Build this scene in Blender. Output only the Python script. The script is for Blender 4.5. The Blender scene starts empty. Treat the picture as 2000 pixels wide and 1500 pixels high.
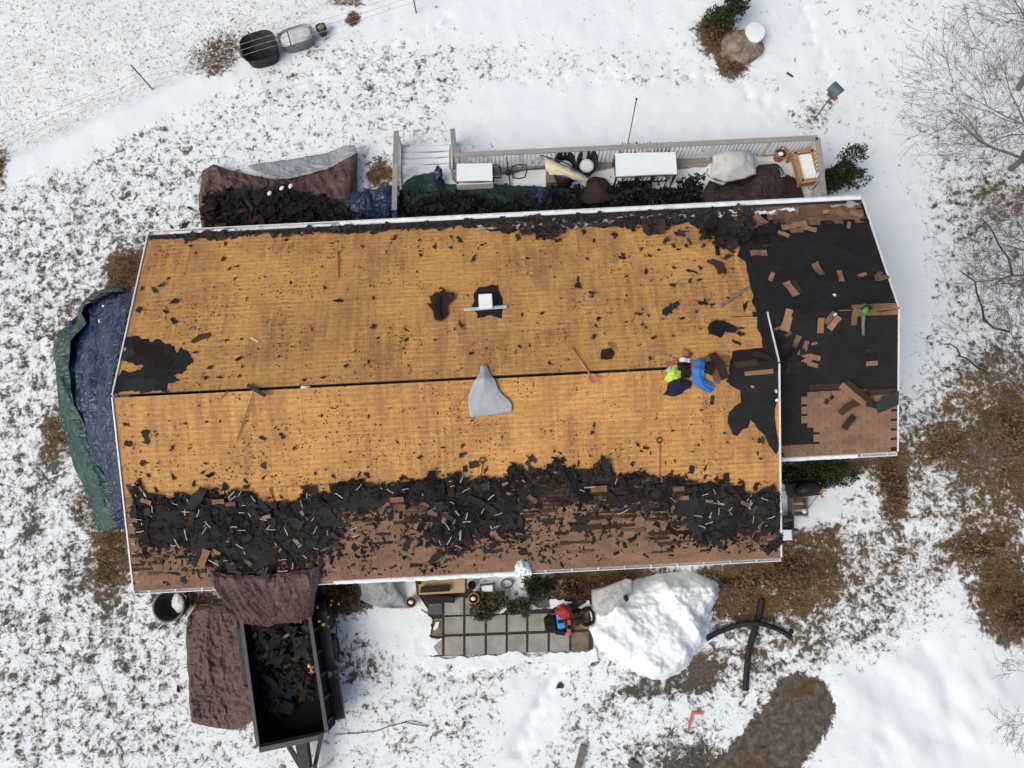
import bpy, math, random
import numpy as np
from mathutils import Vector, Matrix
from mathutils.geometry import delaunay_2d_cdt

# ------------------------------------------------------------------ camera, sky, sun, exposure
SC = bpy.context.scene
COL = SC.collection
rnd = random.Random(7)
F_PX = 1434.44
CAM = np.array([9.61068, -3.35098, 21.60305])
YAW, TILT, ROLL = -0.05135, 0.17859, 0.00688
def _rot():
    c, s = math.cos(YAW), math.sin(YAW); Rz = np.array([[c, -s, 0], [s, c, 0], [0, 0, 1]])
    c, s = math.cos(TILT), math.sin(TILT); Rx = np.array([[1, 0, 0], [0, c, -s], [0, s, c]])
    c, s = math.cos(ROLL), math.sin(ROLL); Ry = np.array([[c, 0, s], [0, 1, 0], [-s, 0, c]])
    return Rz @ Rx @ Ry
CR = _rot()
cd = bpy.data.cameras.new('camera'); cam = bpy.data.objects.new('camera', cd); COL.objects.link(cam)
cd.sensor_width = 36; cd.lens = F_PX / 2000 * 36; cd.clip_end = 2000
M = Matrix.Identity(4)
for i in range(3):
    for j in range(3): M[i][j] = CR[i, j]
    M[i][3] = CAM[i]
cam.matrix_world = M
SC.camera = cam

SUN_EL, SUN_AZ = math.radians(50), math.radians(238)     # azimuth clockwise from +Y
w = bpy.data.worlds.new('World'); SC.world = w; w.use_nodes = True
nt = w.node_tree; bg = nt.nodes['Background']
sky = nt.nodes.new('ShaderNodeTexSky'); sky.sky_type = 'NISHITA'; sky.sun_disc = False
sky.sun_elevation = SUN_EL; sky.sun_rotation = SUN_AZ
sky.air_density = 1.0; sky.dust_density = 6.0; sky.ozone_density = 1.0
nt.links.new(sky.outputs[0], bg.inputs[0]); bg.inputs[1].default_value = 0.145
sd = bpy.data.lights.new('sun', 'SUN'); sun = bpy.data.objects.new('sun', sd); COL.objects.link(sun)
sd.energy = 0.85; sd.angle = math.radians(50); sd.color = (1.0, 0.985, 0.955)
dvec = Vector((math.sin(SUN_AZ) * math.cos(SUN_EL), math.cos(SUN_AZ) * math.cos(SUN_EL), math.sin(SUN_EL)))
sun.rotation_euler = dvec.to_track_quat('Z', 'Y').to_euler(); sun.location = (0, 0, 30)
vs = SC.view_settings; vs.view_transform = 'Standard'; vs.look = 'None'; vs.gamma = 1; vs.use_curve_mapping = False
vs.exposure = -0.02

# ------------------------------------------------------------------ pixel -> world (2000 x 1500 survey of the photograph)
def ray(px, py): return CR @ np.array([(px - 1000) / F_PX, -(py - 750) / F_PX, -1.0])
def at(px, py, z=0.0):
    d = ray(px, py); return CAM + d * ((z - CAM[2]) / d[2])
def to_px(P):
    v = (np.asarray(P, float) - CAM) @ CR
    return 1000 + F_PX * v[..., 0] / -v[..., 2], 750 - F_PX * v[..., 1] / -v[..., 2]
# roof planes:  z = a + b*y
HW, HE, DZ = 4.65, 2.75, 1.38066
SL = DZ / HW; HR = HE + DZ
YR, YSE = 1.30367, -2.17503
ZXR = HR - SL * YR
PL = {'N': (HR, -SL), 'S': (HR, SL), 'X': (ZXR - SL * YR, SL)}
def on(px, py, k, off=0.0):
    a, b = PL[k]; d = ray(px, py)
    t = (a + off * math.sqrt(1 + b * b) + b * CAM[1] - CAM[2]) / (d[2] - b * d[1])
    return CAM + d * t
def pln(k):
    b = PL[k][1]; return Vector((0, -b, 1)).normalized()

# ------------------------------------------------------------------ numpy noise
def _h(ix, iy, s):
    n = (ix.astype(np.int64) * 374761393 + iy.astype(np.int64) * 668265263 + s * 974634) & 0x7fffffff
    n = ((n ^ (n >> 13)) * 1274126177) & 0x7fffffff
    return ((n ^ (n >> 16)) & 0xffff) / 65535.0
def vnoise(x, y, s=0):
    x = np.asarray(x, float); y = np.asarray(y, float)
    ix = np.floor(x); iy = np.floor(y); fx = x - ix; fy = y - iy
    fx = fx * fx * (3 - 2 * fx); fy = fy * fy * (3 - 2 * fy)
    a = _h(ix, iy, s); b = _h(ix + 1, iy, s); c = _h(ix, iy + 1, s); d = _h(ix + 1, iy + 1, s)
    return (a * (1 - fx) + b * fx) * (1 - fy) + (c * (1 - fx) + d * fx) * fy
def fbm(x, y, s=0, o=4, g=0.5):
    r = 0; a = 1; t = 0
    for i in range(o):
        r = r + a * vnoise(x * 2 ** i + 13.1 * i, y * 2 ** i + 7.7 * i, s + i); t += a; a *= g
    return r / t

# ------------------------------------------------------------------ materials
MATS = {}
class NB:
    def __init__(s, name):
        s.m = bpy.data.materials.new(name); s.m.use_nodes = True; s.t = s.m.node_tree
        s.b = s.t.nodes['Principled BSDF']; MATS[name] = s.m
    def n(s, typ, **kw):
        x = s.t.nodes.new('ShaderNode' + typ)
        for k, v in kw.items():
            if k.startswith('i_'): x.inputs[k[2:].replace('_', ' ')].default_value = v
            else: setattr(x, k, v)
        return x
    def l(s, a, b): s.t.links.new(a, b)
    def pos(s, scale=(1, 1, 1), rot=(0, 0, 0), obj=False):
        if obj: o = s.n('TexCoord').outputs['Object']
        else: o = s.n('NewGeometry').outputs['Position']
        mp = s.n('Mapping'); mp.inputs['Scale'].default_value = scale; mp.inputs['Rotation'].default_value = rot
        s.l(o, mp.inputs[0]); return mp.outputs[0]
    def noise(s, vec, scale, detail=4, rough=0.55, dist=0.0):
        x = s.n('TexNoise'); x.inputs['Scale'].default_value = scale; x.inputs['Detail'].default_value = detail
        x.inputs['Roughness'].default_value = rough; x.inputs['Distortion'].default_value = dist
        s.l(vec, x.inputs['Vector']); return x.outputs['Fac']
    def ramp(s, fac, stops, interp='LINEAR'):
        r = s.n('ValToRGB'); r.color_ramp.interpolation = interp; e = r.color_ramp.elements
        while len(e) < len(stops): e.new(0.5)
        for q, (p, c) in zip(e, stops): q.position = p; q.color = (*c, 1) if len(c) == 3 else c
        s.l(fac, r.inputs[0]); return r.outputs[0]
    def mix(s, fac, a, b, mode='MIX'):
        x = s.n('Mix', data_type='RGBA', blend_type=mode)
        for sock, v in ((x.inputs[0], fac), (x.inputs[6], a), (x.inputs[7], b)):
            if hasattr(v, 'links'): s.l(v, sock)
            elif isinstance(v, (int, float)): sock.default_value = v
            else: sock.default_value = (*v, 1)
        return x.outputs[2]
    def math(s, op, a, b=0.0, c=0.0, clamp=False):
        x = s.n('Math', operation=op, use_clamp=clamp)
        for i, v in enumerate((a, b, c)):
            if hasattr(v, 'links'): s.l(v, x.inputs[i])
            else: x.inputs[i].default_value = v
        return x.outputs[0]
    def sstep(s, v, lo, hi):
        x = s.n('MapRange', interpolation_type='SMOOTHSTEP')
        for i, q in ((0, v), (1, lo), (2, hi)):
            if hasattr(q, 'links'): s.l(q, x.inputs[i])
            else: x.inputs[i].default_value = q
        return x.outputs[0]
    def bump(s, h, strength=0.4, dist=0.02):
        x = s.n('Bump'); x.inputs['Strength'].default_value = strength; x.inputs['Distance'].default_value = dist
        s.l(h, x.inputs['Height']); s.l(x.outputs[0], s.b.inputs['Normal'])
    def fin(s, col, rough=0.7, metal=0.0, spec=0.4):
        if hasattr(col, 'links'): s.l(col, s.b.inputs['Base Color'])
        else: s.b.inputs['Base Color'].default_value = (*col, 1)
        if hasattr(rough, 'links'): s.l(rough, s.b.inputs['Roughness'])
        else: s.b.inputs['Roughness'].default_value = rough
        s.b.inputs['Metallic'].default_value = metal
        s.b.inputs['Specular IOR Level'].default_value = spec
        return s.m
def simple(name, c, rough=0.7, var=0.25, scale=6.0, metal=0.0, bump=0.0, bscale=40.0, spec=0.35, rand=0.0):
    b = NB(name); p = b.pos()
    f = b.noise(p, scale, 5, 0.6)
    lo = tuple(max(0, v * (1 - var)) for v in c); hi = tuple(v * (1 + var) for v in c)
    col = b.ramp(f, [(0.3, lo), (0.7, hi)])
    if rand:
        r = b.n('ObjectInfo').outputs['Random']
        k = b.math('MULTIPLY_ADD', r, 2 * rand, 1 - rand)
        x = b.n('VectorMath', operation='SCALE'); b.l(col, x.inputs[0]); b.l(k, x.inputs['Scale']); col = x.outputs[0]
    if bump: b.bump(b.noise(p, bscale, 4, 0.6), bump, 0.02)
    return b.fin(col, rough, metal, spec)

def mk_ground():
    b = NB('ground_snow'); p = b.pos()
    A = lambda n: b.n('Attribute', attribute_name=n).outputs['Fac']
    bare, brown, fine, dirt = A('bare'), A('brown'), A('fine'), A('dirt')
    # tufts pushing through the snow: two sizes, warped
    warp = b.n('TexNoise'); warp.inputs['Scale'].default_value = 3.0; warp.inputs['Detail'].default_value = 2; b.l(p, warp.inputs['Vector'])
    wv = b.n('VectorMath', operation='MULTIPLY_ADD'); b.l(warp.outputs['Color'], wv.inputs[0]); wv.inputs[1].default_value = (0.25, 0.25, 0.1); b.l(p, wv.inputs[2])
    P = wv.outputs[0]
    n1 = b.noise(P, 3.6, 5, 0.62); n2 = b.noise(P, 9.0, 4, 0.6); n3 = b.noise(P, 1.2, 3, 0.5); n4 = b.noise(p, 28, 3, 0.6)
    mixn = b.math('ADD', b.math('MULTIPLY', n1, 0.42), b.math('ADD', b.math('MULTIPLY', n2, 0.42), b.math('MULTIPLY', n3, 0.16)))
    finen = b.math('ADD', b.math('MULTIPLY', n2, 0.5), b.math('MULTIPLY', n4, 0.5))
    xm = b.n('Mix', data_type='FLOAT'); b.l(fine, xm.inputs[0]); b.l(mixn, xm.inputs[2]); b.l(finen, xm.inputs[3])
    thr = b.math('MULTIPLY_ADD', bare, -0.38, 0.672)
    mask = b.sstep(b.math('SUBTRACT', xm.outputs[0], thr), -0.022, 0.085)
    mask = b.math('MINIMUM', mask, b.math('MULTIPLY', bare, 30, clamp=True))
    # colours
    v = b.noise(p, 14, 5, 0.7); v2 = b.noise(p, 2.0, 3, 0.6); v3 = b.noise(p, 45, 4, 0.7)
    grey = b.ramp(v, [(0.3, (0.032, 0.031, 0.029)), (0.55, (0.085, 0.079, 0.07)), (0.75, (0.18, 0.165, 0.145))])
    br = b.ramp(v, [(0.28, (0.04, 0.024, 0.013)), (0.5, (0.15, 0.088, 0.045)), (0.72, (0.25, 0.16, 0.09))])
    ol = b.ramp(v3, [(0.3, (0.05, 0.038, 0.012)), (0.7, (0.17, 0.12, 0.045))])
    brm = b.mix(b.sstep(v2, 0.42, 0.6), br, ol)
    gr = b.mix(brown, grey, brm)
    dirtc = b.ramp(b.noise(p, 5, 8, 0.72), [(0.25, (0.04, 0.032, 0.024)), (0.46, (0.085, 0.068, 0.052)), (0.6, (0.14, 0.12, 0.095)), (0.75, (0.23, 0.205, 0.17))])
    rust = b.mix(b.sstep(b.noise(p, 1.6, 5, 0.65), 0.52, 0.66), dirtc, (0.10, 0.055, 0.022))
    sn = b.mix(b.noise(p, 0.35, 3, 0.5), (0.745, 0.815, 0.83), (0.80, 0.865, 0.88))
    tint = b.math('MULTIPLY', fine, b.sstep(b.noise(p, 1.5, 5, 0.7), 0.4, 0.72))
    sn = b.mix(b.math('MULTIPLY', tint, 0.42), sn, (0.58, 0.54, 0.44))
    thin = b.math('MULTIPLY', b.sstep(b.math('SUBTRACT', xm.outputs[0], thr), -0.07, 0.0), b.math('MULTIPLY', bare, 1.6, clamp=True))
    sn = b.mix(b.math('MULTIPLY', thin, 0.55), sn, (0.50, 0.49, 0.47))
    c = b.mix(mask, sn, gr)
    dm = b.sstep(b.math('ADD', dirt, b.math('ADD', b.math('MULTIPLY', b.math('SUBTRACT', n1, 0.5), 0.9), b.math('MULTIPLY', b.math('SUBTRACT', n2, 0.5), 0.5))), 0.40, 0.56)
    c = b.mix(dm, c, rust)
    h = b.math('ADD', b.math('MULTIPLY', b.math('SUBTRACT', 1.0, b.math('MAXIMUM', mask, dm)), 1.0), b.math('MULTIPLY', b.noise(p, 18, 4, 0.6), 0.5))
    b.bump(h, 0.55, 0.035)
    return b.fin(c, 0.85, 0, 0.2)
mk_ground()

def mk_ply():
    b = NB('plywood'); p = b.pos()
    sx = b.n('SeparateXYZ'); b.l(p, sx.inputs[0]); X, Y = sx.outputs[0], sx.outputs[1]
    streak = b.noise(b.pos((1.1, 8.0, 1)), 3.0, 6, 0.7)
    vert = b.noise(b.pos((5.0, 0.5, 1)), 1.2, 4, 0.6)
    grid = b.noise(b.pos((1.0, 1.0, 1)), 9.0, 6, 0.75)
    blot = b.noise(p, 0.55, 4, 0.6, 0.4)
    col = b.ramp(streak, [(0.25, (0.40, 0.205, 0.064)), (0.5, (0.54, 0.293, 0.084)), (0.75, (0.64, 0.372, 0.115))])
    # shingle-course stain lines every 5 inches up the slope
    wob = b.math('MULTIPLY', b.math('SUBTRACT', b.noise(b.pos((0.8, 3, 1)), 2.0, 3, 0.6), 0.5), 0.03)
    fr = b.math('FRACT', b.math('DIVIDE', b.math('ADD', b.math('ADD', Y, wob), 40.0), 0.1225))
    line = b.sstep(b.math('ABSOLUTE', b.math('SUBTRACT', fr, 0.5)), 0.20, 0.0)
    lm = b.math('MULTIPLY', line, b.sstep(b.noise(b.pos((2.4, 7, 1)), 2.6, 5, 0.75), 0.36, 0.58))
    col = b.mix(b.math('MULTIPLY', lm, 0.46), col, (0.25, 0.125, 0.05))
    # pale nail rows / tab slots
    fx = b.math('FRACT', b.math('DIVIDE', b.math('ADD', X, b.math('MULTIPLY', b.math('FLOOR', b.math('DIVIDE', b.math('ADD', Y, 40), 0.1225)), 0.153)), 0.306))
    slot = b.math('MULTIPLY', b.sstep(b.math('ABSOLUTE', b.math('SUBTRACT', fx, 0.5)), 0.07, 0.0), b.sstep(grid, 0.40, 0.54))
    col = b.mix(b.math('MULTIPLY', slot, 0.62), col, (0.24, 0.115, 0.05))
    # weather staining, purple brown
    vl = b.sstep(b.noise(b.pos((7.0, 0.8, 1)), 2.2, 4, 0.7), 0.58, 0.74)
    col = b.mix(b.math('MULTIPLY', vl, 0.45), col, (0.62, 0.39, 0.15))
    vd = b.sstep(b.noise(b.pos((4.0, 0.35, 1)), 1.7, 4, 0.7), 0.60, 0.78)
    col = b.mix(b.math('MULTIPLY', vd, 0.5), col, (0.25, 0.125, 0.06))
    st = b.math('MULTIPLY', b.sstep(blot, 0.34, 0.58), b.sstep(b.math('ADD', vert, b.math('MULTIPLY', grid, 0.5)), 0.50, 0.92))
    col = b.mix(b.math('MULTIPLY', st, 0.78), col, (0.25, 0.115, 0.056))
    ru = b.sstep(b.noise(b.pos((1.3, 1.0, 1)), 1.1, 6, 0.75, 0.8), 0.56, 0.70)
    col = b.mix(b.math('MULTIPLY', ru, 0.34), col, (0.33, 0.115, 0.045))
    gs = b.sstep(b.noise(b.pos((1.6, 0.7, 1)), 1.6, 5, 0.7), 0.55, 0.75)
    col = b.mix(b.math('MULTIPLY', gs, 0.5), col, (0.24, 0.17, 0.10))
    # scuffs and splinters
    hs = b.sstep(b.noise(b.pos((1.2, 9.0, 1)), 3.4, 5, 0.8), 0.50, 0.66)
    col = b.mix(b.math('MULTIPLY', hs, 0.42), col, (0.27, 0.13, 0.055))
    cx = b.sstep(b.noise(b.pos((1.0, 1.0, 1)), 5.5, 6, 0.8), 0.52, 0.70)
    col = b.mix(b.math('MULTIPLY', cx, 0.55), col, (0.29, 0.15, 0.075))
    cy = b.sstep(b.noise(b.pos((6.0, 2.0, 1)), 4.2, 5, 0.8), 0.55, 0.72)
    col = b.mix(b.math('MULTIPLY', cy, 0.35), col, (0.70, 0.43, 0.15))
    fr2 = b.math('FRACT', b.math('DIVIDE', b.math('ADD', b.math('ADD', Y, wob), 40.06), 0.1225))
    l2 = b.math('MULTIPLY', b.sstep(b.math('ABSOLUTE', b.math('SUBTRACT', fr2, 0.5)), 0.13, 0.0), b.sstep(b.noise(b.pos((3, 6, 1)), 2.2, 4, 0.75), 0.46, 0.62))
    col = b.mix(b.math('MULTIPLY', l2, 0.5), col, (0.72, 0.45, 0.16))
    col = b.mix(b.math('MULTIPLY', b.sstep(b.noise(b.pos((2, 1, 1)), 14, 5, 0.8), 0.60, 0.72), 0.75), col, (0.16, 0.075, 0.035))
    col = b.mix(b.math('MULTIPLY', b.sstep(b.noise(b.pos((1.0, 4, 1)), 7, 5, 0.75), 0.60, 0.75), 0.5), col, (0.64, 0.41, 0.16))
    big = b.sstep(b.noise(p, 0.9, 5, 0.7, 0.6), 0.50, 0.68)
    col = b.mix(b.math('MULTIPLY', big, b.math('MULTIPLY_ADD', grid, 0.6, 0.0)), col, (0.28, 0.145, 0.07))
    r = b.n('ObjectInfo').outputs['Random']
    x = b.n('VectorMath', operation='SCALE'); b.l(col, x.inputs[0]); b.l(b.math('MULTIPLY_ADD', r, 0.12, 1.0), x.inputs['Scale'])
    b.bump(b.math('ADD', streak, grid), 0.25, 0.004)
    return b.fin(x.outputs[0], 0.75, 0, 0.25)
mk_ply()

def mk_felt():
    b = NB('roofing_felt'); p = b.pos()
    f = b.noise(p, 3, 6, 0.65); g = b.noise(b.pos((1, 6, 1)), 2.2, 4, 0.6)
    c = b.ramp(f, [(0.3, (0.0068, 0.0068, 0.0074)), (0.7, (0.0145, 0.0145, 0.0155))])
    c = b.mix(b.math('MULTIPLY', b.sstep(g, 0.5, 0.75), 0.6), c, (0.024, 0.018, 0.015))
    c = b.mix(b.math('MULTIPLY', b.sstep(b.noise(p, 24, 4, 0.7), 0.66, 0.76), 0.8), c, (0.09, 0.09, 0.09))
    b.bump(b.noise(p, 5, 5, 0.6), 0.4, 0.03)
    return b.fin(c, 0.75, 0, 0.3)
mk_felt()

def mk_shingle(name, base, rand=0.3, stripe=False):
    b = NB(name); p = b.pos()
    n = b.noise(p, 60, 3, 0.8); q = b.noise(p, 1.3, 4, 0.6)
    c = b.ramp(n, [(0.25, tuple(v * 0.5 for v in base)), (0.55, base), (0.8, tuple(min(1, v * 1.5) for v in base))])
    c = b.mix(b.math('MULTIPLY', b.sstep(q, 0.45, 0.7), 0.45), c, tuple(v * 0.5 for v in base))
    r = b.math('MULTIPLY', b.math('ADD', b.n('ObjectInfo').outputs['Random'], b.n('NewGeometry').outputs['Random Per Island']), 0.5)
    x = b.n('VectorMath', operation='SCALE'); b.l(c, x.inputs[0]); b.l(b.math('MULTIPLY_ADD', r, 3.2 * rand, 1 - 1.6 * rand), x.inputs['Scale'])
    b.bump(n, 0.4, 0.003)
    return b.fin(x.outputs[0], 0.95, 0, 0.1)
mk_shingle('shingle_brown', (0.245, 0.150, 0.097), 0.17)
mk_shingle('shingle_loose', (0.235, 0.138, 0.085), 0.34)
mk_shingle('shingle_dark', (0.029, 0.0295, 0.031), 0.55)
mk_shingle('shingle_worn', (0.135, 0.082, 0.055), 0.35)
simple('bed_steel', (0.006, 0.006, 0.0065), 0.85, 0.3, 5, spec=0.12)
simple('snow_heap', (0.755, 0.82, 0.84), 0.85, 0.05, 1.2, bump=0.3, bscale=5, spec=0.2)
mk_shingle('shingle_back', (0.045, 0.031, 0.022), 0.5)
simple('white_paint', (0.72, 0.73, 0.73), 0.5, 0.06)
simple('siding', (0.55, 0.52, 0.45), 0.6, 0.06)
simple('window_glass', (0.03, 0.035, 0.04), 0.08, 0.1, spec=0.6)
simple('snow', (0.775, 0.84, 0.855), 0.85, 0.03, 2.0, bump=0.5, bscale=9, spec=0.2)
simple('snow_dirty', (0.71, 0.76, 0.77), 0.85, 0.06, 3.0, bump=0.6, bscale=7, spec=0.2)
simple('rail_top', (0.30, 0.285, 0.26), 0.6, 0.1)
simple('rail_white', (0.66, 0.66, 0.64), 0.5, 0.06)
simple('deck_board', (0.26, 0.25, 0.225), 0.7, 0.18, 4, rand=0.1)
simple('dark_metal', (0.022, 0.024, 0.026), 0.45, 0.3)
simple('black_steel', (0.012, 0.013, 0.014), 0.5, 0.35, 5)
simple('grey_steel', (0.055, 0.058, 0.062), 0.5, 0.25, 5)
simple('wicker', (0.016, 0.013, 0.012), 0.7, 0.5, 40, bump=0.6, bscale=60)
simple('cream_canvas', (0.62, 0.58, 0.40), 0.85, 0.08, 5, bump=0.3, bscale=8)
simple('cover_grey', (0.52, 0.52, 0.50), 0.7, 0.10, 3, bump=0.3, bscale=6)
simple('terracotta', (0.36, 0.15, 0.075), 0.85, 0.22, 9)
simple('terracotta_dark', (0.08, 0.035, 0.026), 0.85, 0.3, 9)
simple('soil', (0.03, 0.018, 0.012), 0.95, 0.5, 20, bump=0.6)
simple('mud', (0.16, 0.11, 0.06), 0.95, 0.3, 6)
simple('cedar', (0.36, 0.20, 0.09), 0.75, 0.25, 5)
simple('tan_board', (0.40, 0.29, 0.155), 0.75, 0.12, 4)
simple('grey_wood', (0.17, 0.15, 0.13), 0.85, 0.3, 8)
simple('wood_handle', (0.20, 0.13, 0.075), 0.7, 0.25, 10)
simple('concrete', (0.285, 0.285, 0.25), 0.9, 0.22, 2.5, bump=0.3, bscale=30, rand=0.08)
simple('concrete_stained', (0.16, 0.13, 0.085), 0.9, 0.5, 3.0, bump=0.3, bscale=30)
simple('joint', (0.035, 0.032, 0.026), 0.95, 0.3, 10)
simple('slate', (0.10, 0.105, 0.105), 0.9, 0.4, 12, bump=0.6, bscale=20)
simple('rubber', (0.013, 0.014, 0.015), 0.65, 0.25, 8)
simple('galvanised', (0.24, 0.25, 0.255), 0.4, 0.2, 5, metal=0.6)
simple('ice_grey', (0.33, 0.33, 0.33), 0.6, 0.25, 6)
simple('ice', (0.62, 0.65, 0.66), 0.3, 0.08, 2)
simple('rock', (0.21, 0.17, 0.13), 0.9, 0.45, 4, bump=0.8, bscale=9)
simple('bark', (0.16, 0.14, 0.13), 0.9, 0.3, 8)
simple('bark_dark', (0.045, 0.036, 0.032), 0.9, 0.3, 8)
simple('needle_green', (0.035, 0.055, 0.018), 0.7, 0.65, 5, rand=0.05)
simple('needle_olive', (0.085, 0.085, 0.04), 0.8, 0.55, 6)
simple('leaf_green', (0.04, 0.052, 0.014), 0.6, 0.75, 4)
simple('dry_leaf', (0.14, 0.082, 0.048), 0.9, 0.6, 7)
simple('dry_grass', (0.19, 0.13, 0.07), 0.9, 0.75, 3)
simple('tuft', (0.05, 0.042, 0.030), 0.9, 0.6, 5)
simple('orange_paint', (0.62, 0.16, 0.055), 0.5, 0.1)
simple('red_paint', (0.42, 0.085, 0.05), 0.5, 0.15)
simple('pink_red', (0.50, 0.17, 0.11), 0.55, 0.15)
simple('yellow_paint', (0.62, 0.36, 0.04), 0.5, 0.1)
simple('hivis', (0.46, 0.66, 0.08), 0.7, 0.12, 8, bump=0.3, bscale=12)
simple('black_cloth', (0.008, 0.008, 0.009), 0.9, 0.3, 8)
simple('white_cloth', (0.72, 0.73, 0.78), 0.85, 0.06)
simple('navy_cloth', (0.012, 0.014, 0.035), 0.9, 0.35, 6, bump=0.4, bscale=10)
simple('blue_cloth', (0.03, 0.16, 0.46), 0.8, 0.35, 5, bump=0.4, bscale=10)
simple('rose_cloth', (0.30, 0.13, 0.09), 0.9, 0.15)
simple('blue_bag', (0.05, 0.26, 0.55), 0.6, 0.25, 12)
simple('red_cloth', (0.32, 0.025, 0.03), 0.7, 0.3, 8)
simple('green_plastic', (0.06, 0.26, 0.03), 0.45, 0.15)
simple('bright_green', (0.08, 0.50, 0.02), 0.6, 0.15)
simple('grey_plastic', (0.12, 0.14, 0.15), 0.45, 0.15)
simple('strip', (0.36, 0.375, 0.385), 0.5, 0.3, 12)
simple('chip', (0.34, 0.19, 0.08), 0.8, 0.25, 12)
simple('teal_shell', (0.07, 0.12, 0.13), 0.6, 0.15)
simple('door_brown', (0.16, 0.075, 0.05), 0.7, 0.2)
simple('grey_metal', (0.36, 0.40, 0.42), 0.5, 0.12, 3)
simple('white_metal', (0.80, 0.81, 0.82), 0.35, 0.05)
simple('trim_board', (0.46, 0.52, 0.57), 0.5, 0.08)
simple('clear_grey', (0.17, 0.175, 0.19), 0.35, 0.2, 8)
simple('silver_cloth', (0.33, 0.37, 0.385), 0.55, 0.10, 2.5, bump=0.25, bscale=6)
def mk_tarp(name, c, rough=0.42, spec=0.5, crease=0.5):
    b = NB(name); p = b.pos()
    f = b.noise(p, 2.5, 5, 0.65, 0.5)
    col = b.ramp(f, [(0.3, tuple(v * 0.7 for v in c)), (0.7, tuple(v * 1.3 for v in c))])
    vo = b.n('TexVoronoi', feature='DISTANCE_TO_EDGE'); vo.inputs['Scale'].default_value = 3.0
    dn = b.n('TexNoise'); dn.inputs['Scale'].default_value = 2.0; b.l(p, dn.inputs['Vector'])
    wv = b.n('VectorMath', operation='MULTIPLY_ADD'); b.l(dn.outputs['Color'], wv.inputs[0]); wv.inputs[1].default_value = (0.5, 0.5, 0.5); b.l(p, wv.inputs[2])
    b.l(wv.outputs[0], vo.inputs['Vector'])
    rid = b.math('ABSOLUTE', b.math('SUBTRACT', b.noise(b.pos((1.0, .45, 1), (0, 0, .5)), 1.8, 2, 0.5, 0.8), 0.5))
    rid2 = b.math('ABSOLUTE', b.math('SUBTRACT', b.noise(b.pos((.5, 1.1, 1), (0, 0, .9)), 2.2, 2, 0.5, 0.7), 0.5))
    h = b.math('SUBTRACT', b.math('MULTIPLY', b.sstep(vo.outputs['Distance'], 0.0, 0.12), 0.18), b.math('ADD', b.math('MULTIPLY', b.sstep(rid, 0.09, 0.0), 0.8), b.math('MULTIPLY', b.sstep(rid2, 0.08, 0.0), 0.6)))
    b.bump(h, crease, 0.06)
    fold_sheen = b.sstep(b.noise(p, 4.5, 5, 0.7, 0.8), 0.56, 0.72)  # paler patches painted into the colour as highlights on the folds
    col = b.mix(b.math('MULTIPLY', fold_sheen, 0.35), col, tuple(min(.6, v * 2.2 + .012) for v in c))
    return b.fin(col, rough, 0, spec)
mk_tarp('tarp_brown', (0.095, 0.056, 0.047), 0.55, 0.3)
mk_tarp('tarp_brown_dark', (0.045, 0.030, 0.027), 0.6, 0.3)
mk_tarp('tarp_blue', (0.015, 0.032, 0.078), 0.32, 0.5, 0.7)
mk_tarp('tarp_green', (0.020, 0.066, 0.052), 0.38, 0.45, 0.6)
mk_tarp('tarp_green_dark', (0.010, 0.038, 0.034), 0.5, 0.4)
mk_tarp('tarp_silver', (0.27, 0.30, 0.31), 0.5, 0.4, 0.3)
mk_tarp('tarp_pale', (0.36, 0.37, 0.375), 0.5, 0.4, 0.3)

# ------------------------------------------------------------------ object helpers
def tag(o, label=None, cat=None, group=None, kind=None):
    if label: o['label'] = label
    if cat: o['category'] = cat
    if group: o['group'] = group
    if kind: o['kind'] = kind
    return o
def thing(name, label, cat, loc, group=None):
    o = bpy.data.objects.new(name, None); COL.objects.link(o); o.empty_display_size = 0.2
    o.location = [float(v) for v in loc]
    return tag(o, label, cat, group)
def rootloc(o):
    v = Vector((0, 0, 0))
    while o: v = v + o.location; o = o.parent
    return v
def mesh_of(name, V, Fc, mat, smooth=False):
    me = bpy.data.meshes.new(name)
    me.from_pydata([tuple(map(float, v)) for v in V], [], Fc)
    me.materials.append(MATS[mat])
    if smooth: me.polygons.foreach_set('use_smooth', [True] * len(me.polygons))
    me.update(); return me
def link(name, me, parent=None, loc=None):
    o = bpy.data.objects.new(name, me); COL.objects.link(o)
    if parent: o.parent = parent
    if loc is not None: o.location = [float(v) for v in loc]
    return o
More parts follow.
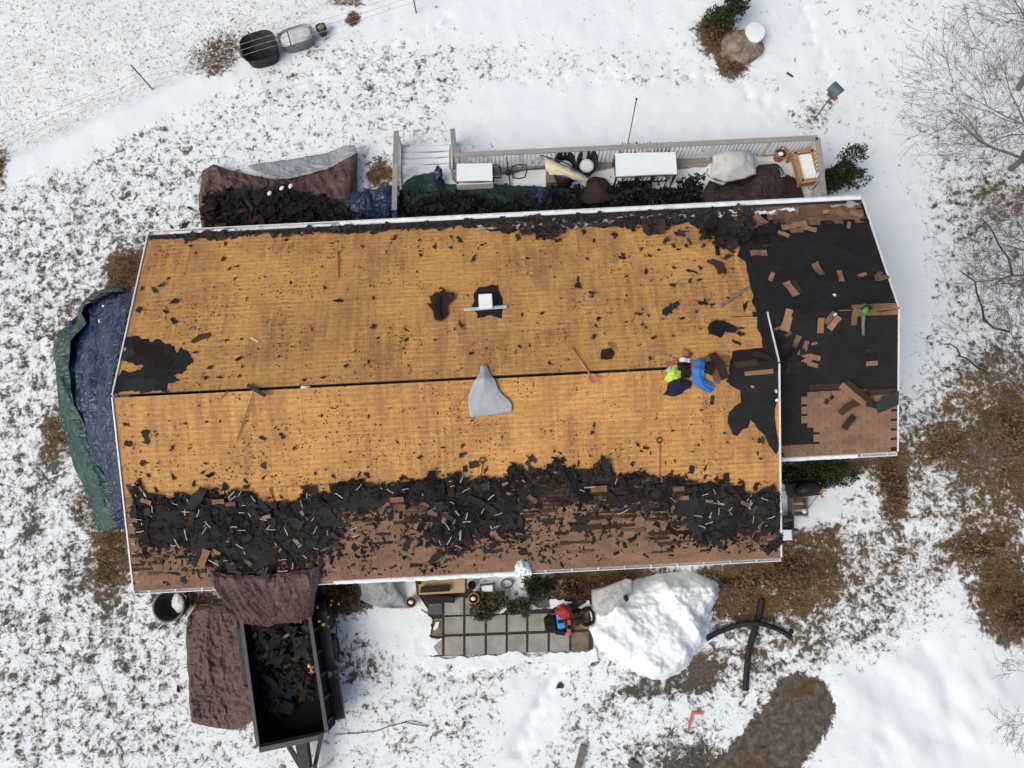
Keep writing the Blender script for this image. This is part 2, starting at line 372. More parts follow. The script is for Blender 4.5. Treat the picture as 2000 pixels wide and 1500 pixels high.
class MB:
    def __init__(s): s.V = []; s.F = []
    def add(s, V, Fc):
        n = len(s.V); s.V.extend([tuple(map(float, v)) for v in V]); s.F.extend([tuple(i + n for i in f) for f in Fc]); return s
    def hexa(s, b, t):          # 4 bottom, 4 top points
        return s.add(list(b) + list(t), [(3, 2, 1, 0), (4, 5, 6, 7), (0, 1, 5, 4), (1, 2, 6, 5), (2, 3, 7, 6), (3, 0, 4, 7)])
    def box(s, c, size, rz=0.0, R=None):
        if R is None: R = Matrix.Rotation(rz, 3, 'Z')
        hx, hy, hz = size[0] / 2, size[1] / 2, size[2] / 2
        c = Vector([float(v) for v in c])
        q = [c + R @ Vector(p) for p in ((-hx, -hy, -hz), (hx, -hy, -hz), (hx, hy, -hz), (-hx, hy, -hz), (-hx, -hy, hz), (hx, -hy, hz), (hx, hy, hz), (-hx, hy, hz))]
        return s.hexa(q[:4], q[4:])
    def bar(s, p0, p1, wd, ht, up=(0, 0, 1)):
        p0 = Vector([float(v) for v in p0]); p1 = Vector([float(v) for v in p1]); d = (p1 - p0).normalized()
        u = Vector(up); sx = d.cross(u)
        if sx.length < 1e-4: sx = d.cross(Vector((1, 0, 0)))
        sx.normalize(); u = sx.cross(d).normalized()
        a, b = sx * wd / 2, u * ht / 2
        return s.hexa([p0 - a - b, p0 + a - b, p1 + a - b, p1 - a - b], [p0 - a + b, p0 + a + b, p1 + a + b, p1 - a + b])
    def tube(s, pts, r, n=6, cap=True):
        P = [Vector([float(v) for v in p]) for p in pts]; m = len(P)
        rr = r if isinstance(r, (list, tuple)) else [r] * m
        rings = []
        ref = Vector((0.13, 0.31, 0.94))
        for i, p in enumerate(P):
            d = (P[min(i + 1, m - 1)] - P[max(i - 1, 0)])
            if d.length < 1e-9: d = Vector((0, 0, 1))
            d.normalize(); a = d.cross(ref)
            if a.length < 0.05: a = d.cross(Vector((1, 0, 0)))
            a.normalize(); b = d.cross(a)
            rings.append([p + (a * math.cos(t) + b * math.sin(t)) * rr[i] for t in (2 * math.pi * k / n for k in range(n))])
        V = [v for g in rings for v in g]; Fc = []
        for i in range(m - 1):
            for k in range(n): Fc.append((i * n + k, i * n + (k + 1) % n, (i + 1) * n + (k + 1) % n, (i + 1) * n + k))
        if cap: Fc.append(tuple(range(n))[::-1]); Fc.append(tuple((m - 1) * n + k for k in range(n)))
        return s.add(V, Fc)
    def lathe(s, c, prof, n=20, sx=1.0, sy=1.0, rz=0.0, pw=2.0, cap=True):
        V = []; Fc = []; cr, sr = math.cos(rz), math.sin(rz)
        for (r, z) in prof:
            for k in range(n):
                t = 2 * math.pi * k / n; ct, st = math.cos(t), math.sin(t)
                e = 2.0 / pw
                x = math.copysign(abs(ct) ** e, ct) * r * sx; y = math.copysign(abs(st) ** e, st) * r * sy
                V.append((c[0] + x * cr - y * sr, c[1] + x * sr + y * cr, c[2] + z))
        for i in range(len(prof) - 1):
            for k in range(n): Fc.append((i * n + k, i * n + (k + 1) % n, (i + 1) * n + (k + 1) % n, (i + 1) * n + k))
        if cap: Fc.append(tuple(range(n))[::-1]); Fc.append(tuple((len(prof) - 1) * n + k for k in range(n)))
        return s.add(V, Fc)
    def build(s, name, mat, parent=None, smooth=False, label=None, loc=None, bevel=0.0):
        if parent: o0 = rootloc(parent)
        elif loc is not None: o0 = Vector([float(v) for v in loc])
        else:
            A = np.array(s.V); o0 = Vector((float(A[:, 0].mean()), float(A[:, 1].mean()), float(A[:, 2].min())))
        me = mesh_of(name, [(v[0] - o0.x, v[1] - o0.y, v[2] - o0.z) for v in s.V], s.F, mat, smooth)
        o = link(name, me, parent, None if parent else o0)
        if bevel:
            m = o.modifiers.new('bevel', 'BEVEL'); m.width = bevel; m.segments = 2; m.limit_method = 'ANGLE'
        if label: o['label'] = label
        return o
def copy_tree(o, parent=None):
    c = o.copy(); COL.objects.link(c)
    if parent: c.parent = parent
    for ch in list(o.children): copy_tree(ch, c)
    return c

def lump(c, rx, ry, rz, seed, n=22, m=9, rough=.5):
    V = []
    for i in range(m):
        ph = math.pi * .5 * i / (m - 1)
        for k in range(n):
            a = 2 * math.pi * k / n; d = (math.cos(a) * math.cos(ph), math.sin(a) * math.cos(ph), math.sin(ph))
            q = 1 - rough * .5 + rough * float(fbm(np.array(d[0] * 2.2 + 5 + seed), np.array(d[1] * 2.2 + d[2] * 2.6 + seed * 3), seed, 4))
            V.append((c[0] + d[0] * q * rx, c[1] + d[1] * q * ry, c[2] + d[2] * q * rz))
    mb = MB(); mb.add(V, [(i * n + k, i * n + (k + 1) % n, (i + 1) * n + (k + 1) % n, (i + 1) * n + k) for i in range(m - 1) for k in range(n)] + [tuple(range(n))[::-1]]); return mb
def resample(P, n):
    P = np.array(P, float); d = np.r_[0, np.cumsum(np.linalg.norm(np.diff(P, axis=0), axis=1))]
    t = np.linspace(0, d[-1], n); return np.stack([np.interp(t, d, P[:, i]) for i in range(3)], 1)
def cloth(name, rows, mat, nu=60, nv=40, amp=0.05, fs=1.5, seed=1, parent=None, aniso=(1, 1), edge=0.02, crumple=0.0, smooth_rows=True, thick=0.006, flat=0.0):
    """rows: lists of world points, each row running the same way; lofted, then crumpled."""
    Rw = np.stack([resample(r, nu) for r in rows])          # k,nu,3
    k = len(rows); t = np.linspace(0, k - 1, nv); i0 = np.clip(t.astype(int), 0, k - 2); f = t - i0
    if k > 2 and smooth_rows:
        pad = np.concatenate([2 * Rw[:1] - Rw[1:2], Rw, 2 * Rw[-1:] - Rw[-2:-1]]); j = i0 + 1; f_ = f[:, None, None]
        p0, p1, p2, p3 = pad[j - 1], pad[j], pad[j + 1], pad[j + 2]
        G = 0.5 * (2 * p1 + (p2 - p0) * f_ + (2 * p0 - 5 * p1 + 4 * p2 - p3) * f_ ** 2 + (3 * p1 - p0 - 3 * p2 + p3) * f_ ** 3)
    else: G = Rw[i0] * (1 - f[:, None, None]) + Rw[i0 + 1] * f[:, None, None]
    du = np.gradient(G, axis=1); dv = np.gradient(G, axis=0)
    N = np.cross(du, dv); N /= np.linalg.norm(N, axis=2, keepdims=True) + 1e-9
    N *= np.where(N[..., 2:3] < 0, -1, 1)
    su = np.cumsum(np.linalg.norm(du, axis=2), 1) * aniso[0]; sv = np.cumsum(np.linalg.norm(dv, axis=2), 0) * aniso[1]
    wx = fbm(su * 0.7, sv * 0.7, seed + 50, 2) * 1.3; wy = fbm(su * 0.7, sv * 0.7, seed + 60, 2) * 1.3
    a = 1 - np.abs(2 * vnoise((su + wx) * fs, (sv + wy) * fs, seed) - 1)
    b = 1 - np.abs(2 * vnoise((su - wy) * fs * 2.1, (sv + wx) * fs * 2.1, seed + 7) - 1)
    e = 1 - np.abs(2 * vnoise((su * .8 + sv * .6 + wy) * fs * 4.3, (sv * .8 - su * .6 + wx) * fs * 4.3, seed + 9) - 1)
    c = vnoise(su * fs * 5, sv * fs * 5, seed + 11)
    h = amp * (0.55 * a ** 2 + 0.32 * b ** 2 + 0.18 * e ** 2 + (0.06 + crumple) * c)
    if flat:
        uu = np.linspace(0, 1, nu)[None, :]; vv = np.linspace(0, 1, nv)[:, None]
        h = h * np.clip(np.minimum(np.minimum(uu, 1 - uu), np.minimum(vv, 1 - vv)) / flat, 0.12, 1)
    G = G + N * h[..., None]
    if edge:
        G[..., 0] += (fbm(su * 3, sv * 3, seed + 21, 3) - .5) * edge * 2; G[..., 1] += (fbm(su * 3, sv * 3, seed + 31, 3) - .5) * edge * 2
    V = G.reshape(-1, 3); Fc = [(r * nu + q, r * nu + q + 1, (r + 1) * nu + q + 1, (r + 1) * nu + q) for r in range(nv - 1) for q in range(nu - 1)]
    mb = MB(); mb.add(V, Fc); o = mb.build(name, mat, parent, smooth=True)
    if thick:
        m = o.modifiers.new('thickness', 'SOLIDIFY'); m.thickness = thick; m.offset = 1
    return o

def ragged(pts, jag=0.10, it=3, rng=None, closed=True):
    rng = rng or rnd; P = [Vector((float(p[0]), float(p[1]))) for p in pts]
    for k in range(it):
        Q = []; n = len(P)
        for i in range(n if closed else n - 1):
            a, b = P[i], P[(i + 1) % n]; d = b - a; L = d.length
            Q.append(a)
            if L > 0.03:
                nn = Vector((-d.y, d.x)); Q.append(a + d * rng.uniform(0.35, 0.65) + nn * rng.uniform(-jag, jag))
        if not closed: Q.append(P[-1])
        P = Q
    return P
def tri_poly(P, spacing=None, rng=None):
    """constrained triangulation of outline P (2D) -> verts, faces; optional interior points"""
    pts = list(P); n = len(pts); edges = [(i, (i + 1) % n) for i in range(n)]
    if spacing:
        xs = [p.x for p in P]; ys = [p.y for p in P]; x = min(xs) + spacing * .5
        ax = np.array(xs); ay = np.array(ys); bx = np.roll(ax, -1); by = np.roll(ay, -1)
        while x < max(xs):
            y = min(ys) + spacing * .5
            while y < max(ys):
                qx, qy = x + (rng or rnd).uniform(-.25, .25) * spacing, y + (rng or rnd).uniform(-.25, .25) * spacing
                with np.errstate(divide='ignore', invalid='ignore'):
                    cr = ((ay > qy) != (by > qy)) & (qx < (bx - ax) * (qy - ay) / (by - ay) + ax)
                if cr.sum() % 2: pts.append(Vector((qx, qy)))
                y += spacing
            x += spacing
    V, E, Fc, *_ = delaunay_2d_cdt(pts, edges, [], 1, 1e-5)
    return V, [tuple(f) for f in Fc], n
def plate(P2, zf, th, spacing=None):
    """thin plate over 2D outline, top surface zf(x,y); returns MB"""
    V, Fc, n = tri_poly(P2, spacing)
    mb = MB(); m = len(V)
    T = [(v.x, v.y, zf(v.x, v.y) + th) for v in V]; B = [(v.x, v.y, zf(v.x, v.y)) for v in V]
    from collections import Counter
    ec = {}
    for f in Fc:
        for i in range(len(f)): ec[(f[i], f[(i + 1) % len(f)])] = 1
    side = [(b + m, a + m, a, b) for (a, b) in ec if (b, a) not in ec]
    mb.add(T + B, [tuple(f) for f in Fc] + [tuple(reversed([i + m for i in f])) for f in Fc] + side)
    return mb
def roof_plate(name, pxs, k, off, th, mat, jag=0.0, it=0, parent=None, spacing=None, wave=0.0, seed=0, tear=None):
    P = [on(px, py, k, off) for px, py in pxs]
    Q = ragged(P, jag, it) if it else [Vector((p[0], p[1])) for p in P]
    for q in Q: q.x = min(q.x, XE + .004)
    a, b = PL[k]
    zf = lambda x, y: a + b * y + off * math.sqrt(1 + b * b) + (wave * float(fbm(x * 2.2, y * 2.2, seed, 3)) if wave else 0)
    return plate(Q, zf, th, spacing).build(name, mat, parent)
def slope_matrix(pos, k, yaw=0.0, tx=0.0, ty=0.0, sc=(1, 1, 1)):
    n = pln(k) if k else Vector((0, 0, 1))
    q = Vector((0, 0, 1)).rotation_difference(n).to_matrix().to_4x4()
    return Matrix.Translation(Vector([float(v) for v in pos])) @ q @ Matrix.Rotation(yaw, 4, 'Z') @ Matrix.Rotation(tx, 4, 'X') @ Matrix.Rotation(ty, 4, 'Y') @ Matrix.Diagonal((*sc, 1))

# ------------------------------------------------------------------ GROUND
def blob(X, Y, cx, cy, rx, ry, ang=0.0, soft=0.5):
    c, s = math.cos(math.radians(ang)), math.sin(math.radians(ang))
    u = ((X - cx) * c + (Y - cy) * s) / rx; v = (-(X - cx) * s + (Y - cy) * c) / ry
    d = np.sqrt(u * u + v * v); return np.clip((1 + soft - d) / (2 * soft), 0, 1)
def heap(x, y):
    return 0 * x
def ground_h(x, y):
    X, Y = to_px(np.stack([x, y, np.zeros_like(x)], -1))
    fade = np.clip(1 - (np.abs(x - 9) - 22) / 30, 0, 1) * np.clip(1 - (np.abs(y - 2) - 18) / 30, 0, 1)
    h = (fbm(x * 0.5, y * 0.5, 3, 3) - 0.5) * 0.10 + (fbm(x * 2.2, y * 2.2, 9, 3) - 0.5) * 0.05
    # bank along the field edge, top left
    ln = (Y - (330 - 0.47 * X)) / 1.1
    h = h + 0.18 * np.exp(-((ln - 15) / 30) ** 2) * (X < 620) * np.clip((620 - X) / 160, 0, 1)
    # footprints path to the front walk
    pth = np.abs(X - (1085 - (Y - 1320) * 0.55))
    h = h - 0.10 * np.exp(-(pth / 16) ** 2) * ((Y > 1300) & (Y < 1480)) * (0.5 + vnoise(X / 14, Y / 14, 4))
    # drifted lumps, lower right
    lr = blob(X, Y, 1830, 1400, 200, 120, 0, 0.5)
    h = h + lr * (fbm(x * 1.1 + y * .4, y * 0.7, 31, 3) - 0.5) * 0.28
    lw = blob(X, Y, 720, 1260, 110, 90, 0, .5); h = h + lw * (fbm(x * 1.3, y * 1.3, 37, 2) - .5) * .2
    ft = 0
    for (x0, y0, x1, y1, n_) in [(1560, 0, 1625, 170, 16), (1450, 170, 1560, 250, 12), (1000, 150, 1480, 145, 24), (1090, 1320, 1010, 1490, 14), (700, 1330, 1080, 1310, 26), (1600, 1300, 1500, 1280, 8), (1700, 1260, 1980, 1290, 9), (60, 520, 300, 420, 20), (880, 30, 560, 180, 24)]:
        for i in range(n_):
            q = i / n_; cx, cy = x0 + (x1 - x0) * q + (6 if i % 2 else -6) + 26 * (math.sin(i * 12.9898 + x0) * 43.7 % 1 - .5), y0 + (y1 - y0) * q + (4 if i % 3 else -5) + 22 * (math.sin(i * 78.233 + y0) * 91.3 % 1 - .5)
            ft = ft + np.exp(-(((X - cx) / 6) ** 2 + ((Y - cy) / 7) ** 2))
    return (h - .045 * np.clip(ft, 0, 1)) * fade
def axis(a, b, st, far):
    c = np.arange(a, b + 1e-6, st); o = st * 2 * (1.35 ** np.arange(1, 40)); o = np.cumsum(o); o = o[o < far]
    return np.r_[(a - o)[::-1], c, b + o]
gx = axis(-8.5, 29.0, 0.095, 900); gy = axis(-12.5, 16.0, 0.095, 900)
GX, GY = np.meshgrid(gx, gy)
GH = ground_h(GX, GY)
PX, PY = to_px(np.stack([GX, GY, np.zeros_like(GX)], -1))
bare = np.full(GX.shape, 0.30); brown = np.full(GX.shape, 0.10); fine = np.zeros(GX.shape); dirt = np.zeros(GX.shape)
def setv(A, m, v):
    A *= (1 - m); A += m * v
def B(*a, **k): return blob(PX, PY, *a, **k)
# broad areas
setv(bare, B(200, 900, 330, 700, 0, soft=.5), 0.46)
setv(bare, B(60, 1250, 220, 300, 0, soft=.5), 0.43)
setv(bare, B(900, 170, 330, 120, 0, soft=.6), 0.36)
setv(bare, B(1500, 160, 330, 190, 0, soft=.6), 0.19)
setv(bare, B(1180, 145, 260, 40, 4, soft=.6), 0.30)
setv(bare, B(1080, 230, 190, 60, 0, soft=.5), 0.02)
setv(bare, B(1000, 30, 330, 50, 0, soft=.6), 0.13)
setv(bare, B(1740, 480, 80, 240, 8, soft=.5), 0.015)
setv(bare, B(1320, 230, 200, 50, 0, soft=.5), 0.05)
setv(bare, B(1900, 300, 160, 130, 20, soft=.6), 0.33)
setv(bare, B(1930, 440, 120, 110, 0, soft=.6), 0.44)
setv(bare, B(1960, 650, 120, 140, 0, soft=.5), 0.40)
setv(bare, B(1000, 1400, 330, 140, 0, soft=.4), 0.36)
setv(bare, B(760, 1230, 90, 60, 0, soft=.6), 0.12)
setv(bare, B(1030, 1420, 50, 90, 25, soft=.6), 0.12)
setv(bare, B(1790, 1390, 190, 170, 0, soft=.35), 0.03)
setv(bare, B(1980, 1420, 120, 120, 0, soft=.4), 0.08)
setv(bare, B(1640, 1180, 160, 120, 0, soft=.5), 0.50)
setv(bare, B(1470, 1260, 110, 100, 0, soft=.5), 0.52)
setv(brown, B(1520, 1220, 200, 120, 0, soft=.5), 0.6)
setv(bare, B(1750, 830, 100, 60, 0, soft=.5), 0.44)
setv(bare, B(1610, 990, 70, 60, -35, soft=.5), 0.34)
setv(bare, B(1640, 1040, 80, 70, 0, soft=.5), 0.46)
# field above the diagonal, top left
fld = np.clip((330 - 0.47 * PX - PY) / 30 + 0.5, 0, 1) * np.clip((900 - PX) / 250, 0, 1)
setv(bare, fld, 0.27); setv(fine, fld, 1.0); setv(brown, fld, 0.5)
bank = np.exp(-((PY - (355 - 0.47 * PX)) / 24) ** 2) * np.clip((560 - PX) / 120, 0, 1)
setv(bare, np.clip(bank * 1.3, 0, 1), 0.02)
for (x0, y0, x1, y1, wd, vb) in [(92, 870, 52, 1050, 9, .62), (112, 890, 72, 1060, 7, .56), (150, 985, 132, 1160, 8, .56), (176, 1090, 240, 1310, 9, .56), (60, 1060, 110, 1330, 7, .54), (205, 1150, 170, 1290, 8, .54), (1085, 1320, 1000, 1500, 14, .03), (640, 1400, 980, 1320, 10, .42), (20, 700, 110, 640, 8, .56)]:
    tt = np.clip(((PX - x0) * (x1 - x0) + (PY - y0) * (y1 - y0)) / ((x1 - x0) ** 2 + (y1 - y0) ** 2), 0, 1)
    dd_ = np.hypot(PX - x0 - tt * (x1 - x0) - 5 * np.sin(tt * 9), PY - y0 - tt * (y1 - y0)) / wd
    setv(bare, np.clip(1.5 - dd_, 0, 1) * .85, vb)
# brown / matted patches
for (cx, cy, rx, ry, an, vb) in [(425, 105, 60, 32, -30, .58), (440, 130, 40, 20, -30, .6), (690, 38, 14, 12, 0, 1), (680, 5, 40, 10, 0, .6), (5, 335, 18, 40, 0, .7),
        (248, 530, 34, 42, 30, .95), (300, 470, 60, 26, 0, .5), (150, 640, 40, 40, 0, .55), (112, 850, 30, 50, 20, .68), (215, 1085, 38, 90, 5, .78), (175, 980, 30, 60, 20, .6), (745, 345, 26, 30, 0, .75),
        (1740, 950, 40, 85, 8, .95), (1850, 870, 90, 50, -30, .70), (1960, 800, 60, 100, 0, .82), (1985, 900, 60, 80, 0, .85), (1840, 960, 60, 50, 0, .45), (1900, 1060, 90, 45, -20, .66), (1960, 1150, 60, 80, 0, .95),
        (1985, 1215, 40, 40, 0, .95), (1560, 1100, 90, 66, 0, .9), (1450, 1130, 170, 22, -4, 1.0), (1440, 1165, 70, 50, 0, .85), (1520, 1150, 80, 60, 0, .75), (1690, 1080, 60, 50, -40, .52), (1580, 1060, 40, 30, 0, .7),
        (1780, 1100, 70, 45, 0, .5), (1660, 915, 50, 25, -20, .85), (1862, 1000, 24, 24, 0, .7), (1870, 790, 60, 40, 0, .6), (1910, 740, 60, 40, 0, .6), (1940, 375, 60, 30, 0, .56), (1960, 410, 50, 30, 0, .56),
        (1180, 1125, 100, 20, -3, .95), (1120, 1160, 70, 30, 0, .8), (960, 1180, 60, 20, 0, .6), (660, 1170, 60, 36, 0, .86), (375, 1170, 60, 16, 0, .8), (1592, 222, 46, 36, 0, .42), (1430, 125, 28, 26, 20, .9), (1400, 70, 36, 40, 0, 1.0)]:
    m = B(cx, cy, rx, ry, an, soft=.55); setv(bare, m, vb); setv(brown, m, 1.0)
for (cx, cy, rx, ry, an, vb) in [(1300, 1338, 90, 24, -8, .72), (1370, 1310, 40, 34, -40, .85), (1310, 1470, 90, 40, -15, .55), (1350, 1490, 60, 30, 0, .75), (1210, 1395, 40, 20, 0, .42), (690, 1290, 60, 50, 0, .5), (720, 1310, 30, 30, 0, .5)]:
    m = B(cx, cy, rx, ry, an, soft=.55); setv(bare, m, vb)
setv(bare, B(1610, 985, 70, 34, -25, soft=.5), 0.14); setv(bare, B(1690, 985, 45, 50, 0, soft=.5), 0.40)
setv(bare, B(1850, 985, 60, 40, -20, soft=.6), 0.50); setv(bare, B(1960, 1000, 40, 50, 30, soft=.6), 0.66); setv(brown, B(1880, 1000, 140, 120, 0, soft=.6), 1.0); setv(brown, B(1700, 1000, 160, 140, 0, soft=.6), .8); setv(bare, B(1920, 920, 60, 50, 0, soft=.6), .72)
# far from the house outside the frame: calm snow field
outm = np.clip((np.hypot((GX - 9) / 22, (GY - 2) / 17) - 1) / 0.3, 0, 1); setv(bare, outm, 0.28)
# bare dirt pad, bottom right
def inpoly(X, Y, pts):
    ins = np.zeros(X.shape, bool); n = len(pts)
    for i in range(n):
        (x1, y1), (x2, y2) = pts[i], pts[(i + 1) % n]
        if y1 == y2: continue
        ins ^= ((y1 > Y) != (y2 > Y)) & (X < (x2 - x1) * (Y - y1) / (y2 - y1) + x1)
    return ins
dp = [(1545, 1312), (1580, 1312), (1612, 1335), (1630, 1365), (1632, 1395), (1612, 1430), (1590, 1462), (1565, 1500), (1540, 1580), (1330, 1580), (1370, 1500), (1430, 1450), (1465, 1405), (1500, 1375), (1510, 1340)]
d0 = inpoly(PX, PY, dp).astype(float)
for _ in range(16): d0 = (d0 + np.roll(d0, 1, 0) + np.roll(d0, -1, 0) + np.roll(d0, 1, 1) + np.roll(d0, -1, 1)) / 5
dirt[:] = d0
def build_ground():
    ny, nx = GX.shape
    V = np.stack([GX, GY, GH], -1).reshape(-1, 3)
    idx = np.arange(ny * nx).reshape(ny, nx)
    Q = np.stack([idx[:-1, :-1], idx[:-1, 1:], idx[1:, 1:], idx[1:, :-1]], -1).reshape(-1, 4)
    me = bpy.data.meshes.new('ground'); me.vertices.add(len(V)); me.vertices.foreach_set('co', V.ravel())
    me.loops.add(Q.size); me.polygons.add(len(Q)); me.loops.foreach_set('vertex_index', Q.ravel().astype(np.int32))
    me.polygons.foreach_set('loop_start', np.arange(0, Q.size, 4, dtype=np.int32)); me.polygons.foreach_set('loop_total', np.full(len(Q), 4, np.int32))
    me.polygons.foreach_set('use_smooth', np.ones(len(Q), bool)); me.update(calc_edges=True)
    for nm, A in (('bare', bare), ('brown', brown), ('fine', fine), ('dirt', dirt)):
        at_ = me.attributes.new(nm, 'FLOAT', 'POINT'); at_.data.foreach_set('value', A.ravel().astype(np.float32))
    me.materials.append(MATS['ground_snow'])
    tag(link('ground', me), kind='structure')
build_ground()
def gz(x, y): return float(ground_h(np.array([float(x)]), np.array([float(y)]))[0])
def gp(px, py, dz=0.0):
    p = at(px, py, 0.0); z = gz(p[0], p[1]); p = at(px, py, z); return np.array([p[0], p[1], z + dz])

# snow heap shovelled off the roof
def snow_heap():
    out = [(1150, 1240), (1162, 1215), (1150, 1185), (1170, 1165), (1230, 1135), (1300, 1122), (1366, 1120), (1408, 1136), (1404, 1160), (1376, 1196), (1384, 1222), (1372, 1256), (1338, 1294), (1302, 1326), (1262, 1318), (1210, 1290), (1175, 1262)]
    W = np.array([at(x, y, 0) for x, y in out]); x0, y0 = W[:, 0].min() - .4, W[:, 1].min() - .4; x1, y1 = W[:, 0].max() + .4, W[:, 1].max() + .4
    n = 150; xs = np.linspace(x0, x1, n); ys = np.linspace(y0, y1, n); X, Y = np.meshgrid(xs, ys)
    m = inpoly(X, Y, [(p[0], p[1]) for p in W]).astype(float)
    for _ in range(150):
        m = (m + np.roll(m, 1, 0) + np.roll(m, -1, 0) + np.roll(m, 1, 1) + np.roll(m, -1, 1)) / 5
    n_ = fbm(X * 1.4, Y * 1.4, 77, 5, .55); r_ = 1 - np.abs(2 * fbm(X * 1.1 + Y * .8, Y * .5, 81, 3) - 1)
    mm = np.clip((m + .42 * (fbm(X * 1.6, Y * 1.6, 85, 5, .6) - .5) - .30) / .70, 0, 1)
    h = -0.03 + mm ** 1.2 * (0.30 + 0.40 * n_ + 0.24 * r_) + (fbm(X * 5, Y * 5, 83, 4) - .5) * 0.10 * np.clip(mm * 4, 0, 1)
    cl = np.clip(fbm(X * 6, Y * 6, 95, 2) - .66, 0, 1) * np.clip(mm * 8, 0, 1) * np.clip(1.2 - mm * 2.2, 0, 1); h += cl * .7
    # ploughed furrows running toward the house
    h += m * 0.035 * np.sin((X * 1.0 + Y * 0.55) * 7 + 4 * fbm(X, Y, 90, 2))
    V = np.stack([X, Y, h], -1).reshape(-1, 3)
    mb = MB(); mb.add(V, [(r * n + q, r * n + q + 1, (r + 1) * n + q + 1, (r + 1) * n + q) for r in range(n - 1) for q in range(n - 1) if mm[r, q] > 0 or mm[r + 1, q + 1] > 0 or mm[r, q + 1] > 0 or mm[r + 1, q] > 0])
    tag(mb.build('snow_pile', 'snow_heap', smooth=True), 'large heap of shovelled white snow in front of the house', 'snow pile', kind='structure')
snow_heap()

# dry grass standing through the snow (nobody could count it)
def grass(name, mat, n, key, hmin, hmax, seed, wd=0.012):
    r = np.random.RandomState(seed)
    p = key.copy(); vis = (PX > -30) & (PX < 2030) & (PY > -30) & (PY < 1530); p = p * vis
    px = p.ravel() / p.sum(); ii = r.choice(px.size, n, p=px)
    x = GX.ravel()[ii] + r.uniform(-.06, .06, n); y = GY.ravel()[ii] + r.uniform(-.06, .06, n); z = GH.ravel()[ii] - .01
    a = r.uniform(0, 2 * np.pi, n); h = r.uniform(hmin, hmax, n); ln = r.uniform(0.3, 1.6, n) * h; wv = wd * r.uniform(.6, 1.6, n)
    dx, dy = np.cos(a), np.sin(a)
    B0 = np.stack([x - dy * wv, y + dx * wv, z], 1); B1 = np.stack([x + dy * wv, y - dx * wv, z], 1)
    M0 = np.stack([x + dx * ln * .4, y + dy * ln * .4, z + h * .7], 1); T = np.stack([x + dx * ln, y + dy * ln, z + h], 1)
    V = np.stack([B0, B1, M0, T], 1).reshape(-1, 3)
    i = np.arange(n) * 4; Fc = np.concatenate([np.stack([i, i + 1, i + 2], 1), np.stack([i + 1, i + 3, i + 2], 1)]).tolist()
    me = mesh_of(name, V, Fc, mat); return link(name, me)
house_mask = ((GX > 0.2) & (GX < 16) & (np.abs(GY) < 4.3)) | ((GX > 15.9) & (GX < 19.2) & (GY > -1.8) & (GY < 4.3))
tag(grass('dry_grass', 'dry_grass', 20000, np.clip(bare * brown - 0.35, 0, 1) * ~house_mask, .03, .12, 5), 'matted dry brown grass showing through the thin snow', 'grass', kind='stuff')
tag(grass('grass_tufts', 'tuft', 9000, np.clip(bare - 0.22, 0, .3) * (1 - brown) * ~house_mask, .03, .08, 6, .014), 'small dark grass tips poking through the snow', 'grass', kind='stuff')

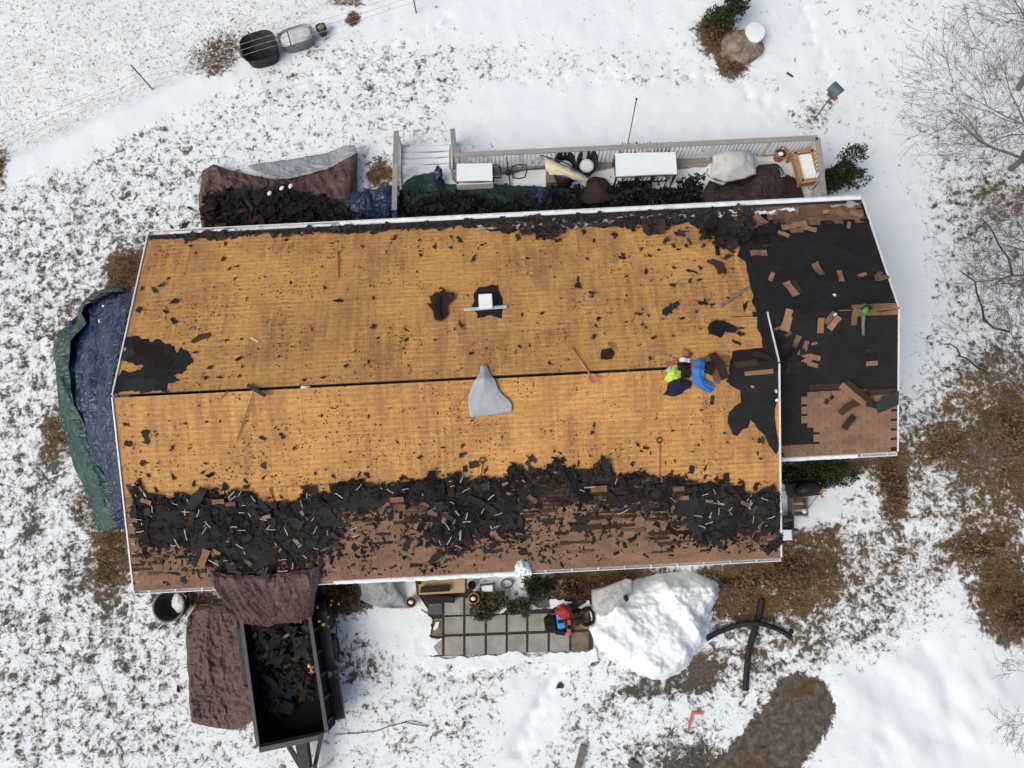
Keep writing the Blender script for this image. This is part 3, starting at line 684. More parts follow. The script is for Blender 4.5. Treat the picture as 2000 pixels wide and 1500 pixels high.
# ------------------------------------------------------------------ HOUSE
L_MAIN, L_EXT = 16.12, 3.29
house = thing('house', 'long low house with its roof stripped down to orange plywood', 'house', (8, 0, 0))
roof = None
XE = L_MAIN + L_EXT
def zN(y): return HR - SL * y
def zS(y): return HR + SL * y
def zX(y): return ZXR - SL * abs(y - YR)
def build_house():
    global roof
    t = 0.30; ov = 0.42
    # walls: closed gabled boxes under the roof
    mb = MB()
    def gable_box(x0, x1, ys, yn, yr, zf, dz=0.16):
        prof = [(ys, 0), (yn, 0), (yn, zf(yn) - dz), (yr, zf(yr) - dz), (ys, zf(ys) - dz)]
        n = 5; V = [(x0, y, z) for y, z in prof] + [(x1, y, z) for y, z in prof]
        mb.add(V, [tuple(range(n))[::-1], tuple(range(n, 2 * n))] + [(i, (i + 1) % n, n + (i + 1) % n, n + i) for i in (1, 4)])
    gable_box(0.30, L_MAIN - 0.12, -HW + ov, HW - ov, 0.0, lambda y: zN(y) if y > 0 else zS(y))
    gable_box(L_MAIN - 0.12, XE - 0.22, YSE + 0.35, HW - ov - .004, YR, zX)
    mb.build('wall', 'siding', house)
    # structural roof slabs just under the sheathing
    mb = MB(); d = 0.025; th = 0.12
    def slab(x0, x1, ya, yb, f):
        b = [(x0, ya, f(ya) - d - th), (x1, ya, f(ya) - d - th), (x1, yb, f(yb) - d - th), (x0, yb, f(yb) - d - th)]
        mb.hexa(b, [(p[0], p[1], p[2] + th) for p in b])
    slab(0.02, L_MAIN - .02, 0.04, HW - .02, zN); slab(0.02, L_MAIN - .02, -HW + .02, -0.04, zS)
    slab(L_MAIN - .02, XE - .02, YR + .002, HW - .02, zN); slab(L_MAIN - 1.0, XE - .02, YSE + .02, YR - .002, zX)
    roof = mb.build('roof', 'grey_wood', house)
    # 4 x 8 ft plywood sheets, staggered, each one its own piece
    cs = 1 / math.sqrt(1 + SL * SL)
    def sheets(k, x0, x1, yd, ye, rows, f):
        for r in range(rows):
            ya = yd + (ye - yd) * r / rows; yb = yd + (ye - yd) * (r + 1) / rows
            sg = 1 if yb > ya else -1
            ya += 0.0025 * sg; yb -= 0.0025 * sg
            x = x0 - (1.22 if r % 2 else 0.35)
            while x < x1 - .05:
                a, b = max(x, x0) + .0025, min(x + 2.44, x1) - .0025
                x += 2.44
                if b - a < .1: continue
                m2 = MB(); dz = rnd.uniform(-.003, .002)
                bt = [(a, ya, f(ya) - .022), (b, ya, f(ya) - .022), (b, yb, f(yb) - .022), (a, yb, f(yb) - .022)]
                if sg < 0: bt = [bt[3], bt[2], bt[1], bt[0]]
                m2.hexa(bt, [(p[0], p[1], p[2] + .02 + dz) for p in bt])
                m2.build('sheathing_panel', 'plywood', roof)
    sheets('N', 0, L_MAIN, 0.035, HW, 4, zN); sheets('S', 0, L_MAIN, -0.035, -HW, 4, zS)
    sheets('N', L_MAIN + .002, XE, YR + .01, HW, 3, zN); sheets('X', L_MAIN - .9, XE, YR - .01, YSE, 3, zX)
    # trim: rake boards, fascia
    def rake(x, ya, yb, f, mat='white_paint', wd=0.035, h=0.19):
        mb = MB(); mb.bar((x, ya, f(ya) - h / 2 + .03), (x, yb, f(yb) - h / 2 + .03), wd, h); mb.build('rake_board', mat, house)
    rake(-0.022, -HW, -.001, zS); rake(-0.022, .001, HW, zN)
    rake(L_MAIN + .022, -HW, -.001, zS); rake(L_MAIN + .022, .001, YR + .05, zN)
    rake(XE + .022, YR + .001, HW, zN); rake(XE + .022, YSE, YR - .001, zX)
    for ya, x0, x1, sgn, f in ((HW, 0, XE, 1, zN), (-HW, 0, L_MAIN, -1, zS), (YSE, L_MAIN + .06, XE, -1, zX)):
        mb = MB(); mb.box(((x0 + x1) / 2, ya + sgn * .018, f(ya) - .115), (x1 - x0, .03, .17)); mb.build('fascia', 'white_paint', house)
        # K-style gutter as an open trough
        g = ya + sgn * .035; wd = .115 if sgn > 0 else .085; z0 = f(ya) - .15; z1 = f(ya) - .035
        gt = MB()
        gt.box(((x0 + x1) / 2, g + sgn * wd / 2, z0), (x1 - x0 + .04, wd, .006))
        gt.box(((x0 + x1) / 2, g + sgn * wd, (z0 + z1) / 2), (x1 - x0 + .04, .02, z1 - z0 + .03))
        gt.box(((x0 + x1) / 2, g + sgn * .004, (z0 + z1) / 2), (x1 - x0 + .04, .006, z1 - z0 - .02))
        gt.box((x0 - .02, g + sgn * wd / 2, (z0 + z1) / 2), (.008, wd, z1 - z0)); gt.box((x1 + .02, g + sgn * wd / 2, (z0 + z1) / 2), (.008, wd, z1 - z0))
        go = gt.build('gutter', 'white_paint', house)
        x = x0 + .35
        while x < x1:
            hb = MB(); hb.box((x, g + sgn * wd / 2, z1 + .008), (.035, wd, .01)); hb.build('gutter_hanger', 'white_paint', go); x += .66 if sgn < 0 else 1.3
    # snow lying in the gutters
    def gsnow(x0, x1, ya, sgn, f, seed, lo, hi, wd=.11, thr=.35):
        mb = MB(); n = int((x1 - x0) / .05); xs = np.linspace(x0, x1, n); on_ = fbm(xs * 1.3, xs * 0, seed, 3) > thr
        rows = []
        z0 = f(ya) - .06
        hN = fbm(xs * 6, xs * 0 + 3, seed + 1, 3)
        V = []; Fc = []
        for j, (u, zz) in enumerate(((0.0, 0), (.3, 1), (.75, 1), (1.0, .1))):
            for i in range(n): V.append((xs[i], ya + sgn * (.012 + wd * u * (0.8 + .4 * hN[i])), z0 + (lo + (hi - lo) * hN[i]) * zz))
        for j in range(3):
            for i in range(n - 1):
                if on_[i]: Fc.append((j * n + i, j * n + i + 1, (j + 1) * n + i + 1, (j + 1) * n + i))
        mb.add(V, Fc); tag(mb.build('gutter_snow', 'snow', house, smooth=True), kind='stuff')
    gsnow(5.2, XE, HW, 1, zN, 5, .05, .10, .15, .12); gsnow(5.0, 9.9, -HW, -1, zS, 8, .06, .13, .14, .30)
    gsnow(L_MAIN + .1, XE - 1.0, YSE, -1, zX, 11, .05, .09, .12, .30); gsnow(.3, 5.0, HW, 1, zN, 15, .02, .05, .1, .55)
    # snow still lying on the eave courses of the north slope
    for pp, sd in (([(1405, 416), (1470, 409), (1520, 410), (1558, 405), (1560, 414), (1500, 419), (1440, 424), (1400, 428)], 3), ([(1622, 401), (1676, 397), (1680, 402), (1660, 406), (1626, 407)], 4),
                   ([(1180, 428), (1280, 420), (1385, 412), (1400, 420), (1340, 427), (1260, 430), (1190, 437)], 6), ([(930, 441), (1060, 432), (1180, 427), (1180, 434), (1060, 440), (935, 448)], 9)):
        roof_plate('eave_snow', pp, 'N', .034, .012, 'ice_grey' if sd in (4, 6, 9) else 'snow_dirty', .22, 4, house)
    # flashing of the south ext eave
build_house()

# underlayment left on the roof
fe = MATS  # (materials table)
roof_plate('underlayment', [(1385, 428), (1402, 462), (1425, 470), (1446, 482), (1440, 500), (1457, 512), (1463, 548), (1471, 575), (1468, 590), (1480, 612), (1478, 640), (1488, 660), (1490, 679), (1460, 682), (1430, 686), (1428, 700), (1424, 712), (1522, 705.5), (1499, 618.5), (1600, 613), (1757, 604), (1690, 396)], 'N', .003, .006, 'roofing_felt', .06, 2, house)
roof_plate('underlayment', [(1424, 713), (1425, 730), (1418, 745), (1433, 757), (1446, 762), (1448, 785), (1432, 797), (1423, 806), (1421, 826), (1430, 848), (1440, 852), (1452, 838), (1460, 836), (1466, 820), (1474, 828), (1480, 838), (1494, 850), (1500, 865), (1516, 888), (1520, 880), (1521, 707)], 'S', .003, .006, 'roofing_felt', .06, 3, house)
def quadX():
    mb = MB(); x0, x1 = L_MAIN - .9, XE + .01
    P = [(x0, YSE - .02, zX(YSE - .02) + .004), (x1, YSE - .02, zX(YSE - .02) + .004), (x1, YR, zX(YR) + .004), (x0, YR, zX(YR) + .004)]
    mb.hexa(P, [(p[0], p[1], p[2] + .006) for p in P]); mb.build('underlayment', 'roofing_felt', house)
quadX()
roof_plate('underlayment', [(237, 664), (250, 658), (265, 656), (282, 662), (296, 668), (305, 662), (316, 668), (345, 690), (352, 678), (378, 705), (366, 714), (356, 730), (338, 735), (350, 744), (330, 748), (325, 760), (330, 767), (222, 770), (228, 735), (240, 722), (262, 726), (280, 716), (262, 712), (240, 706)], 'N', .003, .007, 'roofing_felt', .22, 4, house)
roof_plate('underlayment', [(258, 664), (290, 676), (318, 678), (340, 700), (330, 722), (300, 712), (296, 694), (262, 690)], 'N', .013, .006, 'shingle_back', .25, 3, house)
roof_plate('underlayment', [(250, 742), (300, 738), (318, 752), (300, 762), (240, 765)], 'N', .013, .006, 'shingle_dark', .2, 3, house)
roof_plate('underlayment', [(240, 688), (262, 682), (266, 690), (246, 700), (236, 704)], 'N', .012, .007, 'shingle_dark', .10, 3, house)
roof_plate('underlayment', [(926, 572), (934, 562), (948, 560), (960, 556), (974, 558), (977, 575), (982, 592), (980, 622), (968, 619), (958, 615), (945, 620), (932, 622), (930, 610), (922, 600)], 'N', .003, .006, 'roofing_felt', .10, 2, house)
# ragged strip of felt and old shingle along the north eave
def north_strip():
    lo = []; up = []
    for i in range(61):
        px = 292 + (1400 - 292) * i / 60; e = 461 - (px - 288) * 66 / 1400
        if px < 640: wd = 5 + 3 * rnd.random()
        elif px < 940: wd = 8 + 8 * rnd.random()
        else: wd = 16 + 22 * rnd.random() * (1.0 if px > 990 else .5)
        up.append((px, e + 2.0)); lo.append((px, e + wd))
    roof_plate('underlayment', up + lo[::-1], 'N', .004, .012, 'shingle_dark', .10, 2, house)
    roof_plate('underlayment', [(1000, 437), (1100, 430), (1220, 424), (1320, 417), (1330, 427), (1230, 436), (1100, 442), (1010, 447)], 'N', .018, .012, 'shingle_back', .12, 3, house)
north_strip()
# drip edge metal
for k, ya, x0, x1, sgn, f in (('N', HW, 0, XE, 1, zN), ('S', -HW, 0, L_MAIN, -1, zS)):
    mb = MB(); y0, y1 = ya - sgn * .07, ya + sgn * .012
    b = [(x0, y0, f(y0) + .003), (x1, y0, f(y0) + .003), (x1, y1, f(y1) + .003), (x0, y1, f(y1) + .003)]
    if sgn > 0: mb.hexa(b, [(p[0], p[1], p[2] + .004) for p in b])
    else: b = b[::-1]; mb.hexa(b, [(p[0], p[1], p[2] + .004) for p in b])
    mb.build('drip_edge', 'dark_metal' if sgn > 0 else 'dark_metal', house)

# three-tab shingle courses still on the roof: single tabs as pieces, remainder joined
EXPO, TABW = 0.1225, 0.306
def tab_mesh():
    g = 0.006
    mb = MB(); a = TABW / 2 - g; mb.box((0, EXPO * .55, 0), (2 * a, EXPO * 1.5, .006)); return mesh_of('shingle', mb.V, mb.F, 'shingle_brown')
TAB = tab_mesh()
tabs_left = 300
def lay_tabs(k, y_eave, nrow, inside, limit, sgn_up):
    """courses from the eave upward; returns positions"""
    out = []
    a, b = PL[k]; cs = 1 / math.sqrt(1 + b * b)
    for r in range(nrow):
        y = y_eave + EXPO * cs * r * sgn_up; x = -.02 + (TABW / 2 if r % 2 else 0) + TABW * .5
        while x < XE:
            z = a + b * y; u, v = to_px(np.array([x, y + EXPO * .5 * cs * sgn_up, a + b * (y + EXPO * .5 * cs * sgn_up)]))
            if inside(u, v, x): out.append((x, y, z, r))
            x += TABW
    return out
def place_tabs(lst, k, n_ind, seed):
    n = pln(k); q = Vector((0, 0, 1)).rotation_difference(n).to_matrix().to_4x4(); r_ = random.Random(seed)
    mb = MB()
    for i, (x, y, z, r) in enumerate(lst):
        Mx = Matrix.Translation(Vector((x, y, z)) + n * (.012 + .0006 * (i % 3))) @ q @ Matrix.Rotation(r_.uniform(-.012, .012), 4, 'Z') @ Matrix.Rotation(-.035, 4, 'X')
        if i < n_ind:
            o = link('shingle', TAB, roof); o.matrix_local = Matrix.Translation(-rootloc(roof)) @ Mx
        else: mb.add([Mx @ v.co for v in TAB.vertices], [tuple(p.vertices) for p in TAB.polygons])
    if mb.V: tag(mb.build('shingle', 'shingle_brown', roof), kind='stuff')
def in_x(u, v, x):
    if x > XE + .02: return False
    stair = {0: 1572, 1: 1580}[int(v / 9.5) % 2] + 3 * math.sin(v * 3.7)
    if v > 838: stair = 1596 - (v - 838) * .2
    if v > 868: stair = 1526
    return stair < u < 1760 and v > 767
lx = lay_tabs('X', YSE, 17, in_x, 0, 1)
place_tabs(lx, 'X', 150, 3)
TOPB = [(245, 946), (271, 948), (277, 971), (300, 973), (328, 979), (345, 969), (369, 971), (404, 965), (445, 969), (466, 965), (496, 969), (503, 983), (521, 991), (546, 989), (566, 985), (587, 973), (599, 948), (611, 969), (640, 967), (651, 956), (676, 943), (699, 943), (726, 952), (757, 949), (802, 948), (820, 938), (834, 943), (865, 941), (892, 925), (906, 936), (928, 943), (946, 934), (964, 947), (982, 945), (1000, 911), (1021, 921), (1070, 917), (1084, 893), (1101, 914), (1126, 917), (1112, 945), (1140, 942), (1154, 921), (1168, 907), (1192, 914), (1203, 935), (1259, 921), (1290, 942), (1315, 931), (1346, 945), (1357, 952), (1375, 949), (1390, 946), (1418, 943), (1423, 953), (1450, 953), (1459, 967), (1486, 971), (1501, 958), (1519, 967)]
tbx = np.array([p[0] for p in TOPB], float); tby = np.array([p[1] for p in TOPB], float)
def topb(px): return np.interp(px, tbx, tby)
def in_s(u, v, x): return v > topb(u) + 8 and .05 < x < L_MAIN - .02
ls = lay_tabs('S', -HW - .02, 20, in_s, 0, 1)
place_tabs(ls, 'S', 150, 4)
# last course on the north slope corner of the wing
def in_n(u, v, x):
    top = 395 + (1690 - u) * .048
    if u > 1690 + (v - 394) * .33: return False
    if u < 1440: return False
    d = v - top
    lim = 47 if u < 1600 else (38 if u < 1640 else 42)
    if 1608 < u < 1622: return False
    return 8 < d < lim + 6 * math.sin(u * .09) and not (1500 < u < 1530 and d > 30)
ln_ = []
for r in range(7):
    cs = 1 / math.sqrt(1 + SL * SL); y = HW - EXPO * cs * (r + 1); x = 12.0 + (TABW / 2 if r % 2 else 0)
    while x < XE - .1:
        u, v = to_px(np.array([x, y, zN(y)]))
        if in_n(u, v, x): ln_.append((x, y + EXPO * cs, zN(y + EXPO * cs), r))
        x += TABW
def place_n():
    n = pln('N'); q = Vector((0, 0, 1)).rotation_difference(n).to_matrix().to_4x4(); mb = MB()
    for i, (x, y, z, r) in enumerate(ln_):
        Mx = Matrix.Translation(Vector((x, y, z)) + n * .024) @ q @ Matrix.Rotation(math.pi + rnd.uniform(-.03, .03), 4, 'Z') @ Matrix.Rotation(-.035, 4, 'X')
        mb.add([Mx @ v.co for v in TAB.vertices], [tuple(p.vertices) for p in TAB.polygons])
    tag(mb.build('eave_shingle', 'shingle_worn', roof), kind='stuff')
place_n()
mb = MB()
for i in range(9):
    x0 = L_MAIN - .35 + i * .24; x1 = x0 + .24; j0 = rnd.uniform(.08, .14); j1 = rnd.uniform(.08, .14); zr = zX(YR) + .022
    V = [(x0, YR - j0, zr - j0 * SL), (x1, YR - j1, zr - j1 * SL), (x1, YR, zr), (x0, YR, zr), (x1, YR + j0, zr - j0 * SL), (x0, YR + j1, zr - j1 * SL)]
    mb.add(V + [(a, b, c - .007) for a, b, c in V], [(0, 1, 2, 3), (3, 2, 4, 5), (9, 8, 7, 6), (11, 10, 8, 9), (0, 6, 7, 1), (5, 4, 10, 11)])
mb.build('ridge_felt', 'roofing_felt', house)
# ridge cap left on the wing
def ridge_caps():
    for i in range(5):
        x = XE + .03 - .14 - i * .22; mb = MB()
        V = []; w2 = .15; z = zX(YR) + .02 + .006 * i
        V = [(x - .15, YR - w2, z - w2 * SL), (x - .15, YR, z), (x - .15, YR + w2, z - w2 * SL), (x + .15, YR - w2, z - w2 * SL), (x + .15, YR, z + .004), (x + .15, YR + w2, z - w2 * SL)]
        V += [(a, b, c - .008) for a, b, c in V]
        mb.add(V, [(0, 3, 4, 1), (1, 4, 5, 2), (7, 10, 9, 6), (8, 11, 10, 7), (0, 1, 7, 6), (1, 2, 8, 7), (9, 10, 4, 3), (10, 11, 5, 4), (0, 6, 9, 3), (2, 5, 11, 8)])
        mb.build('ridge_cap', 'shingle_loose', roof)
ridge_caps()
# vent pipe through the north slope with its white cap, and a loose board below
c = on(949, 592, 'N', 0); vt = MB(); vt.box((c[0], c[1] - .02, c[2] + .1), (.30, .34, .22)); vent = vt.build('roof_vent', 'white_metal', house, bevel=.03)
v2 = MB(); v2.box((c[0], c[1] - .02, c[2] + .235), (.34, .38, .035)); v2.build('vent_cap', 'white_metal', vent, bevel=.015)
v3 = MB(); v3.box((c[0] + .01, c[1] - .0, c[2] - .0), (.52, .56, .02), R=Vector((0, 0, 1)).rotation_difference(pln('N')).to_matrix()); v3.build('flashing', 'black_steel', vent)
a, b = on(906, 605, 'N', .06), on(990, 599, 'N', .06)
mb = MB(); mb.bar(a, b, .085, .03, pln('N')); tag(mb.build('trim_board', 'trim_board', bevel=.006), 'pale grey trim board lying below the white roof vent', 'board')

# ------------------------------------------------------------------ LOOSE ROOFING SCRAP
def scrap_meshes(nv, rad, mat, seed, tabby=False, curl=0.03):
    out = []; r = random.Random(seed)
    for i in range(nv):
        if tabby:
            a = rad * r.uniform(.8, 1.25); b_ = a * r.uniform(.33, .44); base = [(-a, -b_), (a, -b_), (a, b_), (-a, b_)]; P = ragged(base, .035 if rad < .3 else .09, 2 if rad < .3 else 3, r)
        else:
            n = r.randint(6, 9); el = r.choice((.28, .4, .55, .8, .95)) * r.uniform(.85, 1.1); base = []
            for k in range(n):
                t = 2 * math.pi * k / n + r.uniform(-.25, .25); q = rad * r.uniform(.42, 1.2); base.append((math.cos(t) * q, math.sin(t) * q * el))
            P = ragged(base, .30, 3 if rad > .15 else 2, r)
        sx, sy, ph = r.uniform(-1, 1), r.uniform(-1, 1), r.uniform(0, 6)
        k1 = curl * r.uniform(.3, 1.5) / (rad * rad)
        zf = lambda x, y: k1 * (x * sx + y * sy) ** 2 + curl * .3 * math.sin(x * 9 / max(rad, .1) * .4 + ph)
        try: mb = plate(P, zf, .006, rad * .55)
        except Exception: continue
        out.append(mesh_of('scrap', mb.V, mb.F, mat))
    return out
SCR = scrap_meshes(14, 0.10, 'shingle_dark', 21)
SCRB = scrap_meshes(8, 0.22, 'shingle_dark', 22, curl=.05)
SCK = scrap_meshes(5, 0.12, 'shingle_back', 23)
TABL = scrap_meshes(6, 0.17, 'shingle_loose', 24, True, .03)
TABB = scrap_meshes(5, 0.19, 'shingle_back', 25, True, .04)
STRP = scrap_meshes(3, 0.40, 'shingle_dark', 26, True, .05)
PXM = 70.0   # pixels per metre on the roof
def znorth(px, py):
    if px < 400: return 'near the left rake'
    if px < 700: return 'around the orange shovel'
    if px < 1060: return 'around the white roof vent'
    if px < 1290: return 'around the pink shovel'
    return 'near the torn felt edge'
def zsouth(px, py):
    if px < 420: return 'near the left rake'
    if px < 860: return 'between the broom and the grey sheet'
    if px < 1200: return 'below the grey sheet'
    return 'around the red shovel'
def zheap(px):
    return 'above the tarp chute' if px < 640 else 'above the patio' if px < 1130 else 'near the white rake'
def loose(name, me, px, py, k, size, yaw, label, cat, group, off=.02, tx=0, ty=0, base=.10, sy=1.0):
    s = size / PXM / (2 * base)
    o = link(name, me); o.matrix_world = slope_matrix(on(px, py, k, off), k, yaw, tx, ty, (s, s * sy, min(1.0, s)))
    return tag(o, label, cat, group)
NL = [(436,504,10),(462,520,13),(448,524,10),(458,545,10),(302,566,18),(316,556,14),(277,564,10),(340,588,16),(325,609,12),(270,606,14),(340,627,16),(481,583,12),(567,552,11),(634,562,16),(660,588,20),(443,664,12),(471,662,8),(382,688,10),(355,692,9),(467,700,13),(410,718,12),(402,737,11),(430,737,13),(467,735,13),(609,644,10),(632,737,12),(676,715,9),(595,742,8),(381,494,12),(329,543,10),(518,541,8),
 (821,498,10),(926,506,16),(970,494,8),(1030,504,8),(1215,504,18),(1252,489,14),(1261,531,14),(1325,487,12),(1129,545,12),(1129,559,16),(1157,572,14),(1345,529,12),(1313,557,12),(1247,613,18),(1019,615,11),(1059,612,10),(1163,636,11),(1161,657,14),(1261,639,7),(730,637,16),(902,634,16),(793,664,12),(793,644,7),(876,647,8),(823,674,7),(849,664,7),(918,690,7),(1014,676,7),(1270,699,9),(674,714,9),(1276,660,10),(729,582,9),
 (1356,531,24),(1366,546,14),(1314,557,12),(1373,592,18),(1391,595,16),(1314,598,18),(1306,608,16),(1333,622,8),(1456,599,32),(1445,641,24),(1445,652,16),(960,446,26),(1012,462,14),(818,469,8),(821,490,10),(1252,485,14),(1217,500,12),(1300,470,16),(1345,470,20),(1395,512,26),(1412,528,24),(1374,480,14),(1420,500,20),(1160,470,10),(1090,470,14),(1050,462,18),(1200,458,20),(1270,452,26),(1330,455,26),(1140,452,16),(880,462,10),(730,455,14),(560,468,8),(440,476,12),(372,480,9),(312,490,8),(705,480,8)]
SLs = [(245,830,12),(282,848,18),(287,862,16),(336,876,16),(247,867,12),(278,905,18),(289,928,10),(338,932,14),(396,922,18),(410,928,16),(378,945,14),(401,905,8),(551,851,12),(513,856,11),(574,876,10),(514,910,13),(514,933,10),(308,905,7),(628,812,7),(865,874,11),(904,888,14),(905,868,8),(922,910,16),(949,917,15),(1038,896,20),(855,807,7),(1245,868,12),(1261,875,12),(786,933,12),(821,893,8),(1318,900,9),(1377,914,14),(1352,916,20),(1475,952,14),(1480,886,10),(1485,896,9),(1489,860,12),(1310,926,20),(700,930,9),(650,930,9),(480,940,12),(440,950,16),(1160,830,12),(1156,845,8),(1090,900,14),(1030,905,14),(1000,905,16),(1270,885,8),(1300,905,10),(1420,935,14),(1400,935,10),(1340,930,14),(1130,905,10)]
cnt = 0
for (px, py, s) in NL + [(rnd.uniform(285, 1440), rnd.uniform(470, 725), rnd.uniform(4, 8)) for _ in range(55)] + [(rnd.gauss(1300, 90), rnd.uniform(450, 640), rnd.uniform(5, 11)) for _ in range(26)]:
    if 1498 < px or px < 250: continue
    loose('roofing_scrap', rnd.choice(SCR if rnd.random() < .85 else SCK), px, py, 'N', s * 1.12, rnd.uniform(0, 6.28), 'small torn dark scrap on bare north slope, ' + znorth(px, py), 'roofing scrap', 'torn scraps on the north slope ' + znorth(px, py))
for (px, py, s) in SLs + [(rnd.uniform(260, 1490), rnd.uniform(790, 930), rnd.uniform(4, 8)) for _ in range(45)] + [(x_, float(topb(x_)) - rnd.uniform(3, 22), rnd.uniform(6, 13)) for x_ in [rnd.uniform(260, 1500) for _ in range(50)]]:
    loose('roofing_scrap', rnd.choice(SCR if rnd.random() < .9 else SCK), px, py, 'S', s * 1.12, rnd.uniform(0, 6.28), 'small torn dark scrap on bare south slope, ' + zsouth(px, py), 'roofing scrap', 'torn scraps on the south slope ' + zsouth(px, py))
# distinct bigger pieces on the plywood
def special(name, pxs, k, mat, label, cat, th=.008, off=.012, wave=.03, jag=.06, it=2, seed=1, lift=0.0):
    o = roof_plate(name, pxs, k, off, th, mat, jag, it, None, .06, wave, seed); return tag(o, label, cat)
special('felt_piece', [(1381, 640), (1390, 628), (1412, 626), (1425, 632), (1440, 640), (1434, 650), (1416, 648), (1408, 660), (1396, 655), (1384, 652)], 'N', 'roofing_felt', 'large torn black felt piece on plywood near the felted right end', 'felt piece', seed=3)
special('felt_flap', [(1390, 628), (1415, 630), (1414, 645), (1402, 655), (1392, 652)], 'N', 'shingle_dark', 'folded dark flap lying on top of the large torn felt piece', 'felt piece', off=.045, seed=4)
special('felt_piece', [(840, 580), (852, 571), (860, 574), (868, 562), (872, 572), (888, 574), (889, 583), (874, 597), (876, 615), (864, 629), (850, 626), (844, 606), (832, 592), (842, 594)], 'N', 'shingle_back', 'crumpled dark brown felt heap left of the white roof vent', 'felt piece', off=.02, wave=.16, seed=5)
special('felt_piece', [(851, 576), (862, 578), (858, 600), (862, 624), (852, 620), (850, 600)], 'N', 'roofing_felt', 'narrow black fold along the crumpled felt heap', 'felt piece', off=.09, wave=.12, seed=6)
special('shingle_piece', [(372, 667), (388, 654), (408, 650), (412, 657), (392, 664), (378, 671)], 'N', 'shingle_back', 'long curled brown shingle piece on the left of the north slope', 'shingle piece', seed=7)
special('shingle_piece', [(1174, 684), (1192, 680), (1200, 690), (1194, 702), (1174, 702)], 'N', 'shingle_back', 'brown shingle piece folded over below the ridge, right of the pink shovel', 'shingle piece', seed=8, wave=.05)
special('shingle_piece', [(1186, 669), (1192, 668), (1201, 676), (1199, 682), (1188, 676)], 'N', 'shingle_loose', 'small tan shingle corner standing on the folded brown piece', 'shingle piece', off=.06, seed=9)
special('felt_piece', [(1388, 773), (1395, 773), (1393, 791), (1386, 791)], 'S', 'shingle_dark', 'small upright rectangle of dark felt below the blue jacket', 'felt piece', jag=.02, seed=10)
special('felt_piece', [(1294, 604), (1306, 598), (1324, 588), (1328, 594), (1312, 606), (1300, 618), (1293, 614)], 'N', 'shingle_dark', 'dark diagonal shingle strip torn at both ends on the right of the north slope', 'felt piece', seed=11)
special('felt_piece', [(1427, 664), (1432, 664), (1447, 671), (1446, 675), (1434, 670)], 'N', 'shingle_dark', 'thin dark curl of felt near the right end of the plywood', 'felt piece', seed=12)
a, b = on(1408, 598, 'N', .03), on(1463, 560, 'N', .03)
mb = MB(); mb.bar(a, b, .075, .02, pln('N')); tag(mb.build('lath_board', 'grey_wood'), 'weathered grey lath lying diagonally beside the black felt', 'board')

# tan and brown shingle pieces strewn over the black felt of the wing
XP0 = [('N', 1441, 426, 30, 5, 0), ('N', 1486, 430, 30, -50, 0), ('N', 1509, 417, 26, 2, 0), ('N', 1554, 415, 18, 80, 0), ('N', 1590, 428, 26, 3, 0), ('N', 1579, 446, 30, -25, 0), ('N', 1530, 457, 30, -35, 0), ('N', 1472, 458, 20, -30, 0), ('N', 1647, 419, 30, -42, 0), ('N', 1672, 418, 26, -30, 0), ('N', 1658, 440, 18, 70, 0),
      ('N', 1424, 473, 44, -3, 1), ('N', 1488, 470, 34, 2, 1), ('N', 1482, 494, 34, 0, 0), ('N', 1507, 541, 28, 62, 0), ('N', 1545, 564, 34, -70, 0), ('N', 1557, 561, 36, -65, 1), ('N', 1598, 527, 28, -72, 0), ('N', 1642, 539, 26, 88, 0), ('N', 1684, 537, 24, 15, 0), ('N', 1716, 536, 20, 35, 0), ('N', 1720, 543, 26, 5, 0), ('N', 1712, 505, 12, 40, 1),
      ('X', 1538, 626, 40, 72, 0), ('X', 1552, 622, 40, 70, 1), ('X', 1603, 636, 28, 88, 0), ('X', 1621, 621, 28, 48, 0), ('X', 1629, 631, 28, 50, 0), ('X', 1669, 622, 28, 86, 0), ('X', 1703, 710, 24, 3, 0), ('X', 1702, 696, 22, 5, 1), ('X', 1519, 641, 14, 20, 0), ('X', 1539, 653, 15, 30, 0), ('X', 1555, 667, 22, 65, 0), ('X', 1590, 671, 16, 10, 0), ('X', 1573, 677, 24, 72, 0), ('X', 1559, 690, 32, 12, 1), ('X', 1590, 698, 26, -15, 0), ('X', 1576, 704, 22, 20, 0), ('X', 1541, 693, 20, 40, 1), ('X', 1587, 712, 22, -20, 0), ('X', 1565, 708, 20, 15, 1), ('X', 1530, 663, 18, 50, 1), ('X', 1540, 718, 22, 75, 1), ('X', 1568, 692, 20, -30, 0), ('X', 1700, 683, 14, 5, 1), ('X', 1535, 676, 20, 15, 1),
      ('N', 1560, 438, 30, 4, 0), ('N', 1540, 444, 26, 2, 0), ('N', 1556, 450, 28, 2, 0), ('N', 1520, 432, 24, 10, 1), ('N', 1500, 480, 22, 10, 1), ('N', 1455, 445, 24, 10, 1), ('N', 1620, 435, 22, 0, 1), ('N', 1690, 430, 20, -20, 1)]
XP = [(k, a, b, s * (.86 if not e else .9), f, e) for (k, a, b, s, f, e) in XP0]
ORD = ['', 'second ', 'third ', 'fourth ', 'fifth ', 'sixth ', 'seventh ', 'eighth ', 'ninth ', 'tenth ', 'eleventh ', 'twelfth ', 'thirteenth ', 'fourteenth ', 'fifteenth ']
def xzone(px, py):
    if py < 500: return ('along the north eave of the wing', 'x')
    if py < 580: return ('on open felt north of the wing ridge', 'x')
    if px > 1660: return ('below the leaf blower', 'y')
    if px > 1592: return ('left of the leaf blower', 'x')
    return ('in the cluster beside the white rake', 'y')
XL = {}
for e in XP: XL.setdefault((xzone(e[1], e[2]), e[5]), []).append(e)
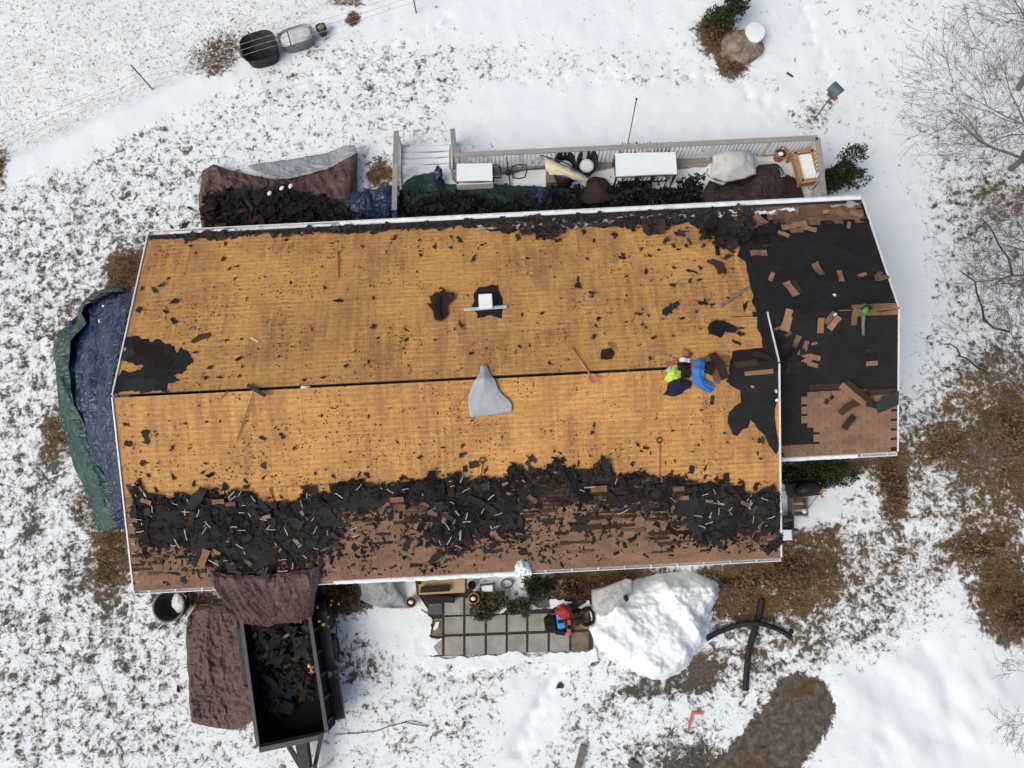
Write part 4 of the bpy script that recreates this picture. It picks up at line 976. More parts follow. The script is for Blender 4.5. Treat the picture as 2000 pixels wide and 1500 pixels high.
def xlabel(e):
    z = xzone(e[1], e[2]); l = sorted(XL[(z, e[5])], key=lambda q: q[1] if z[1] == 'x' else q[2]); i = l.index(e)
    w_ = ('leftmost' if z[1] == 'x' else 'topmost') if i == 0 else ORD[i] + ('from the left' if z[1] == 'x' else 'from the top')
    return ('dark backed' if e[5] else 'tan') + ' shingle tab ' + z[0] + ', ' + w_
for (k, px, py, s, an, bk) in XP:
    loose('shingle_piece', rnd.choice(TABB if bk else TABL), px, py, k, s, math.radians(an), xlabel((k, px, py, s, an, bk)), 'shingle piece', 'dark shingle tabs on the felt' if bk else 'tan shingle tabs on the felt', .03 + .02 * rnd.random(), rnd.uniform(-.12, .12), rnd.uniform(-.12, .12), .18)
# torn strips on the remaining shingles of the wing
def strip3(name, pts, k, wd, mat, label, off=.05, curl=.06):
    W = [Vector([float(v) for v in on(x, y, k, off + curl * math.sin(3.1 * i / max(1, len(pts) - 1)))]) for i, (x, y) in enumerate(pts)]
    n = pln(k); V = []
    for i, p in enumerate(W):
        d = (W[min(i + 1, len(W) - 1)] - W[max(i - 1, 0)]).normalized(); s = n.cross(d).normalized() * wd / 2
        j = rnd.uniform(.85, 1.1); V += [p - s * j, p + s * j, p + s * j + n * .008, p - s * j + n * .008]
    Fc = []
    for i in range(len(W) - 1):
        o = i * 4
        for q in range(4): Fc.append((o + q, o + (q + 1) % 4, o + 4 + (q + 1) % 4, o + 4 + q))
    Fc += [(3, 2, 1, 0), tuple((len(W) - 1) * 4 + q for q in range(4))]
    mb = MB(); mb.add(V, Fc); return tag(mb.build(name, mat), label, 'shingle strip')
strip3('shingle_strip', [(1642, 752), (1660, 765), (1678, 779), (1694, 790)], 'X', .20, 'shingle_loose', 'long tan shingle strip curling up beside its dark twin')
strip3('shingle_strip', [(1652, 744), (1670, 759), (1688, 773), (1704, 788)], 'X', .15, 'shingle_back', 'long dark shingle strip running diagonally on the wing', .09)
strip3('shingle_strip', [(1690, 788), (1702, 790), (1716, 792)], 'X', .16, 'shingle_dark', 'dark crumpled strip where the two long strips meet')
special('felt_flap', [(1710, 790), (1722, 775), (1756, 764), (1762, 786), (1738, 798), (1714, 808)], 'X', 'shingle_dark', 'dark felt flap hanging over the right rake of the wing', 'felt piece', off=.05, wave=.05, seed=20)
strip3('shingle_strip', [(1640, 808), (1652, 798), (1664, 790), (1680, 785)], 'X', .16, 'shingle_back', 'curved dark shingle strip left of the felt flap')
strip3('shingle_strip', [(1648, 838), (1658, 824), (1668, 812)], 'X', .17, 'shingle_back', 'short dark shingle strip lowest on the tan shingles')
strip3('shingle_strip', [(1612, 789), (1617, 780)], 'X', .10, 'shingle_back', 'stubby dark shingle scrap uppermost left on the tan shingles', .03, .02)
strip3('shingle_strip', [(1622, 780), (1627, 773)], 'X', .09, 'shingle_dark', 'tiny dark scrap beside the stubby shingle scrap', .03, .02)
for (pp, bk) in (([(1580, 757), (1655, 753)], 1), ([(1690, 768), (1752, 763)], 1)):
    strip3('shingle_strip', pp, 'X', .15, 'shingle_back', 'straight dark starter strip along the top of the tan shingles, ' + ('left half' if pp[0][0] < 1600 else 'right half'), .02, .0)
# strips beside the clothes at the ridge
strip3('shingle_strip', [(1380, 696), (1394, 715), (1404, 744)], 'N', .24, 'shingle_loose', 'broad tan shingle strip beside the blue jacket', .05, .04)
strip3('shingle_strip', [(1390, 690), (1406, 712), (1417, 740)], 'N', .20, 'shingle_back', 'dark curled shingle strip right of the broad tan one', .10, .05)
strip3('shingle_strip', [(1384, 706), (1389, 718), (1382, 730)], 'N', .2, 'shingle_back', 'dark shingle corner overlapping the tan strip', .10, .02)
strip3('shingle_strip', [(1434, 713), (1480, 708)], 'N', .18, 'shingle_back', 'brown shingle strip lying along the ridge felt', .03, .02)
strip3('shingle_strip', [(1470, 690), (1490, 694), (1508, 704)], 'N', .16, 'shingle_back', 'brown shingle strip sloping toward the white rake', .04, .04)
strip3('shingle_strip', [(1454, 730), (1510, 725)], 'S', .12, 'shingle_brown', 'reddish shingle strip just below the ridge felt', .03, .01)
strip3('shingle_strip', [(1412, 705), (1424, 704)], 'N', .3, 'shingle_loose', 'square tan shingle end between dark strip and black felt', .04, .0)

# ------------------------------------------------------------------ THE PILE ALONG THE SOUTH EAVE
def pile_density(u, v):
    t = topb(u); d = v - t
    if d < -4 or v > 1138 - (u - 268) * .051 or u < 258 + (v - 950) * .06: return 0
    g = lambda cx, cy, rx, ry: math.exp(-(((u - cx) / rx) ** 2 + ((v - cy) / ry) ** 2))
    val = 0
    if u < 300: val = .9 * g(265, 1010, 60, 55)
    val = max(val, 1.0 * g(450, 1030, 150, 62), .9 * g(580, 1040, 80, 70), .8 * g(560, 1090, 70, 40), .75 * g(440, 1095, 60, 20))
    val = max(val, .95 * g(915, 990, 95, 58), .9 * g(880, 1040, 50, 40), .7 * g(980, 1010, 50, 40))
    val = max(val, 1.0 * g(1440, 1000, 95, 42), .8 * g(1385, 1045, 45, 20), .75 * g(1505, 1010, 40, 40), .5 * g(1330, 985, 60, 40))
    if d < 22: val = max(val, .85)
    val = max(val, .55 * math.exp(-d / 60))
    val = max(val, .10 if d < 130 else .03)
    return val
# base felt under the thick of the pile
roof_plate('underlayment', [(x, y + 1) for x, y in TOPB] + [(1520, 985)] + [(x, float(topb(x)) + 20 + 10 * math.sin(x * .05) + rnd.uniform(-6, 6)) for x in range(1480, 250, -40)], 'S', .014, .012, 'shingle_dark', .10, 2, house)
roof_plate('underlayment', [(262, 985), (330, 990), (420, 982), (520, 1000), (600, 985), (640, 990), (668, 1020), (640, 1060), (610, 1090), (560, 1085), (520, 1104), (460, 1108), (420, 1092), (370, 1075), (330, 1060), (300, 1050), (262, 1030)], 'S', .030, .012, 'shingle_dark', .20, 4, house, .25, .05, 3)
roof_plate('underlayment', [(830, 955), (900, 946), (980, 952), (1010, 985), (1000, 1020), (950, 1040), (915, 1062), (870, 1066), (850, 1035), (835, 1000)], 'S', .030, .012, 'shingle_dark', .20, 4, house, .25, .05, 4)
roof_plate('underlayment', [(1330, 960), (1420, 962), (1500, 978), (1520, 1000), (1518, 1032), (1470, 1020), (1430, 1032), (1395, 1056), (1360, 1050), (1340, 1010), (1300, 990)], 'S', .030, .012, 'shingle_dark', .20, 4, house, .25, .05, 5)
roof_plate('underlayment', [(650, 962), (720, 955), (800, 956), (830, 962), (820, 985), (760, 978), (700, 990), (660, 985)], 'S', .026, .010, 'shingle_dark', .18, 4, house, .25, .03, 6)
roof_plate('underlayment', [(1010, 930), (1090, 925), (1200, 940), (1320, 955), (1310, 972), (1200, 965), (1120, 985), (1060, 968), (1015, 975)], 'S', .013, .007, 'shingle_back', .18, 4, house)
def pile_stuff(name, n, meshes, dens, kfun, zamp, label, seed, px_rng, py_rng, smin, smax, tilt=.35, parent=None):
    r = random.Random(seed); groups = {}
    Vs = {}; tries = 0; c_ = 0
    mb = {}
    while c_ < n and tries < n * 60:
        tries += 1; u, v = r.uniform(*px_rng), r.uniform(*py_rng); d = dens(u, v)
        if r.random() > d: continue
        c_ += 1; me = r.choice(meshes); s = r.uniform(smin, smax)
        P, k = kfun(u, v, r.random() ** 1.5 * zamp * d + .012)
        Mx = slope_matrix(P, k, r.uniform(0, 6.28), r.gauss(0, tilt * .5), r.gauss(0, tilt * .5), (s, s, s))
        mn = me.materials[0].name
        if mn not in mb: mb[mn] = MB()
        co = np.empty(len(me.vertices) * 3); me.vertices.foreach_get('co', co); co = co.reshape(-1, 3)
        A = np.array(Mx); W = co @ A[:3, :3].T + A[:3, 3]
        n0 = len(mb[mn].V); mb[mn].V.extend(W.tolist()); mb[mn].F.extend([tuple(i + n0 for i in p.vertices) for p in me.polygons])
    V = []; Fc = []; mi = []; names = list(mb)
    for j, q in enumerate(names):
        n0 = len(V); V += mb[q].V; Fc += [tuple(i + n0 for i in f) for f in mb[q].F]; mi += [j] * len(mb[q].F)
    A = np.array(V); o0 = A.mean(0); me = bpy.data.meshes.new(name); me.from_pydata((A - o0).tolist(), [], Fc)
    for q in names: me.materials.append(MATS[q])
    me.polygons.foreach_set('material_index', mi); me.update()
    o = link(name, me, None, o0); return tag(o, label, None, None, 'stuff')
kS = lambda u, v, h: (on(u, v, 'S', h), 'S')
pile_stuff('shingle_debris', 8000, SCR * 4 + SCRB * 5 + STRP + SCK * 4 + TABB * 2, pile_density, kS, .13, 'thick heap of torn black shingles and felt along the south slope', 41, (250, 1522), (890, 1130), .2, .62, .14)
pile_stuff('shingle_crumbs', 1100, SCR, lambda u, v: .9 * max(0.03, float(fbm(np.array(u / 38.), np.array(v / 26.), 8, 3)) * 4 - 1.9) * (1 if v > topb(u) else 0) * (1.0 if 640 < u < 1500 else .35) * (1 if v < 1147 - (u - 268) * .051 else 0), kS, .02, 'crumbs of torn felt over the remaining brown shingles', 42, (255, 1515), (930, 1140), .12, .95, .1)
kN = lambda u, v, h: (on(u, v, 'N', h), 'N')
def n_dens(u, v):
    e = 461 - (u - 288) * 66 / 1400; d = v - e
    if d < 0: return 0
    if u < 640: return .5 if d < 9 else 0
    if u < 960: return .6 if d < 12 else .01
    w_ = 26 + 14 * math.sin(u * .031) + (14 if u > 1360 else 0)
    return .9 if d < w_ and u < 1470 else 0
pile_stuff('shingle_debris', 1000, SCR * 2 + SCRB + SCK * 2 + TABB, n_dens, kN, .10, 'torn black shingle scraps along the north eave', 43, (292, 1475), (395, 490), .4, 1.0, .2)
pile_stuff('shingle_debris', 110, SCRB + STRP + TABB + SCR, lambda u, v: math.exp(-(((u - 1425) / 52) ** 2 + ((v - 455) / 24) ** 2)), kN, .2, 'heap of dark shingles at the north eave where plywood meets felt', 44, (1340, 1500), (405, 520), .4, .9, .2)
pile_stuff('felt_crumbs', 2600, SCR, lambda u, v: max(.05, float(fbm(np.array(u / 60.), np.array(v / 40.), 18, 3)) * 4 - 1.6) * (1 if v < 770 - (u - 220) * .05 else 0) * (1.3 if u > 1180 else .8) * (1 if u > 300 - (v - 461) * .22 and u < 1450 else 0), kN, .004, 'tiny felt crumbs over the north slope of plywood', 45, (240, 1450), (462, 770), .05, .30, .1)
pile_stuff('felt_crumbs', 2000, SCR, lambda u, v: max(.05, float(fbm(np.array(u / 60.), np.array(v / 40.), 19, 3)) * 4 - 1.6) * (1 if 772 - (u - 220) * .05 < v < topb(u) else 0) * (1 if u > 222 + (v - 770) * .12 else 0), kS, .004, 'tiny felt crumbs over the south slope of plywood', 46, (222, 1500), (705, 960), .05, .30, .1)
def torn_courses():
    r = random.Random(77); mbs = {'shingle_back': MB(), 'shingle_dark': MB(), 'shingle_worn': MB()}; k = 0; tries = 0
    a, b_ = PL['S']; cs = 1 / math.sqrt(1 + b_ * b_); n = pln('S')
    while k < 620 and tries < 40000:
        tries += 1; u, v = r.uniform(262, 1512), r.uniform(930, 1125); d = v - topb(u)
        if d < 2: continue
        q = math.exp(-(d / 75) ** 2) if 640 < u < 1340 else .5 * math.exp(-(d / 95) ** 2)
        q *= .25 + 1.5 * float(vnoise(np.array(u / 70.), np.array(v / 30.), 12))
        if r.random() > q: continue
        P = on(u, v, 'S', 0); row = round((P[1] + HW) / (EXPO * cs)); y = -HW + row * EXPO * cs + r.uniform(-.02, .02)
        if v > 1130 - (u - 268) * .051: continue
        k += 1; L = r.uniform(.12, .75); hh = r.uniform(.03, .085); mt = r.choice(('shingle_back', 'shingle_back', 'shingle_dark', 'shingle_worn')); off = .022 + r.random() * .01
        m_ = r.randint(4, 8); top = []; bot = []
        for i in range(m_ + 1):
            x = P[0] - L / 2 + L * i / m_
            for l, yy in ((top, y + hh * r.uniform(.5, 1.1)), (bot, y - hh * r.uniform(.1, .7))): l.append(Vector((x + r.uniform(-.02, .02), yy, a + b_ * yy)) + n * off)
        V = top + bot + [p - n * .008 for p in top + bot]; w_ = m_ + 1; Fc = []
        for i in range(m_): Fc += [(w_ + i, w_ + i + 1, i + 1, i), (3 * w_ + i + 1, 3 * w_ + i, w_ + i, w_ + i + 1)[::-1], (i, i + 1, 2 * w_ + i + 1, 2 * w_ + i)]
        mbs[mt].add(V, Fc)
    for mt, mb in mbs.items(): tag(mb.build('torn_course', mt, roof), kind='stuff')
torn_courses()
# larger single pieces that can be told apart on top of the pile
r5 = random.Random(55)
def big_piece(lst, n, k, dens, rng, lab, grp, smin, smax, base, zz, thr=.35):
    c_ = 0
    while c_ < n:
        u, v = r5.uniform(*rng[0]), r5.uniform(*rng[1])
        if dens(u, v) < thr or u > 1488 or v > 1108 - (u - 268) * .051: continue
        c_ += 1
        loose('shingle_piece', r5.choice(lst), u, v, k, r5.uniform(smin, smax), r5.uniform(0, 6.28), ('black shingle strip' + lab[24:] if lab.startswith('long') else lab).replace('on top of the heap along the south slope', 'on the south heap, ').replace('in the heap along the south slope', 'in the south heap, ').replace('face up ', '') + zheap(u), 'shingle piece', grp + ', ' + zheap(u), .05 + .6 * zz * r5.random() * dens(u, v), r5.gauss(0, .08), r5.gauss(0, .08), base)
big_piece(SCRB, 44, 'S', pile_density, ((270, 1505), (930, 1100)), 'black torn shingle sheet on top of the heap along the south slope', 'black sheets on the south heap', 14, 30, .22, .22)
big_piece(STRP, 18, 'S', pile_density, ((280, 1495), (940, 1090)), 'long black shingle strip on top of the heap along the south slope', 'black strips on the south heap', 24, 40, .40, .22)
big_piece(TABB, 34, 'S', pile_density, ((250, 1525), (940, 1120)), 'dark brown shingle tab in the heap along the south slope', 'brown tabs on the south heap', 16, 30, .19, .18, .2)
big_piece(TABL, 16, 'S', pile_density, ((250, 1525), (950, 1120)), 'tan shingle tab face up in the heap along the south slope', 'tan tabs on the south heap', 10, 18, .17, .2, .3)
for (px, py, s, an) in [(398, 1090, 40, 65), (455, 1128, 22, 20), (450, 1104, 22, 30), (485, 1099, 16, -40), (262, 1017, 14, -20), (1336, 972, 18, 0), (1385, 979, 16, -10), (986, 945, 12, 20), (1040, 975, 24, -40), (780, 990, 24, 3), (775, 976, 30, 0), (1170, 955, 34, 0), (1325, 955, 26, 0), (520, 1010, 24, 10), (450, 985, 22, 5), (426, 980, 26, 0)]:
    loose('shingle_piece', r5.choice(TABL), px, py, 'S', s * .72, math.radians(an), 'tan shingle tab in the south heap, ' + zheap(px), 'shingle piece', 'tan tabs on the south heap, ' + zheap(px), .17, base=.17)
# white release strips from the shingles
SM = MB(); SM.box((-.05, 0, 0), (.10, .017, .004)); SM.box((.045, .006, 0), (.10, .016, .004), .14); STM = mesh_of('strip', SM.V, SM.F, 'strip')
def strips(n, rng, dens, thr, hh):
    c_ = 0
    while c_ < n:
        u, v = r5.uniform(*rng[0]), r5.uniform(*rng[1])
        if dens(u, v) < thr * r5.uniform(.5, 1.2): continue
        c_ += 1; o = link('plastic_strip', STM); s = r5.uniform(.25, 1.15)
        o.matrix_world = slope_matrix(on(u, v, 'S', .5 * hh * dens(u, v) + .06), 'S', r5.uniform(0, 6.28), r5.gauss(0, .1), r5.gauss(0, .1), (s, r5.uniform(.7, 1.3), 1))
        tag(o, 'thin white plastic strip in the south heap, ' + zheap(u), 'plastic strip', 'white strips in the heap, ' + zheap(u))
strips(85, ((250, 1520), (935, 1110)), pile_density, .6, .22)
for (px, py, an, l) in [(345, 1062, -70, 1.3), (362, 1045, -85, 1.5), (405, 1025, -60, 1), (418, 1100, -35, 1.6), (468, 1068, -40, 1), (552, 1116, -2, 1.3), (273, 1039, 0, 1), (387, 1003, 60, 1), (1385, 1022, 12, 1), (1507, 1011, 15, 1), (1388, 1006, 60, .8), (1218, 1000, 20, 1.5), (1152, 952, 0, 1.4), (893, 1003, -60, .8), (878, 1056, 55, 1.2), (900, 1045, 80, 1.2), (762, 960, -40, 1), (690, 1033, 10, 1), (695, 1047, 8, 1)]:
    o = link('plastic_strip', STM); o.matrix_world = slope_matrix(on(px, py, 'S', .2), 'S', math.radians(an), 0, 0, (l, 1.2, 1))
    tag(o, 'thin white plastic strip in the south heap, ' + zheap(px), 'plastic strip', 'white strips in the heap, ' + zheap(px))

# ------------------------------------------------------------------ DECK
DZ0 = 0.58; RZ = DZ0 + 0.95
NWALL = HW - 0.42
pA = at(888, 303, RZ); pB = at(1597, 269, RZ); pC = at(1611, 392, RZ); pL0 = at(775, 257, .95); pL1 = at(770, 330, RZ)
deck = thing('deck', 'raised grey deck covered with thin snow along the north wall', 'deck', ((pA[0] + pB[0]) / 2, 5.6, 0))
DX0 = at(783, 340, DZ0)[0]; DX1 = pB[0] + .05; DY1 = (pA[1] + pB[1]) / 2 + .02
def build_deck():
    n = int((DY1 - NWALL) / .145); st = (DY1 - NWALL) / n
    for i in range(n):
        y = NWALL + st * (i + .5); mb = MB(); mb.box(((DX0 + DX1) / 2, y, DZ0 - .02), (DX1 - DX0, st - .008, .035)); mb.build('deck_board', 'deck_board', deck)
    mb = MB(); mb.box(((DX0 + DX1) / 2, DY1 + .02, DZ0 - .14), (DX1 - DX0, .04, .24)); mb.box((DX1 + .02, (NWALL + DY1) / 2, DZ0 - .14), (.04, DY1 - NWALL, .24)); mb.build('rim_joist', 'deck_board', deck)
    for i in range(6):
        x = DX0 + .2 + (DX1 - DX0 - .4) * i / 5; mb = MB(); mb.box((x, DY1 - .12, (DZ0 - .04) / 2), (.14, .14, DZ0 - .04)); mb.build('deck_post', 'deck_board', deck)
    # snow lying on the boards, melted off in a strip under the rail
    P = [at(*q, DZ0 + .004) for q in [(786, 334), (800, 328), (878, 326), (884, 352), (890, 358), (990, 342), (1060, 332), (1150, 336), (1200, 330), (1290, 329), (1380, 327), (1386, 320), (1470, 318), (1474, 306), (1530, 306), (1548, 302), (1552, 330), (1580, 372), (1604, 360), (1608, 392), (1400, 396), (1100, 408), (786, 428)]]
    plate(ragged(P, .06, 3), lambda x, y: DZ0 + .002 + .012 * float(vnoise(x * 3, y * 3, 5)), .022, .25).build('deck_snow', 'snow_dirty', deck, smooth=False)
    # stairs going down to the north from the west end of the deck
    x0 = at(781, 300, .4)[0]; x1 = at(880, 300, .4)[0]; ys = DY1 - .02
    for i in range(4):
        z = DZ0 - .135 * (i + 1); y = DY1 + .16 + .28 * i
        mb = MB(); mb.box(((x0 + x1) / 2, y, z - .02), (x1 - x0, .29, .04)); tr = mb.build('stair_tread', 'deck_board', deck)
        mb = MB(); mb.box(((x0 + x1) / 2, y - .14, z + .05), (x1 - x0 - .02, .02, .09)); mb.build('stair_riser', 'rail_white', deck)
        P = [(x0 + .03, y - .115), (x1 - .06, y - .11), (x1 - .05, y + .115), (x0 + .03, y + .12)]
        plate(ragged([(p[0], p[1], 0) for p in P], .05, 2), lambda a, b: z + .001, .022, .2).build('tread_snow', 'snow', tr)
    for x in (x0 - .03, x1 + .03):
        mb = MB(); mb.bar((x, DY1, DZ0 - .12), (x, DY1 + 1.2, .02), .04, .24); mb.build('stringer', 'rail_white', deck)
build_deck()
rail = thing('deck_railing', 'white balustrade with flat grey top rail round the snowy deck', 'railing', (pA[0], pA[1], DZ0))
BAL = MB(); BAL.box((0, 0, 0), (.035, .035, .78)); BALM = mesh_of('baluster', BAL.V, BAL.F, 'rail_white')
def run(p0, p1, z0, z1, posts, zf0=None, zf1=None, top=True, wtop=.15):
    p0 = Vector((p0[0], p0[1], 0)); p1 = Vector((p1[0], p1[1], 0)); L = (p1 - p0).length
    up = lambda a, z: Vector((a.x, a.y, z))
    if top:
        mb = MB(); mb.bar(up(p0, z0), up(p1, z1), wtop, .035); mb.build('top_rail', 'rail_top', rail)
    d = z0 - RZ; e = z1 - RZ
    mb = MB(); mb.bar(up(p0, z0 - .06), up(p1, z1 - .06), .045, .07); mb.bar(up(p0, z0 - .86), up(p1, z1 - .86), .045, .07); mb.build('sub_rail', 'rail_white', rail)
    n = int(L / .118)
    for i in range(1, n):
        t = i / n; q = p0.lerp(p1, t); o = link('baluster', BALM, rail); o.location = up(q, z0 + (z1 - z0) * t - .46) - rootloc(rail)
    for t in posts:
        q = p0.lerp(p1, t); z = z0 + (z1 - z0) * t; mb = MB(); mb.box((q.x, q.y, z - .49), (.10, .10, .94)); mb.build('post', 'rail_white', rail)
run(pA, pB, RZ, RZ, [0.005, .18, .36, .54, .72, .87, .995])
run(pB, pC, RZ, RZ, [.55])
run(at(772, 318, RZ), at(770, 410, RZ), RZ, RZ, [0, .5])
run(at(774, 256, .98), at(772, 318, RZ), .98, RZ, [0.02])
run(at(884, 252, .98), pA, .98, RZ, [0.02])
def wtag(o, label, cat, group=None): return tag(o, label, cat, group)

# furniture on the deck
def table(name, c4, z, label, leg='dark_metal', lip=.02, snow=True, legs=True):
    P = [at(*q, z) for q in c4]; c = sum(P) / 4
    t = thing(name, label, 'table', (c[0], c[1], DZ0 + .02))
    mb = MB(); mb.hexa([(p[0], p[1], z - .06) for p in P], [(p[0], p[1], z - .03) for p in P]); mb.build('tabletop', leg, t)
    Q = [c + (p - c) * .975 for p in P]
    if snow: plate(ragged(Q, .012, 2), lambda x, y: z - .028, .05, .12).build('snow_cover', 'snow', t, bevel=.01)
    if legs:
        for p in P:
            q = c + (p - c) * .94; mb = MB(); mb.box((q[0], q[1], (DZ0 + .02 + z - .06) / 2), (.05, .05, z - .06 - DZ0 - .02)); mb.build('leg', leg, t)
    return t, P, c
def ccw(P): return P
t1, P1, c1 = table('patio_table', [(1201, 346), (1323, 341), (1320, 297), (1199, 300)], DZ0 + .76, 'long snow covered patio table with dining chairs along both sides')
t2, P2, c2 = table('serving_table', [(891, 355), (963, 354), (962, 319), (891, 320)], DZ0 + .72, 'small square snow covered table at the left end of the deck')
mb = MB(); a, b = P2[0], P2[1]; mb.box(((a[0] + b[0]) / 2, a[1] - .06, DZ0 + .45), (abs(b[0] - a[0]), .03, .42)); mb.build('apron_panel', 'rail_white', t2)
def chair(px, py, rz, label, mat='dark_metal', grp='dining chairs at the long snowy table'):
    z = DZ0 + .02; c = at(px, py, z + .45); t = thing('patio_chair', label, 'chair', (c[0], c[1], z), grp)
    R = Matrix.Rotation(rz, 3, 'Z'); o = Vector((c[0], c[1], z))
    w_ = lambda x, y, h: o + R @ Vector((x, y, 0)) + Vector((0, 0, h))
    for sx in (-.22, .22):
        for sy in (-.22, .20): mb = MB(); mb.bar(w_(sx, sy, 0), w_(sx, sy, .43), .03, .03, (0, 1, 0)); mb.build('leg', mat, t)
        mb = MB(); mb.tube([w_(sx, -.22, .64), w_(sx * 1.15, 0, .65), w_(sx, .22, .62)], .016, 6); mb.build('armrest', mat, t)
        mb = MB(); mb.tube([w_(sx, .22, .43), w_(sx, .27, .7), w_(sx * .9, .33, .95)], .016, 6); mb.build('back_post', mat, t)
    mb = MB(); mb.hexa([w_(-.22, -.22, .42), w_(.22, -.22, .42), w_(.22, .22, .42), w_(-.22, .22, .42)], [w_(-.22, -.22, .45), w_(.22, -.22, .45), w_(.22, .22, .45), w_(-.22, .22, .45)]); mb.build('seat', mat, t)
    mb = MB(); mb.hexa([w_(-.19, -.19, .453), w_(.19, -.19, .453), w_(.19, .19, .453), w_(-.19, .19, .453)], [w_(-.17, -.17, .49), w_(.17, -.17, .49), w_(.17, .17, .49), w_(-.17, .17, .49)]); mb.build('seat_snow', 'snow', t)
    for q in (-.12, 0, .12): mb = MB(); mb.bar(w_(q, .235, .47), w_(q, .325, .92), .03, .015, (1, 0, 0)); mb.build('back_slat', mat, t)
    return t
for i, (px, nm) in enumerate(((1226, 'left'), (1254, 'middle'), (1291, 'right'))): chair(px, 314, 0, 'dark dining chair on the railing side of the long snowy table, ' + nm + ' one of three')
for i, (px, nm) in enumerate(((1228, 'left'), (1258, 'middle'), (1287, 'right'))): chair(px, 341, math.pi, 'dark dining chair on the house side of the long snowy table, ' + nm + ' one of three')
# two dark wicker tub chairs behind the cream umbrella
def wicker(px, py, rz, label):
    z = DZ0 + .02; c = at(px, py, z + .4); t = thing('wicker_chair', label, 'chair', (c[0], c[1], z), 'dark wicker chairs by the rail')
    R = Matrix.Rotation(rz, 3, 'Z'); o = Vector((c[0], c[1], z)); w_ = lambda x, y, h: o + R @ Vector((x, y, 0)) + Vector((0, 0, h))
    V = []; n = 13
    for i in range(n):
        a = math.radians(-20 + 220 * i / (n - 1)); cx, cy = math.cos(a), math.sin(a); hh = .55 + .38 * max(0, cy) ** 1.5
        for (q, h) in ((.25, .02), (.29, .35), (.33, hh), (.27, hh - .01), (.23, .36)): V.append(w_(cx * q, cy * q + .0, h))
    Fc = []
    for i in range(n - 1):
        for k in range(5): Fc.append((i * 5 + k, i * 5 + (k + 1) % 5, (i + 1) * 5 + (k + 1) % 5, (i + 1) * 5 + k))
    Fc += [(4, 3, 2, 1, 0), tuple((n - 1) * 5 + k for k in range(5))]
    mb = MB(); mb.add(V, Fc); mb.build('tub_back', 'wicker', t, smooth=True)
    mb = MB(); mb.lathe(w_(0, -.04, .03), [(.2, 0), (.25, .34), (.24, .38)], 16); mb.build('seat', 'wicker', t, smooth=True)
    mb = MB(); mb.lathe(w_(0, -.04, .41), [(.23, 0), (.21, .05), (.12, .08)], 16); mb.build('seat_snow', 'snow', t, smooth=True)
    return t
wicker(1103, 325, 0.15, 'dark wicker tub chair by the railing, half hidden by the cream umbrella')
wicker(1146, 322, -0.12, 'dark wicker tub chair with snow on its seat, right of the cream umbrella')
wicker(1102, 345, 2.9, 'dark wicker chair tipped under the lower edge of the cream umbrella')
# cream patio umbrella fallen across the chairs
um = thing('patio_umbrella', 'cream patio umbrella collapsed across the wicker chairs', 'umbrella', at(1105, 330, DZ0 + .4))
zc = DZ0 + 1.0
rows = [[at(1067, 312, zc + .02), at(1085, 318, zc + .03), at(1110, 328, zc), at(1135, 340, zc - .1), at(1150, 350, zc - .2)],
        [at(1066, 325, zc), at(1085, 327, zc + .10), at(1105, 335, zc + .10), at(1130, 345, zc), at(1148, 351, zc - .15)],
        [at(1075, 341, zc - .12), at(1088, 341, zc - .05), at(1103, 341, zc - .02), at(1122, 350, zc - .1), at(1143, 354, zc - .2)]]
cloth('canopy', rows, 'cream_canvas', 40, 24, .05, 3.0, 5, um, (1, 1), .01)
mb = MB(); mb.tube([at(1055, 303, zc + .05), at(1100, 316, zc + .08), at(1152, 348, zc - .1)], .018, 6); mb.build('pole', 'dark_metal', um)
for q in ((1128, 334), (1118, 322), (1140, 343)): mb = MB(); mb.tube([at(1060, 304, zc + .06), at(*q, zc + .06)], .008, 5); mb.build('rib', 'dark_metal', um)
mb = MB(); mb.tube([at(1055, 303, zc), at(1060, 310, zc), at(1045, 329, DZ0 + .3)], .007, 5); mb.build('crank_cord', 'dark_metal', um)
# square side table (tan) under the umbrella's left end
mb = MB(); c = at(1080, 350, DZ0 + .25); mb.box((c[0], c[1], DZ0 + .24), (.42, .36, .4)); tag(mb.build('storage_box', 'grey_wood', bevel=.01), 'grey tan box standing under the left end of the cream umbrella', 'box')
# tipped metal frames between small table and umbrella
def frame_chair(pts, z, label):
    W = [at(x, y, z) for x, y in pts]; c = sum(W) / len(W); t = thing('chair_frame', label, 'chair frame', (c[0], c[1], DZ0 + .03), 'metal frames lying on the deck')
    mb = MB(); mb.tube(W, .022, 6); mb.build('hoop', 'dark_metal', t)
    mb = MB(); mb.tube([W[0], (W[0][0], W[0][1], DZ0 + .03)], .018, 6); mb.build('leg', 'dark_metal', t)
    mb = MB(); mb.tube([W[-1], (W[-1][0], W[-1][1], DZ0 + .03)], .018, 6); mb.build('leg', 'dark_metal', t)
frame_chair([(964, 322), (972, 322), (977, 328), (979, 338), (978, 347), (964, 347)], DZ0 + .55, 'dark bent metal chair frame next to the small snowy table')
frame_chair([(1000, 326), (1010, 322), (1028, 322), (1029, 334), (1025, 346), (1014, 349), (1002, 347), (1002, 334)], DZ0 + .5, 'dark rounded metal chair frame between the cross stand and the umbrella')
st = thing('umbrella_stand', 'dark metal cross shaped umbrella stand lying on the deck snow', 'stand', at(992, 336, DZ0 + .1))
mb = MB(); mb.tube([at(989, 306, DZ0 + .5), at(993, 335, DZ0 + .3), at(997, 364, DZ0 + .1)], .02, 6); mb.build('upright', 'dark_metal', st)
mb = MB(); mb.tube([at(982, 338, DZ0 + .25), at(1000, 335, DZ0 + .3), at(1030, 331, DZ0 + .35), at(1064, 328, DZ0 + .4)], .018, 6); mb.build('arm', 'dark_metal', st)
